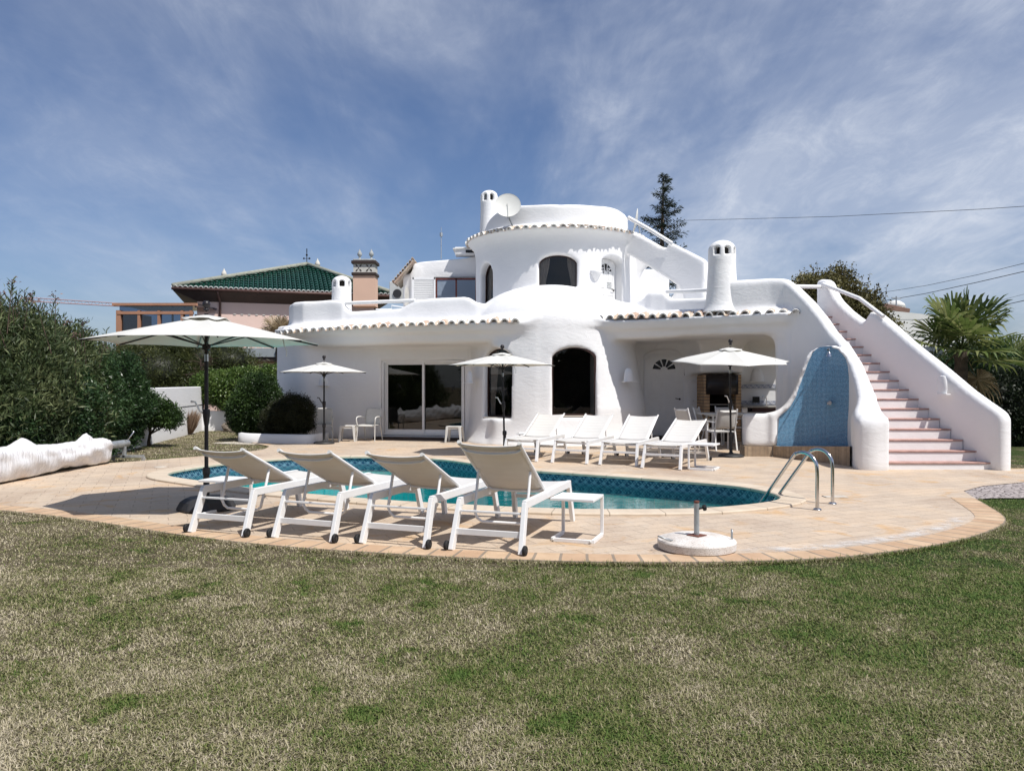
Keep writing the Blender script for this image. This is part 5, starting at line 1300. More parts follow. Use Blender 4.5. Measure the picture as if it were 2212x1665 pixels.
for a,s in((R(196),1),(R(-8),1)):
    c=Vector((math.cos(a)*.315,math.sin(a)*.315,.10)); u=Vector((-math.sin(a),math.cos(a),0)); o=Vector((math.cos(a),math.sin(a),0))
    if a>1: pts=[c-u*.0+Vector((.05,0,0)),c+o*.03+Vector((0,0,.015)),c+o*.075+Vector((0,0,.035)),c+o*.07+u*.05+Vector((0,0,.036)),c+o*.02+u*.05+Vector((0,0,.015)),c+u*.05+Vector((.05,0,0))]
    else: pts=[c-u*.02,c-u*.02+Vector((0,0,.05)),c-u*.016+Vector((0,0,.08)),c+u*.016+Vector((0,0,.08)),c+u*.02+Vector((0,0,.05)),c+u*.02]
    MB().tube(pts,.007,8).build('handle','galvanised',t,smooth=True)

# plastic armchairs and stools by the long wall
def armchair(label,loc,rz,group,fab=False):
    t=thing('garden_chair',label,'chair',(*loc,0),rz,group); m='white_plastic'
    vs=[];n=10
    def surf(fn,nu=10,nv=10): 
        v=[fn(i/nu,j/nv) for i in range(nu+1) for j in range(nv+1)]; return v,[(i*(nv+1)+j,i*(nv+1)+j+1,(i+1)*(nv+1)+j+1,(i+1)*(nv+1)+j) for i in range(nu) for j in range(nv)]
    v,f=surf(lambda u,w:((w-.5)*(.46+.04*(1-u)),-.22+.44*u,.435-.015*math.sin(math.pi*u)*math.sin(math.pi*w)-.03*max(0,.15-u)/.15))
    MB().add(v,f).build('seat',m,t,smooth=True,solid=.018)
    v,f=surf(lambda u,w:((w-.5)*(.42+.06*math.sin(math.pi*u*.8)),.22+.12*u+.05*math.cos((w-.5)*2.4)-.03,.44+.44*u-.02*abs(w-.5)*u))
    bk=MB().add(v,f).build('backrest',m,t,smooth=True,solid=.014)
    for s in(-1,1):
        MB().tube([(s*.25,-.20,.43),(s*.265,-.24,.0)],[.016,.014],8).build('leg',m,t,smooth=True,ang=50)
        MB().tube([(s*.235,.20,.44),(s*.255,.30,.0)],[.016,.014],8).build('leg',m,t,smooth=True,ang=50)
        MB().tube(catmull([(s*.25,-.21,.42),(s*.272,-.235,.56),(s*.275,-.20,.635),(s*.275,-.08,.655),(s*.268,.10,.65),(s*.245,.27,.62)],4,False),[.017]*21,8).build('armrest',m,t,smooth=True,ang=50)
    return t
CG='white plastic chairs against the long wall'
a1=armchair('white plastic armchair left of the small parasol, partly behind the dark bush',(XV(706,20.9)-.12,20.95),R(10),CG)
a2=copy_tree(a1); a2['label']='white plastic armchair standing just left of the sliding glass door'; a2.location=(XV(797,20.8),20.85,0); a2.rotation_euler=(0,0,R(-14))
def stool(label,loc,rz,sc=1,group='white plastic stools by the long wall'):
    t=thing('stool',label,'stool',(*loc,0),rz,group)
    b=MB(); b.prism([(math.copysign(min(abs(x),.2),x),math.copysign(min(abs(y),.2),y)) for x,y in ((-.2,-.2),(.2,-.2),(.2,.2),(-.2,.2))],.40,.43)
    b.build('seat','white_plastic',t,bevel=.02)
    MB().box((0,-.175,.375),(.32,.012,.05)).build('apron','white_plastic',t); MB().box((0,.175,.375),(.32,.012,.05)).build('apron','white_plastic',t)
    for sx in(-1,1):
        for sy in(-1,1): 
            v=[]; 
            for z,c,w in((.41,.165,.034),(0,.205,.022)):
                for a,b_ in((-1,-1),(1,-1),(1,1),(-1,1)): v.append((sx*c+a*w,sy*c+b_*w,z))
            MB().add(v,[(0,1,5,4),(1,2,6,5),(2,3,7,6),(3,0,4,7),(4,5,6,7),(0,3,2,1)]).build('leg','white_plastic',t,bevel=.006)
    t.scale=(sc,sc,sc); return t
q1=stool('white plastic stool between the two plastic armchairs',(XV(751,20.65),20.7),R(4))
q2=copy_tree(q1); q2['label']='white plastic stool in front of the right pane of the sliding glass door'; q2.location=(XV(982,20.3),20.35,0); q2.rotation_euler=(0,0,R(-8))

# porch dining set
t=thing('dining_table','oval white topped dining table in the porch behind the low wall','dining table',(5.55,18.85,0))
n=40; sup=[(math.copysign(abs(math.cos(2*math.pi*k/n))**.6,math.cos(2*math.pi*k/n))*.98,math.copysign(abs(math.sin(2*math.pi*k/n))**.6,math.sin(2*math.pi*k/n))*.52) for k in range(n)]
MB().prism(sup,.80,.825).build('table_top','white_plastic',t,bevel=.006)
MB().box((0,0,.775),(1.5,.7,.04)).build('frame','white_powdercoat',t)
for sx in(-1,1):
    for sy in(-1,1): MB().bar((sx*.72,sy*.33,0),(sx*.70,sy*.31,.78),.045,.045,up=(0,1,0)).build('leg','white_powdercoat',t,bevel=.004)
def dchair(label,loc,rz,group='white sling chairs round the porch table'):
    t=thing('dining_chair',label,'chair',(*loc,0),rz,group); m='white_powdercoat'
    def sl(a,b,w,n,sag): 
        v=[];a=Vector(a);b=Vector(b); nn=(b-a).cross(Vector((1,0,0))).normalized()
        for i in range(9):
            for j in range(7):
                p=a+(b-a)*(i/8); x=(j/6-.5)*w; q=p+Vector((x,0,0))+nn*sag*(1-(j/3-1)**2)*math.sin(math.pi*i/8); v.append(q)
        MB().add(v,[(i*7+j,i*7+j+1,(i+1)*7+j+1,(i+1)*7+j) for i in range(8) for j in range(6)]).build(n,'sling_fabric',t,smooth=True,solid=.006)
    sl((0,-.24,.44),(0,.20,.42),.47,'seat',-.015); sl((0,.215,.50),(0,.34,.93),.46,'backrest',.02)
    for s in(-1,1):
        MB().bar((s*.255,-.24,0),(s*.255,-.22,.65),.03,.03,up=(0,1,0)).build('leg',m,t,bevel=.003)
        MB().bar((s*.25,.30,0),(s*.245,.19,.45),.03,.03,up=(0,1,0)).build('leg',m,t,bevel=.003)
        MB().bar((s*.243,.19,.43),(s*.235,.345,.96),.028,.028,up=(0,1,0)).build('back_post',m,t,bevel=.003)
        MB().bar((s*.255,-.26,.655),(s*.252,.27,.65),.045,.022).build('armrest',m,t,bevel=.004)
        MB().bar((s*.25,-.23,.43),(s*.25,.20,.42),.025,.035).build('side_rail',m,t)
    MB().box((0,-.23,.43),(.48,.025,.035)).build('front_rail',m,t)
    MB().tube([(-.235,.335,.90),(-.1,.352,.893),(.1,.352,.893),(.235,.335,.90)],.010,6).build('back_brace',m,t,smooth=True)
    return t
c1=dchair('white sling chair with its back to the pool, beside the porch parasol pole',(XV(1560,17.9),17.95),R(187))
for lab,loc,rz in (('white sling chair at the left end of the porch table, nearest the panelled door',(XV(1492,18.9),18.75),R(118)),
                   ('bright sunlit sling chair behind the chair beside the parasol pole',(XV(1536,19.0),19.15),R(60)),
                   ('white sling chair on the barbecue side of the porch table',(XV(1572,19.9),19.75),R(8))):
    c=copy_tree(c1); c['label']=lab; c.location=(*loc,0); c.rotation_euler=(0,0,rz)

# rolled pool cover on its stand
t=thing('pool_cover_roller','long white wrapped pool cover roll on a grey wheeled reel beside the hedge','pool cover roller',(-7.85,12.2,0))
na=110; nr_=44; vs=[]; L0,L1=8.3,14.85
for i in range(na+1):
    u=i/na; y=L0+(L1-L0)*u; x=-7.98+.19*(y-8.3)/6.75
    r=.228-.060*max(0,(u-.45)/.55)**1.2 +.008*math.sin(u*17)+.012*math.cos(u*11.5); r*=1-.75*max(0,(u-.965)/.035)**1.5*.55-.5*max(0,(.02-u)/.02)
    sag=.03*math.sin(u*13+.6); cz=.315
    for k in range(nr_):
        a=2*math.pi*k/nr_; fold=.020*math.sin(38*u+7*math.sin(a+u*5)+2.1*a)*(.6+.4*math.sin(a))+.012*math.sin(71*u+5*a)+.010*math.sin(23*u-4*a)+rnd.uniform(-.0022,.0022)
        peak=0
        for pu,h in((.16,.10),(.40,.12),(.62,.09),(.88,.12)):
            if math.sin(a)>.3: peak+=h*max(0,1-abs(u-pu)/.034)*((math.sin(a)-.3)/.7)**2.2
        hang=.11*max(0,-math.sin(a))**2*(1+.5*math.sin(u*13+.6))
        rr=r+fold; vs.append((x+math.cos(a)*rr*.95,y,max(.03,cz+sag*.4+math.sin(a)*rr+peak-hang)))
fs=[(i*nr_+k,i*nr_+(k+1)%nr_,(i+1)*nr_+(k+1)%nr_,(i+1)*nr_+k) for i in range(na) for k in range(nr_)]
MB().add(vs,fs).build('cover','cover_plastic',t,smooth=True,world=True)
xe=-7.98+.19
MB().tube([(xe,14.9,.34),(xe+.03,15.5,.34)],.075,14).build('axle','galvanised',t,smooth=True,ang=50,world=True)
MB().tube([(-7.99,7.7,.34),(-7.98,8.5,.34)],.075,14).build('axle','galvanised',t,smooth=True,ang=50,world=True)
for ye,s in((15.35,1),(7.95,-1)):
    xx=xe+.03 if s>0 else -7.99
    st=MB().box((xx+.02,ye,.23),(.06,.07,.36)).box((xx+.1,ye,.085),(.62,.07,.05)).build('stand','galvanised',t,bevel=.006,world=True)
    for dx in(-.2,.4): MB().lathe([(.015,-.014),(.04,-.014),(.04,.014),(.015,.014)],(0,0,0),14).xf(Matrix.Translation((xx+dx,ye,.04))@Matrix.Rotation(R(90),4,'X')).build('castor','galvanised',st,smooth=True,ang=40,world=True)
    MB().tube([(xx,ye+.06*s,.40),(xx+.05,ye+.10*s,.42),(xx+.17,ye+.10*s,.58)],.013,8).build('crank','steel',st,smooth=True,world=True)

# roof things: dishes, antenna, air unit, skylight
def dish(label,c,nrm,r):
    t=thing('satellite_dish',label,'satellite dish',c,group='satellite dishes on the villa roof')
    z=Vector(nrm).normalized(); M=Matrix.Translation(c)@z.to_track_quat('Z','Y').to_matrix().to_4x4()
    b=MB(); prof=[(.001,0)]+[(r*k/8,.16*r*(k/8)**2) for k in range(1,9)]; full=prof+[(r*1.015,.16*r+.004),(r*1.015,.16*r-.012)]+[(r*k/8,.16*r*(k/8)**2-.014) for k in range(8,0,-1)]
    b.lathe(full,(0,0,0),36).xf(M).build('reflector','dish_grey',t,smooth=True,ang=40,world=True)
    return t,M,z
c=P(1097,445.5,21.75); t,M,z=dish('large round satellite dish facing the pool beside the tall roof chimney',c,(-.02,-1,.32),.365)
f=c+Vector((-.02,-.36,-.05)); MB().tube([c+Vector((0,.02,-.34)),c+Vector((0,-.22,-.28)),f],.012,6).build('arm','galvanised',t,world=True); MB().tube([f+Vector((0,-.03,0)),f+Vector((0,.06,0))],.03,10).build('receiver','dish_grey',t,world=True)
MB().tube([c+Vector((0,.05,-.05)),c+Vector((.05,.12,-.35)),c+Vector((.18,.16,-.62))],.02,8).build('bracket','galvanised',t,world=True)
c=P(1376,478,23.2); t,M,z=dish('satellite dish seen edge on by the roof stairs, in front of the conifer',c,(-1,.10,.18),.36)
MB().tube([c+Vector((.05,0,-.05)),c+Vector((.12,.0,-.7))],.02,8).build('bracket','galvanised',t,world=True)
t=thing('antenna','thin mast antenna above the stepped-back upper room','antenna',tuple(P(953,560,26)))
MB().tube([P(953,560,26),P(953,508,26)],.016,6).build('mast','galvanised',t,world=True); MB().tube([P(953,511,26),P(953,503,26)],.05,8).build('collector','galvanised',t,world=True); MB().tube([P(953,505,26),P(953,491,26)],.009,5).build('whip','galvanised',t,world=True)
t=thing('skylight','small white roof hatch between the upper room and the round tower','roof hatch',tuple(P(1010,547,25.6)))
MB().box(tuple(P(1010,545,25.4)),(.80,.6,.24)).build('curb','plaster',t,bevel=.02,world=True); MB().box(tuple(P(1010,539.5,25.4)),(.92,.7,.05),Matrix.Rotation(R(-4),3,'Y')).build('lid','dish_grey',t,world=True,bevel=.01)
MB().box(tuple(P(1018,543,25.08)),(.36,.02,.09)).build('window','tv_black',t,world=True)
t=thing('air_conditioner','grey outdoor air conditioning unit behind the terrace rail','air conditioner',tuple(P(857,640,27)))
MB().box(tuple(P(857,632,27)),(.46,.35,.72)).build('casing','ac_unit',t,bevel=.02,world=True); MB().lathe([(.15,0),(.15,.01),(.001,.012)],(0,0,0),20).xf(Matrix.Translation(P(858,634,26.8))@Matrix.Rotation(R(90),4,'X')).build('fan_grille','dark_plastic',t,world=True)
t=thing('terrace_railing','low white tubular railing on the upper terrace floor','railing',tuple(P(845,668,22.8)))
for q,w_ in (([P(812,668,22.8),P(846,668,22.8),P(846,660,22.8),P(872,664,22.8)],.018),([P(846,668,22.8),P(846,684,22.8)],.018)): MB().tube(q,w_,6).build('tube','rail_white',t,world=True)
# wires
def wire(pts,r,label,rad=.012):
    pts=[P(*p) for p in pts]; o=MB().tube(pts,rad,5).build('cable','cable',None); tag(o,label,'cable',group='overhead cables'); return o
wire([(1455,477,60),(1800,468,48),(2120,452,40),(2240,444,38)],.01,'single overhead cable running right from the dark conifer',.014)
wire([(1880,636,50),(2000,617,42),(2110,594,37),(2240,562,33)],.01,'upper of the overhead cables above the bougainvillea',.012)
wire([(1890,653,50),(2000,634,42),(2110,610,37),(2240,580,33)],.01,'overhead cable just below the top one, meeting the bougainvillea',.017)
wire([(2010,707,50),(2090,677,42),(2150,663,37),(2240,643,33)],.01,'lowest thick overhead cable behind the fan palm',.017)
wire([(2080,671,60),(2150,652,52),(2240,628,46)],.01,'faint thin overhead cable above the fan palm',.010)
# ---------------------------------------------------------------- planting
def leaves(P0,D,Nn,l,w,fold=.25,droop=0):
    """numpy leaves: base points, directions, side reference -> lens-shaped quads"""
    n=len(P0); D=D/(np.linalg.norm(D,axis=1,keepdims=True)+1e-9); S=np.cross(D,Nn); S/=(np.linalg.norm(S,axis=1,keepdims=True)+1e-9); U=np.cross(S,D)
    l=np.broadcast_to(np.asarray(l,float),(n,))[:,None]; w=np.broadcast_to(np.asarray(w,float),(n,))[:,None]
    v=np.zeros((n,4,3)); v[:,0]=P0; v[:,1]=P0+D*l*.45+S*w*.5+U*w*fold; v[:,2]=P0+D*l; v[:,2,2]-=(droop*l[:,0]); v[:,3]=P0+D*l*.45-S*w*.5+U*w*fold
    return v.reshape(-1,3)
def crown_pts(ells,nc,rs,lo=.80,hi=1.04,zmin=.02,rough=.10,seed=0):
    pts=[];nn=[]; vol=np.array([e[1][0]*e[1][1]+e[1][1]*e[1][2]+e[1][0]*e[1][2] for e in ells]); vol/=vol.sum()
    ph=rs.rand(6)*6
    for e,f in zip(ells,vol):
        c=np.array(e[0]);r=np.array(e[1]); m=int(nc*f*1.5)
        d=rs.normal(size=(m,3)); d/=np.linalg.norm(d,axis=1,keepdims=True)
        bumpy=1+rough*(np.sin(d[:,0]*6+ph[0])*np.sin(d[:,1]*5+ph[1])+np.sin(d[:,2]*7+ph[2]+d[:,0]*4)*.7)
        q=(lo+(hi-lo)*rs.rand(m)**.6)*bumpy; p=c+d*r*q[:,None]; keep=p[:,2]>zmin
        for e2 in ells:
            if e2 is e: continue
            k=(((p-np.array(e2[0]))/np.array(e2[1]))**2).sum(1); keep&=k>.62
        pts.append(p[keep]); g=d/r; g/=np.linalg.norm(g,axis=1,keepdims=True); nn.append(g[keep])
    return np.concatenate(pts),np.concatenate(nn)
def foliage(name,parent,ells,mat,nc,per,l,w,spread=.09,out=.6,up=.35,rnd_=.7,seed=0,core='leaf_dark',corek=.80,lo=.80,hi=1.04,rough=.10,droop=.1,zmin=.02,smallmat=None,frac=0):
    rs=np.random.RandomState(seed+5); p,g=crown_pts(ells,nc,rs,lo,hi,zmin,rough,seed); n=len(p)
    B=np.repeat(p,per,0)+rs.normal(size=(n*per,3))*spread; G_=np.repeat(g,per,0); tw=np.repeat(rs.normal(size=(n,3))*.5,per,0)
    D=G_*out+np.array([0,0,up])+rs.normal(size=B.shape)*rnd_+tw; keep=B[:,2]>zmin; B,D=B[keep],D[keep]; m=len(B)
    t=np.clip(np.repeat(rs.rand(n)*.55,per)[keep]+rs.rand(m)*.45,0,1)
    L_=l*(.6+.7*rs.rand(m)); v=leaves(B,D,rs.normal(size=(m,3)),L_,w*(.7+.6*rs.rand(m)),.2,droop)
    o=link(name,npmesh(name,v,np.arange(m*4).reshape(-1,4),tint=np.repeat(t,4)),mat,parent,True)
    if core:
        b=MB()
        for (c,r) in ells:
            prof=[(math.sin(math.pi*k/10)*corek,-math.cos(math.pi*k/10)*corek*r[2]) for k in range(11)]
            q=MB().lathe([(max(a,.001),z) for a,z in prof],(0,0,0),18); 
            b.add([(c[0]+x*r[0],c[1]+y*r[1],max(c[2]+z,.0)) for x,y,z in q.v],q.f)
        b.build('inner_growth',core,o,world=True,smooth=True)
    return o
def shrub(name,label,cat,ells,mat,nc,per,l,w,group=None,stem=True,**k):
    c=ells[0][0]; t=thing(name,label,cat,(c[0],c[1],0),0,group); foliage('foliage',t,ells,mat,nc,per,l,w,**k)
    if stem:
        r=random.Random(len(label)); e=ells[0]
        for i in range(3):
            a=r.uniform(0,6.28); b0=Vector((e[0][0]+math.cos(a)*.08,e[0][1]+math.sin(a)*.08,0)); m=b0+Vector((math.cos(a)*e[1][0]*.3,math.sin(a)*e[1][1]*.3,e[0][2]*.6)); q=b0+Vector((math.cos(a)*e[1][0]*.6,math.sin(a)*e[1][1]*.6,e[0][2]*1.2))
            MB().tube([b0,m,q],[.035,.025,.012],7).build('stem','bark',t,smooth=True,world=True)
    return t
HG='shrubs making up the tall hedge on the left'
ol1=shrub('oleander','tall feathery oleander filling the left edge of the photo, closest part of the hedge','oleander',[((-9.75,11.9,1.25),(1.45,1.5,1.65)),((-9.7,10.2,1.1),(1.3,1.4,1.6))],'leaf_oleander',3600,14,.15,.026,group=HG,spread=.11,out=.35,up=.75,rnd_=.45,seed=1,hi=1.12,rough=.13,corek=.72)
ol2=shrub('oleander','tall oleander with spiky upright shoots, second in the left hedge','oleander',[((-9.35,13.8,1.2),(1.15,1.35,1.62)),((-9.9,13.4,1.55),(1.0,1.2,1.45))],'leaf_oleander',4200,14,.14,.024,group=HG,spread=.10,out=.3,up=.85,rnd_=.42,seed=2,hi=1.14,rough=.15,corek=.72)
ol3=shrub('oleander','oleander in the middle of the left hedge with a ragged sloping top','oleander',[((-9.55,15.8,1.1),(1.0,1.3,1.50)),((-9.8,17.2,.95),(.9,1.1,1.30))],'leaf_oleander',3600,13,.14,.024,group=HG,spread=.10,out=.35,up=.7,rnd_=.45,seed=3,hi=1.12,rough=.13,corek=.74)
# upright flowering shoots with faded heads
def shoots(parent,cx,cy,n,z0,z1,sp,seed,mat='leaf_oleander'):
    rs=np.random.RandomState(seed); Bp=[];Dp=[];tb=MB(); H_=[];HD=[]
    for i in range(n):
        x=cx+rs.normal()*sp; y=cy+rs.normal()*sp*1.3; zt=z0+(z1-z0)*rs.rand(); b0=Vector((x,y,zt-.9)); lean=Vector((rs.normal()*.18,rs.normal()*.12,1)).normalized(); tip=b0+lean*.9
        tb.tube([b0,tip],[.010,.005],4)
        for k in range(22):
            q=b0+lean*(.15+.75*k/22); a=k*2.4; Bp.append(q); Dp.append(Vector((math.cos(a),math.sin(a),.9+.6*k/22)))
        if rs.rand()<.35:
            for k in range(12): H_.append(tip+Vector(rs.normal(size=3))*.035); HD.append(rs.normal(size=3)+np.array([0,0,.3]))
    m=len(Bp); v=leaves(np.array(Bp),np.array(Dp),rs.normal(size=(m,3)),.14,.024,.2,.15); link('shoots',npmesh('shoots',v,np.arange(m*4).reshape(-1,4),tint=np.repeat(rs.rand(m),4)),mat,parent,True)['kind']='stuff'
    tb.build('shoot_stems','twig',parent,world=True)['kind']='stuff'
    if H_:
        m=len(H_); v=leaves(np.array(H_),np.array(HD),rs.normal(size=(m,3)),.07,.03,.2,.4); link('faded_flowers',npmesh('f',v,np.arange(m*4).reshape(-1,4),tint=np.repeat(rs.rand(m),4)),'dry_flower',parent,True)['kind']='stuff'
shoots(ol1,-8.9,12.4,22,2.85,3.5,.45,4); shoots(ol2,-9.0,13.6,34,2.75,3.30,.50,5); shoots(ol3,-9.3,15.8,26,2.4,2.85,.5,6)
shrub('pittosporum','glossy dark green shrub low in the left hedge behind the pool cover','shrub',[((-9.0,14.9,.85),(.85,1.2,1.05)),((-9.0,13.2,.7),(.75,1.0,.9))],'leaf_pittosporum',2600,15,.085,.030,group=HG,spread=.06,seed=7,up=.3)
shrub('pittosporum','dense dark green shrub ending the left hedge by the white boundary wall','shrub',[((-9.15,17.6,1.15),(.78,.95,1.10)),((-9.2,16.5,1.0),(.85,1.0,1.15))],'leaf_pittosporum',3400,15,.075,.028,group=HG,spread=.05,seed=8,up=.2,hi=1.0)
# little tree on the grass strip
t=thing('small_tree','small round tree with a forked trunk in front of the white boundary wall','tree',(-9.02,19.1,0))
tr=MB(); b0=Vector((-9.02,19.1,0)); f1=b0+Vector((.03,0,.30))
tr.tube([b0,b0+Vector((.0,0,.12)),f1],[.05,.042,.036],8)
for dx,dy,dz in((-.10,.05,.45),(.22,.0,.30),(.42,-.05,.22),(.05,-.1,.5),(.30,.12,.42)): tr.tube([f1,f1+Vector((dx*.5,dy*.5,dz*.45)),f1+Vector((dx,dy,dz))],[.028,.018,.008],6)
tr.build('trunk','bark',t,smooth=True,world=True)
foliage('crown',t,[((-8.78,19.1,.80),(.46,.42,.30)),((-9.0,19.15,.95),(.34,.34,.26)),((-8.48,19.0,.66),(.26,.28,.18))],'leaf_ball',800,12,.075,.030,spread=.06,seed=9,core=None,lo=.3,hi=1.05,up=.2)
# bundle of dry stems
t=thing('dry_shrub','clump of dry brown stems beside the little tree','dry shrub',(-10.1,24.0,0))
rs=np.random.RandomState(3); n=900; a=rs.rand(n)*6.283; r0=rs.rand(n)**.5*.16; B=np.stack([-10.05+np.cos(a)*r0,23.8+np.sin(a)*r0,np.zeros(n)],1); D=np.stack([np.cos(a)*r0*2.2+rs.normal(size=n)*.12,np.sin(a)*r0*2.2+rs.normal(size=n)*.12,np.ones(n)],1)
v=leaves(B,D,rs.normal(size=(n,3)),.50+.32*rs.rand(n),.022,.1); link('stems',npmesh('s',v,np.arange(n*4).reshape(-1,4),tint=np.repeat(rs.rand(n),4)),'dry_stem',t,True)
# boundary walls
def wallthing(label,pts,h,th=.18,mat='plaster',name='boundary_wall',joint=None,group=None):
    t=thing(name,label,'wall',(*pts[0],0),0,group)
    o=offset(pts,th/2,False); i=offset(pts,-th/2,False)
    hs=h if isinstance(h,(list,tuple)) else [h]*len(pts); n=len(pts)
    vs=[(p[0],p[1],-.05) for p in o]+[(p[0],p[1],-.05) for p in i]+[(p[0],p[1],z) for p,z in zip(o,hs)]+[(p[0],p[1],z) for p,z in zip(i,hs)]
    fs=[]
    for k in range(n-1): fs+= [(k,k+1,2*n+k+1,2*n+k),(n+k,n+k+1,3*n+k+1,3*n+k),(2*n+k,2*n+k+1,3*n+k+1,3*n+k)]
    fs+= [(0,n,3*n,2*n),(n-1,2*n-1,4*n-1,3*n-1)]
    MB().add(vs,fs).build('masonry',mat,t,world=True,bevel=.02)
    if joint: 
        q=offset(pts,th/2+.004,False); MB().tube([(p[0],p[1],joint) for p in q],.008,4).build('joint','dark_plastic',t,world=True)
    return t
wallthing('white boundary wall running back along the left side of the garden',[(-8.85,16.9),(-9.35,19.5),(-9.95,23),(-10.45,25.75)],[1.42,1.43,1.45,1.46],joint=.86)
wallthing('low white wall under the leafy green hedge at the back left',[(-10.45,25.75),(-9.2,26.05),(-6.8,26.5)],[.66,.62,.58],.2)
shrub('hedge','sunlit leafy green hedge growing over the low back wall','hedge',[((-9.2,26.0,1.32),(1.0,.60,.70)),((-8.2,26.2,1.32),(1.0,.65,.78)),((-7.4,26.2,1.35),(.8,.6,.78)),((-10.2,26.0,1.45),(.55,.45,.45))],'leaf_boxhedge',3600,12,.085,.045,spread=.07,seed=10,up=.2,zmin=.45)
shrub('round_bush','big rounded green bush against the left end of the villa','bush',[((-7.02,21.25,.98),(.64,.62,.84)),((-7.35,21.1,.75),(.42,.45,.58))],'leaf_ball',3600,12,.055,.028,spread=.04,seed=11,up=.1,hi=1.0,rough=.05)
shrub('clipped_bush','dark clipped bush in the white planter, right of the big round bush','bush',[((-5.92,20.62,.66),(.60,.48,.54)),((-6.25,20.6,.55),(.42,.42,.42))],'leaf_dark',3000,12,.04,.018,spread=.04,seed=12,up=.1,hi=1.04,rough=.13)  # eave shade on this bush is put into its leaf colour
pw=thing('planter','low white rendered planter wall below the two clipped bushes','planter',(-6.2,20.5,0))
PWp=catmull([(-7.55,21.6),(-7.35,20.85),(-6.95,20.38),(-6.1,20.05),(-5.3,19.88),(-5.12,20.3),(-5.1,21.1)],5,False)
o=offset(PWp,.07,False);i_=offset(PWp,-.07,False);n=len(PWp)
vs=[(p[0],p[1],-.03) for p in o]+[(p[0],p[1],.215) for p in o]+[(p[0],p[1],.235) for p in PWp]+[(p[0],p[1],.215) for p in i_]+[(p[0],p[1],-.03) for p in i_]
MB().add(vs,[(k*n+j,k*n+j+1,(k+1)*n+j+1,(k+1)*n+j) for k in range(4) for j in range(n-1)]).build('rim','plaster',pw,smooth=True,world=True)
MB().prism([(p[0],p[1]) for p in i_][::1]+[(-6.5,21.4)],.0,.15).build('soil','soil',pw,world=True)
_s=sheet('edging_strip',[(p[0],p[1]) for p in catmull([(-7.9,20.2),(-7.4,19.95),(-6.6,19.75),(-6.1,19.7)],4,False)]+[(-6.2,19.95),(-6.9,20.15),(-7.4,20.6),(-7.7,20.6)],[],-.012,'sill_stone','structure')
# rocks
def rock(c,r,label,seed):
    bm=bmesh.new(); bmesh.ops.create_icosphere(bm,subdivisions=3,radius=1); rs=random.Random(seed); ph=[rs.uniform(0,6) for _ in range(6)]
    for v in bm.verts:
        k=1+.16*math.sin(v.co.x*3+ph[0])*math.sin(v.co.y*4+ph[1])+.12*math.sin(v.co.z*6+ph[2]+v.co.x*5)+.07*math.sin(v.co.y*11+ph[3]); v.co*=k; v.co=Vector((v.co.x*r[0],v.co.y*r[1],v.co.z*r[2]))
    me=bpy.data.meshes.new('rock'); bm.to_mesh(me); bm.free(); o=link('rock',me,'rock'); o.location=c; tag(o,label,'rock'); return o
rock((-9.15,25.3,.10),(.34,.25,.26),'brown boulder at the foot of the low back wall',1); rock((-8.85,24.95,.03),(.26,.2,.14),'small pale rock lying in front of the brown boulder',2)
# trees behind the wall
def pine(label,c,r,z,seed,nc=1800,mat='leaf_pine',name='pine_tree'):
    t=thing(name,label,'tree',(c[0],c[1],0),group='trees behind the boundary wall')
    MB().tube([(c[0],c[1],0),(c[0]+.1,c[1],z*.5),(c[0],c[1],z+.3)],[.14,.11,.05],8).build('trunk','bark',t,smooth=True,world=True)
    rs=random.Random(seed); e=[((c[0],c[1],z),(r,r*.8,r*.72))]+[((c[0]+rs.uniform(-.7,.7)*r,c[1]+rs.uniform(-.4,.3)*r,z+rs.uniform(-.45,.4)*r),(r*rs.uniform(.42,.6),r*.5,r*rs.uniform(.3,.45))) for _ in range(5)]
    foliage('crown',t,e,mat,nc,16,.15,.022,spread=.13,out=.4,up=.5,rnd_=.6,seed=seed,hi=1.1,rough=.14); return t
pine('yellowish green bushy tree behind the wall, under the left side of the largest parasol',(-13.3,28.5),1.6,1.9,21)
pine('darker broad tree behind the wall, right of the yellowish one',(-12.2,30.0),1.8,2.25,22)
pine('dark tree half hidden behind the oleanders, left of the yellowish one',(-15.2,30.0),1.6,1.8,23)
t=thing('bare_tree','thin bare sapling behind the corner of the boundary wall','tree',(-10.7,26.3,0)); tb=MB(); p0=Vector((-10.65,26.3,0)); tb.tube([p0,p0+Vector((0,0,2.4))],[.045,.02],6)
rs=random.Random(5)
for k in range(34):
    z=rs.uniform(.9,2.4); a=rs.uniform(0,6.28); q=p0+Vector((0,0,z)); l=rs.uniform(.25,.6); e=q+Vector((math.cos(a)*l,math.sin(a)*l,rs.uniform(-.05,.3))); tb.tube([q,(q+e)/2+Vector((0,0,.05)),e],[.012,.008,.004],4)
    for _ in range(3):
        f=rs.uniform(.4,1); g=q+(e-q)*f; tb.tube([g,g+Vector((rs.uniform(-.2,.2),rs.uniform(-.2,.2),rs.uniform(-.1,.2)))],[.006,.003],3)
tb.build('trunk','twig',t,world=True)
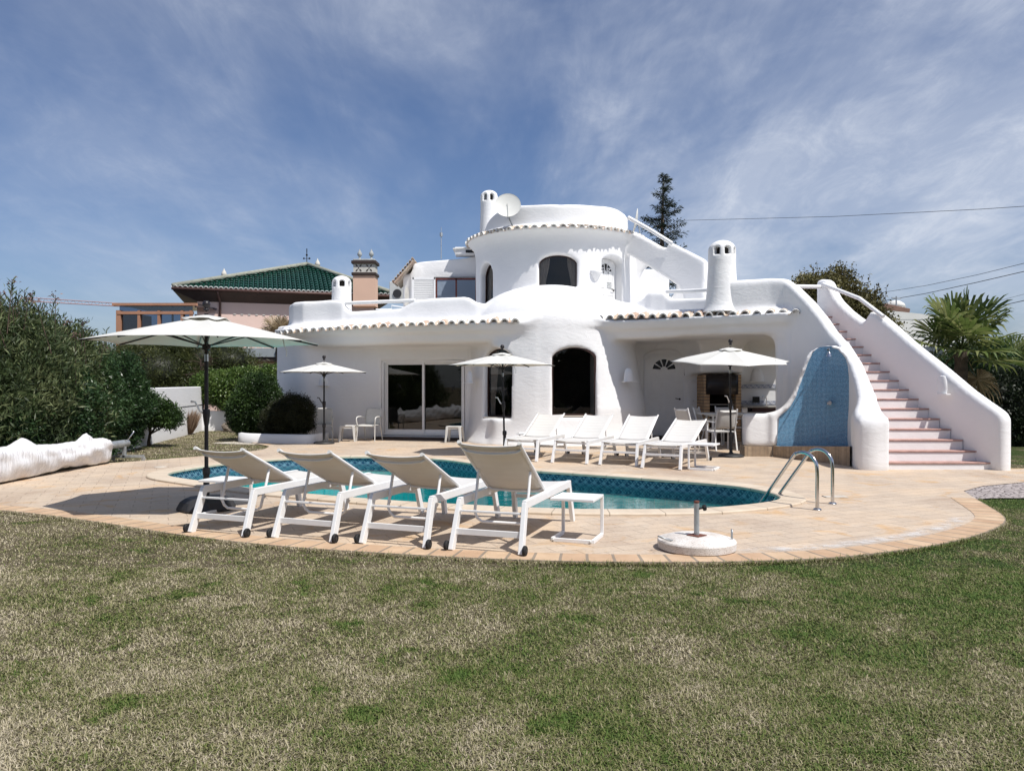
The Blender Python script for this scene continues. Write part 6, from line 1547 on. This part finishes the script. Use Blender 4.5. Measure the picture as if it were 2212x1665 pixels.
# fan palm helper
def fan(b,base,dirv,plen,fl,seed,nb=26,spread=150,droop=.25,tw=0):
    rs=random.Random(seed); d=Vector(dirv).normalized(); side=d.cross(Vector((0,0,1)))
    if side.length<.05: side=Vector((1,0,0))
    side.normalize(); up=side.cross(d); side=(side*math.cos(tw)+up*math.sin(tw)).normalized(); up=side.cross(d)
    hub=Vector(base)+d*plen+Vector((0,0,-.06*plen)); P_=[];F_=[];T_=[]
    for k in range(nb):
        a=R(-spread+2*spread*k/(nb-1)); q=(d*math.cos(a)+side*math.sin(a)).normalized(); l=fl*(1-.30*(abs(a)/R(spread))**2)*rs.uniform(.93,1.05)
        q=(q+up*rs.uniform(.05,.16)).normalized(); w=side*math.cos(a)-d*math.sin(a); w=(w+up*rs.uniform(-.4,.4)).normalized(); ww=.030*l/.6; o0=len(P_)
        m1=hub+q*l*.55; m2=hub+q*l*.8+Vector((0,0,-droop*l*.16)); tip=hub+q*l*.97+Vector((0,0,-droop*l*rs.uniform(.45,.9)))
        P_+= [hub,m1+w*ww,m1-w*ww,m2+w*ww*.6,m2-w*ww*.6,tip]; F_.append((o0,o0+1,o0+2)); F_.append((o0+1,o0+3,o0+4,o0+2)); F_.append((o0+3,o0+5,o0+4)); t=rs.random(); T_+=[t]*6
    o=len(b[0]); b[0].extend(P_); b[1].extend([tuple(i+o for i in f) for f in F_]); b[2].extend(T_)
    return hub
def fanpalm(name,label,base,h,nf,pl,fl,seed,mat='leaf_palm',trunk=.13,elev=(-20,75),group=None,dry=3):
    t=thing(name,label,'palm',(base[0],base[1],0),0,group); rs=random.Random(seed); top=Vector((base[0],base[1],h))
    prof=[(trunk*1.25,-.1)]+[(trunk*(1.0+.16*(k%2)),h*k/14) for k in range(1,15)]; MB().lathe(prof,(base[0],base[1],0),12).build('trunk','bark',t,world=True)
    for j in range(2):
        b=([],[],[]); st=MB(); n=nf if j==0 else dry
        if not n: continue
        for i in range(n):
            az=i*2.399+rs.uniform(-.2,.2); e=R(elev[0]+(elev[1]-elev[0])*((i+.5)/n)**.9) if j==0 else R(rs.uniform(-60,-35)); d=Vector((math.cos(az)*math.cos(e),math.sin(az)*math.cos(e),math.sin(e)))
            pp=pl*rs.uniform(.8,1.15); hub=fan(b,top,d,pp,fl*rs.uniform(.85,1.1)*(1 if j==0 else .7),seed*50+i+j*99,droop=.28 if j==0 else .9,tw=rs.uniform(-.5,.5)); st.tube([top,top+d*pp*.5+Vector((0,0,.02)),hub],[.018,.012,.008],5)
        me=npmesh('fronds',[tuple(p) for p in b[0]],b[1],tint=b[2]); link('fronds' if j==0 else 'dry_fronds',me,mat if j==0 else 'leaf_palm_dry',t,True)
        st.build('petioles','leaf_palm' if j==0 else 'leaf_palm_dry',t,smooth=True,world=True)
    return t
fanpalm('fan_palm','large fan palm with a short shaggy trunk right of the outside stairs',(10.6,18.15),2.35,19,.72,.92,3,elev=(-22,86),dry=2)
fanpalm('fan_palm','small dry looking palm top showing behind the left end of the villa roof',(XV(603,27),27),3.3,12,.35,.55,5,mat='leaf_palm_dry',trunk=.12,dry=0)
fanpalm('fan_palm','second lower palm at the right edge, behind the dark hedge',(XV(2185,22),22.0),2.0,16,.5,.75,8,trunk=.12)
shrub('hedge','tall dark shaded hedge at the right edge beyond the stairs','hedge',[((11.0,19.4,.95),(1.3,.6,.95)),((12.9,19.5,.98),(1.5,.65,.98)),((15.0,19.6,.98),(1.5,.65,.98)),((17.2,19.8,.98),(1.6,.65,.98)),((9.9,20.2,.9),(1.2,.6,.9))],'leaf_darkhedge',4600,13,.08,.04,spread=.07,seed=14,up=.1,rough=.03,hi=1.0)
shrub('shrub','loose green shrub rising above the dark hedge, right of the fan palm','shrub',[((XV(2120,21.5),21.5,1.9),(.9,.7,.7)),((XV(2060,21.5),21.7,1.7),(.7,.6,.55))],'leaf_pittosporum',1400,12,.12,.035,spread=.1,seed=15,up=.5)
bg_=shrub('bougainvillea','large bronze green bougainvillea behind the outside stairs','bougainvillea',[((10.0,24.2,2.9),(1.45,1.2,2.15)),((10.9,24.0,2.3),(1.15,1.1,1.9)),((9.2,24.4,3.0),(.8,.8,1.75))],'leaf_bougainvillea',4600,13,.10,.055,spread=.10,seed=16,up=.2,hi=1.06,rough=.10,corek=.78,droop=.3)
rs=np.random.RandomState(8); n=60; a=rs.rand(n)
for nm,cnt,x0,zz in (('flowers',40,XV(1762,23),ZV(639,23)),):
    c=np.array([XV(1786,22.9),22.95,ZV(640,22.9)]); B=c+rs.normal(size=(cnt,3))*.07; v=leaves(B,rs.normal(size=(cnt,3)),rs.normal(size=(cnt,3)),.05,.04); link(nm,npmesh(nm,v,np.arange(cnt*4).reshape(-1,4),tint=np.repeat(rs.rand(cnt),4)),'flower_pink',bg_,True)
# wayward shoots on top of the bougainvillea
tb=MB();Bp=[];Dp=[]; r=random.Random(2)
for i in range(46):
    x=r.uniform(8.6,11.6); z=4.95-.42*abs(x-9.9)**1.5+r.uniform(-.1,.15); p0=Vector((x,24.0+r.uniform(-.6,.3),z-.3)); d=Vector((r.uniform(-.5,.5),r.uniform(-.2,.2),1)).normalized(); l=r.uniform(.3,.75); tb.tube([p0,p0+d*l],[.008,.004],4)
    for k in range(10): Bp.append(p0+d*l*(.2+.08*k)); Dp.append((r.gauss(0,1),r.gauss(0,1),r.gauss(.3,.6)))
tb.build('shoot_stems','twig',bg_,world=True)['kind']='stuff'; m=len(Bp); v=leaves(np.array(Bp),np.array(Dp),rs.normal(size=(m,3)),.09,.05); link('shoots',npmesh('s',v,np.arange(m*4).reshape(-1,4),tint=np.repeat(rs.rand(m),4)),'leaf_bougainvillea',bg_,True)['kind']='stuff'
# conifer
t=thing('conifer','tall dark ragged conifer rising behind the villa roof','conifer',(6.6,34,0))
cx,cy,zt=XV(1433,34),34.0,ZV(376,34)
MB().tube([(cx-.25,cy,0),(cx-.1,cy,6),(cx,cy,zt-.1)],[.22,.14,.015],8).build('trunk','bark',t,smooth=True,world=True)
r=random.Random(9); Bp=[];Dp=[];tb=MB(); z=zt-.1
while z>3.0:
    f=zt-z; rad=.14+.36*f if f<3.2 else 1.29+.08*(f-3.2); nb=r.randint(4,7) if f>.6 else 4
    for k in range(nb):
        a=r.uniform(0,6.283); l=rad*r.uniform(.45,1.15); b0=Vector((cx-.1*f/zt*3,cy,z)); d=Vector((math.cos(a),math.sin(a),.10)); mid=b0+d*l*.55+Vector((0,0,-.20*l)); e=b0+d*l+Vector((0,0,-.02*l+.03)); tb.tube([b0,mid,e],[.022,.014,.006],4)
        n=int(18+80*l)
        for j in range(n):
            u=r.random()**.8; q=b0+(mid-b0)*u*2 if u<.5 else mid+(e-mid)*(u-.5)*2; s=Vector((r.gauss(0,1),r.gauss(0,1),r.gauss(-.1,.6))); Bp.append(q+s*.040*(1+.5*l)); Dp.append(s+d*.8)
    z-=r.uniform(.20,.34)
tb.build('branches','bark',t,world=True)['kind']='stuff'; m=len(Bp); rs=np.random.RandomState(4); v=leaves(np.array(Bp),np.array(Dp),rs.normal(size=(m,3)),.13+.07*rs.rand(m),.035,.3,.1); link('needles',npmesh('n',v,np.arange(m*4).reshape(-1,4),tint=np.repeat(rs.rand(m),4)),'leaf_conifer',t,True)
# dark hedge across the lawn behind the viewer (mirrored in the window panes)
shrub('hedge','long dark hedge on the far side of the lawn, mirrored in the window panes','hedge',[((-14+4.6*i,-9-.4*(i%2),1.9),(2.6,1.2,2.6)) for i in range(8)],'leaf_pittosporum',3600,10,.22,.10,spread=.2,seed=17,stem=False,corek=.9)

# ---------------------------------------------------------------- neighbours
nb=thing('neighbour_house','pink house with a hipped green tiled roof and ornamental chimney','house',(-11.8,42,0))
E1=Vector((-16.95,38.4,0)); E2=Vector((-6.3,41.9,0)); ux=(E2-E1).normalized(); uy=Vector((-ux.y,ux.x,0)); W=(E2-E1).length; ZE=6.40; ZA=8.42; DP=8.4
def nbp(u,v,z): return E1+ux*u+uy*v+Vector((0,0,z))
def hipface(A,B,C,nm,step=.235,row=.38,ins=0):
    """barrel tiles covering the triangle A-B (eave) to C (apex)"""
    e=(B-A); We=e.length; ex=e.normalized(); foot=ex*((C-A).dot(ex)); su=(C-A)-foot; Hs=su.length; su.normalize(); nn=ex.cross(su).normalized(); fx=foot.length
    if nn.z<0: nn=-nn
    b=MB(); nc=int(We/step); vs=[];fs=[];sg=5
    for i in range(nc):
        u=(i+.5)*We/nc; top=Hs*(u/fx if u<fx else (We-u)/(We-fx)); rows=max(1,int(math.ceil(top/row)))
        for j in range(rows):
            v0=j*row; v1=min(top+.06,(j+1)*row+.05); o=len(vs)
            for vv,rr,lift in((v0,step*.44,.045),(v1,step*.34,.01)):
                for k in range(sg+1):
                    a=math.pi*k/sg; vs.append(A+ex*(u+math.cos(a)*rr)+su*vv+nn*(math.sin(a)*rr*.9+lift))
            n=sg+1
            for k in range(sg): fs.append((o+k,o+k+1,o+n+k+1,o+n+k))
            if j==0: pass
    b.add(vs,fs); b.add([A-nn*.02,B-nn*.02,C-nn*.02],[(0,1,2)])
    o=b.build(nm,'green_tile',nb,smooth=True,ang=50,world=True)
    w_=MB()
    for i in range(nc):
        u=(i+.5)*We/nc; vs=[];n=sg+1
        for vv in(-.05,.03):
            for q in(step*.48,step*.30):
                for k in range(sg+1): a=math.pi*k/sg; vs.append(A+ex*(u+math.cos(a)*q)+su*vv+nn*(math.sin(a)*q*.9+.03))
        f=[]
        for k in range(sg): f+= [(k,k+1,2*n+k+1,2*n+k),(n+k,n+k+1,3*n+k+1,3*n+k),(k,k+1,n+k+1,n+k)]
        w_.add(vs,f)
    w_.build('tile_ends','white_mortar',o,world=True); return o
A0,A1,A2,A3=nbp(0,0,ZE),nbp(W,0,ZE),nbp(W,DP,ZE),nbp(0,DP,ZE); AP=nbp(W*.60,DP/2,ZA)
hipface(A0,A1,AP,'roof'); hipface(A1,A2,AP,'roof'); hipface(A3,A0,AP,'roof')
for a in(A0,A1): MB().tube([a+Vector((0,0,.08)),AP+Vector((0,0,.10))],[.13,.12],8).build('hip_ridge','hip_mortar',nb,smooth=True,world=True)
MB().tube([A3+Vector((0,0,.08)),AP+Vector((0,0,.08))],.12,8).build('hip_ridge','hip_mortar',nb,smooth=True,world=True)
def nbox(nm,u0,u1,v0,v1,z0,z1,mat,par=None,**k):
    return MB().add([nbp(u,v,z) for z in(z0,z1) for v in(v0,v1) for u in(u0,u1)],[(0,2,3,1),(4,5,7,6),(0,1,5,4),(2,6,7,3),(0,4,6,2),(1,3,7,5)]).build(nm,mat,par or nb,world=True,**k)
# coved brown soffit and gutter
vs=[nbp(0,0,ZE-.02),nbp(W,0,ZE-.02),nbp(W,0,ZE-.14),nbp(0,0,ZE-.14),nbp(1.15,.5,ZE-.62),nbp(W-1.15,.5,ZE-.62),nbp(W,DP,ZE-.14),nbp(0,DP,ZE-.14),nbp(W-1.15,DP-1,ZE-.62),nbp(1.15,DP-1,ZE-.62)]
MB().add(vs,[(0,1,2,3),(3,2,5,4),(2,6,8,5),(7,3,4,9)]).build('soffit','soffit_brown',nb,world=True)
MB().tube([nbp(-.05,-.06,ZE-.06),nbp(W+.05,-.06,ZE-.06)],.07,8).build('gutter','brown_metal',nb,smooth=True,world=True)
MB().tube([nbp(2.1,-.02,ZE-.12),nbp(2.15,.2,ZE-.4),nbp(2.2,.43,ZE-.6),nbp(2.2,.43,0)],.06,8).build('downpipe','brown_metal',nb,smooth=True,world=True)
nbox('wall',1.15,W-1.15,.5,DP-1,-.1,ZE-.6,'pink_wall')
nbox('corner_pilaster',1.10,1.6,.46,1.0,-.1,ZE-.62,'salmon_wall')
b=MB()
for k in range(22): 
    if k in(9,10,15): continue
    b.box(nbp(2.9+.36*k,.485,ZE-1.22+.0),(.13,.03,.045),Matrix.Rotation(math.atan2(ux.y,ux.x),3,'Z'))
b.build('vent_slots','cream_trim',nb,world=True)
for u,v,z in((1.6,DP*.40,ZE+.65),):
    pass
def finial(c,s,par=None,mat='grey_stone'):
    return MB().lathe([(.16*s,0),(.16*s,.06*s),(.09*s,.12*s),(.06*s,.22*s),(.09*s,.27*s),(.17*s,.38*s),(.19*s,.48*s),(.14*s,.62*s),(.05*s,.78*s),(.005,.9*s)],tuple(c),16).build('finial',mat,par or nb,smooth=True,ang=40,world=True)
finial(P(484,607,46),.85,mat='cream_trim'); finial(P(686,585,47),.85,mat='cream_trim')
for x in (484,): nbox('rear_wing',2.2,4.6,DP-.5,DP+4,0,ZE+.55,'pink_wall')
# weather vane
tip=AP; wv=MB().tube([tip,tip+Vector((0,0,.95))],.022,6).build('weather_vane','black_metal',nb,world=True)
b=MB(); b.tube([tip+Vector((-.22,0,.42)),tip+Vector((.22,0,.42))],.014,4); b.box(tip+Vector((0,0,.88)),(.05,.02,.22)); b.box(tip+Vector((0,0,.62)),(.09,.09,.09)); b.box(tip+Vector((.15,0,.42)),(.09,.02,.10)); b.box(tip+Vector((-.17,0,.42)),(.07,.02,.10)); b.build('vane_arms','black_metal',wv,world=True)
# chimney with pierced panels
ch0=P(784,640,39.5); cw=(808.5-761)/1661*39.5; rot=Matrix.Rotation(0,3,'Z'); zb,zt_=5.6,ZV(593,39.5)
ck=MB().box((ch0.x,40.2,(zb+zt_)/2),(cw,cw*.8,zt_-zb)).build('chimney','salmon_wall',nb,world=True)
MB().box((ch0.x,40.2,zt_+.07),(cw*1.12,cw*.92,.15)).build('band','soffit_brown',ck,world=True,bevel=.02)
zp=zt_+.145; zq=ZV(567.5,39.5)
MB().box((ch0.x,40.2,(zp+zq)/2),(cw*.97,cw*.78,zq-zp)).build('pierced_panel','cream_trim',ck,world=True)
b=MB(); yf=40.2-cw*.39-.012
for px in(-.24,.24):
    for sx in(-1,1):
        for sz_ in(-1,1):
            c=Vector((ch0.x+cw*px+sx*cw*.085,yf,(zp+zq)/2+sz_*cw*.10)); n=10; vs=[]
            for k in range(n): 
                a=2*math.pi*k/n; x=math.cos(a)*cw*.068; z=math.sin(a)*cw*.030; an=math.pi/4*sx*sz_; vs.append(c+Vector((x*math.cos(an)-z*math.sin(an),0,x*math.sin(an)+z*math.cos(an))))
            b.add(vs,[tuple(range(n))])
    b.box((ch0.x+cw*px,yf,(zp+zq)/2),(.05,.01,.05))
b.build('openings','soffit_brown',ck,world=True)
MB().box((ch0.x,40.2,zq+.07),(cw*1.14,cw*.94,.16)).build('band','soffit_brown',ck,world=True,bevel=.02); MB().box((ch0.x,40.2,zq+.19),(cw*1.0,cw*.8,.10)).build('cap','grey_stone',ck,world=True,bevel=.03)
for dx in(-.27,.27): finial((ch0.x+cw*dx,40.2,zq+.24),.66,ck)
# lower terrace wing: balustrade, zinc ledge, brown beam, pink wall, lantern
Yw=36.0
def vbox(nm,x0,x1,y0,y1,z0,z1,mat,par=None,**k): return MB().box(((x0+x1)/2,(y0+y1)/2,(z0+z1)/2),(x1-x0,y1-y0,z1-z0)).build(nm,mat,par or nb,world=True,**k)
lw=vbox('lower_wall',XV(425,Yw),XV(640,Yw),Yw,Yw+3,0,ZV(781,Yw),'pink_wall')
vbox('beam',XV(445,Yw),XV(640,Yw),Yw-.45,Yw+3,ZV(781,Yw),ZV(772,Yw),'soffit_brown'); vbox('ledge',XV(444,Yw),XV(640,Yw),Yw-.5,Yw+3,ZV(772,Yw)+.004,ZV(753,Yw),'zinc')
for k in range(9): MB().lathe([(.05,0),(.05,.03),(.03,.06),(.07,.14),(.06,.20),(.03,.27),(.05,.30),(.05,.33)],(XV(450+15*k,Yw),Yw-.2,ZV(753,Yw)),10).build('baluster','cream_trim',nb,smooth=True,world=True)
vbox('balustrade_rail',XV(440,Yw),XV(640,Yw),Yw-.3,Yw-.1,ZV(753,Yw)+.33,ZV(753,Yw)+.40,'cream_trim')
MB().tube([(XV(484,Yw),Yw-.1,ZV(781,Yw)),(XV(484,Yw),Yw-.1,0)],.06,8).build('downpipe','brown_metal',nb,smooth=True,world=True); vbox('hopper',XV(478,Yw),XV(490,Yw),Yw-.62,Yw-.5,ZV(786,Yw),ZV(766,Yw),'brown_metal')
lt=MB().lathe([(.10,-.16),(.13,.05),(.001,.05)],(XV(500,35.6),35.6,ZV(793,35.6)),6).build('lantern','blue_glass',nb,world=True)
MB().lathe([(.17,.05),(.11,.12),(.05,.18),(.02,.2),(.02,.3),(.001,.31)],(XV(500,35.6),35.6,ZV(793,35.6)),6).build('lantern_cap','black_metal',lt,world=True); MB().tube([(XV(500,35.6),35.6,ZV(793,35.6)-.16),(XV(500,35.6),35.9,ZV(793,35.6)-.45)],.025,6).build('bracket','black_metal',lt,world=True)
MB().tube([P(602,745,35.4),P(612,748,35.2),P(618,752,35)],.1,6).build('ridge_end','hip_mortar',nb,world=True)
# conservatory
cs=thing('conservatory','tan framed glass conservatory on the left of the pink house','conservatory',(XV(330,37),37,0))
x0,x1=XV(257,36.8),XV(415,36.8); zt2=ZV(657,36.8); z0=2.6
for x in(257,301,344,394,413):
    MB().box((XV(x,36.8),36.8,(z0+zt2-.3)/2),( .22 if x in(257,) else .12,.14,zt2-.3-z0)).build('post','tan_frame',cs,world=True)
MB().box(((x0+x1)/2,36.8,zt2-.42),(x1-x0+.1,.18,.14)).build('beam','tan_frame',cs,world=True); MB().box(((x0+x1)/2,36.75,zt2-.02),(x1-x0+.5,.24,.12)).build('gutter','tan_frame',cs,world=True)
MB().box(((x0+x1)/2,36.86,(z0+zt2)/2),(x1-x0,.02,zt2-z0)).build('glazing','blue_glass',cs,world=True)
MB().box((x0-.0,38.4,(z0+zt2-.3)/2),(.12,3.2,zt2-.3-z0)).build('side_wall','tan_frame',cs,world=True)
MB().box(((x0+x1)/2,38.4,zt2+.02),(x1-x0+.3,3.2,.08)).build('roof','blue_glass',cs,world=True)
for k in range(6): MB().box((x0+.6+.6*k,39.9,(z0+zt2)/2),(.09,.06,zt2-z0-.4)).build('post','white_paint',cs,world=True)
MB().box(((x0+x1)/2,38.4,1.3),(x1-x0,3.2,2.58)).build('base_wall','pink_wall',cs,world=True)
# crane jib
cr=thing('crane_jib','faint lattice jib of a distant construction crane left of the conservatory','crane',tuple(P(0,650,170)))
def jp(x,dy,dz=0): 
    p=P(x,648+(x-90)*.060+dy,170); return p
for dy,r_ in((-3.5,.10),(4.5,.12)): MB().tube([jp(60,dy),jp(420,dy*.6)],r_,4).build('chord','crane_red',cr,world=True)
b=MB()
for k in range(48): 
    x=62+7.4*k; b.tube([jp(x,-3.5 if k%2 else 4.5),jp(x+7.4,4.5 if k%2 else -3.5)],.055,3)
b.build('lattice','crane_red',cr,world=True)
MB().tube([P(250,659,170),P(420,654,170),P(600,655,170)],.07,3).build('tie','crane_red',cr,world=True)
# houses at the right
rh=thing('white_house','plain white house with a small brown roof behind the bougainvillea','house',(17,31,0))
MB().prism([(XV(1895,30),30),(XV(2112,30),30),(XV(2112,30),36),(XV(1895,30),36)],-.1,ZV(690,30)).build('wall','far_wall',rh,world=True)
MB().add([(XV(1895,30),29.99,ZV(690,30)),(XV(2112,30),29.99,ZV(690,30)),(XV(2050,30),29.99,ZV(684,30)),(XV(1912,30),29.99,ZV(670,30)),(XV(1895,30),35,ZV(690,30)),(XV(2112,30),35,ZV(690,30)),(XV(2050,30),35,ZV(684,30)),(XV(1912,30),35,ZV(670,30))],[(0,1,2,3),(3,2,6,7),(4,5,6,7)]).build('parapet','far_wall',rh,world=True)
MB().box(tuple(P(1926,669,31)),(1.05,.9,.22),Matrix.Rotation(R(12),3,'Y')).build('roof','far_roof',rh,world=True,bevel=.03)
MB().lathe([(.42,0),(.36,.15),(.2,.26),(.001,.30)],tuple(P(1933,664,32)),16).build('dome','far_wall',rh,smooth=True,world=True)
MB().tube([P(1936,662,31.5),P(1936,640,31.5)],.03,5).build('aerial','galvanised',rh,world=True); MB().tube([P(1926,643,31.5),P(1946,645,31.5)],.025,5).build('aerial','galvanised',rh,world=True)
rh2=thing('garden_building','low white building behind the palm trunk at the right','building',(19,27,0))
MB().prism([(XV(2040,27),27),(XV(2137,27),27),(XV(2137,27),30),(XV(2040,27),30)],-.1,ZV(745,27)).build('wall','far_wall',rh2,world=True)
MB().box(tuple(P(2108,776,26.95)),(.42,.06,.55)).build('window','blue_glass',rh2,world=True)
# ---------------------------------------------------------------- world, sun, camera
SUN=Vector((.46,-.42,1.0)).normalized()
el=math.asin(SUN.z); az=math.atan2(SUN.x,SUN.y)
w=bpy.data.worlds.new('World'); SC.world=w; w.use_nodes=True; nt=w.node_tree
for q in list(nt.nodes): nt.nodes.remove(q)
out=nt.nodes.new('ShaderNodeOutputWorld'); bg=nt.nodes.new('ShaderNodeBackground'); L(nt,bg.outputs[0],out.inputs[0])
sky=N(nt,'TexSky',sky_type='NISHITA'); sky.sun_disc=False; sky.sun_elevation=el; sky.sun_rotation=az; sky.altitude=0; sky.air_density=1.0; sky.dust_density=1.0; sky.ozone_density=2.2
tc=N(nt,'TexCoord').outputs['Generated']
sx=N(nt,'SeparateXYZ'); L(nt,tc,sx.inputs[0])
zc=N(nt,'Math',operation='MAXIMUM'); zc.inputs[1].default_value=0.0; L(nt,sx.outputs[2],zc.inputs[0])
za=N(nt,'Math',operation='ADD'); za.inputs[1].default_value=.22; L(nt,zc.outputs[0],za.inputs[0])
dv=N(nt,'VectorMath',operation='DIVIDE'); cb=N(nt,'CombineXYZ'); 
for i in range(3): L(nt,za.outputs[0],cb.inputs[i])
L(nt,tc,dv.inputs[0]); L(nt,cb.outputs[0],dv.inputs[1])
fl=N(nt,'VectorMath',operation='MULTIPLY'); fl.inputs[1].default_value=(1,1,0); L(nt,dv.outputs[0],fl.inputs[0])
def lay(rot,sc,loc,ns,det,ro,di):
    m_=N(nt,'Mapping'); m_.inputs['Rotation'].default_value=(0,0,R(rot)); m_.inputs['Scale'].default_value=sc; m_.inputs['Location'].default_value=loc; L(nt,fl.outputs[0],m_.inputs[0]); return noise(nt,m_.outputs[0],ns,det,ro,di)
def smooth(v,a,b,lo,hi):
    m_=N(nt,'MapRange',interpolation_type='SMOOTHSTEP'); m_.inputs[1].default_value=a; m_.inputs[2].default_value=b; m_.inputs[3].default_value=lo; m_.inputs[4].default_value=hi; L(nt,v,m_.inputs[0]); return m_.outputs[0]
def mul(a,b):
    m_=N(nt,'Math',operation='MULTIPLY'); L(nt,a,m_.inputs[0])
    if isinstance(b,(int,float)): m_.inputs[1].default_value=b
    else: L(nt,b,m_.inputs[1])
    return m_.outputs[0]
def add(a,b):
    m_=N(nt,'Math',operation='ADD',use_clamp=True); L(nt,a,m_.inputs[0]); L(nt,b,m_.inputs[1]); return m_.outputs[0]
veil=smooth(lay(20,(1.0,.7,1),(1.9,.3,0),.85,6,.58,.35),.33,.62,0,1)
str1=smooth(lay(-24,(2.6,.55,1),(.3,1.7,0),1.0,9,.64,.45),.44,.80,0,1)
str2=smooth(lay(34,(2.8,.6,1),(3.1,.4,0),.9,9,.66,.5),.46,.82,0,1)
fine=smooth(lay(-8,(2.2,1.3,1),(7,2,0),2.6,8,.7,.5),.38,.80,.55,1)
body=mul(add(mul(veil,.84),add(mul(mul(str1,veil),.80),mul(str2,.40))),fine)
side=smooth(sx.outputs[0],-.60,.15,.30,1.0)
dens=mul(mul(body,side),.95)
skc=mix(nt,1.0,sky.outputs[0],(.93,1.0,1.20),'MULTIPLY')
fin=mix(nt,dens,skc,(8.6,9.2,10.4))
L(nt,fin,bg.inputs[0]); bg.inputs[1].default_value=.080
sd=bpy.data.lights.new('sun','SUN'); sd.energy=5.0; sd.angle=R(.53); sd.color=(1,.96,.90)
so=bpy.data.objects.new('sun',sd); COL.objects.link(so); so.rotation_euler=(-SUN).to_track_quat('-Z','Y').to_euler(); so.location=(6,-6,18)
cd=bpy.data.cameras.new('camera'); cd.sensor_width=36; cd.lens=F0/2212*36; cd.clip_end=2000; cd.clip_start=.05
co=bpy.data.objects.new('camera',cd); COL.objects.link(co); co.location=(0,0,CAMH); co.rotation_euler=(R(90),0,0); SC.camera=co
SC.view_settings.view_transform='Standard'; SC.view_settings.look='None'; SC.view_settings.exposure=.04; SC.view_settings.gamma=1
SC.cycles.use_denoising=True; SC.cycles.max_bounces=8; SC.cycles.transparent_max_bounces=12; SC.cycles.diffuse_bounces=4
SC.cycles.caustics_reflective=False; SC.cycles.caustics_refractive=False; SC.cycles.sample_clamp_indirect=8
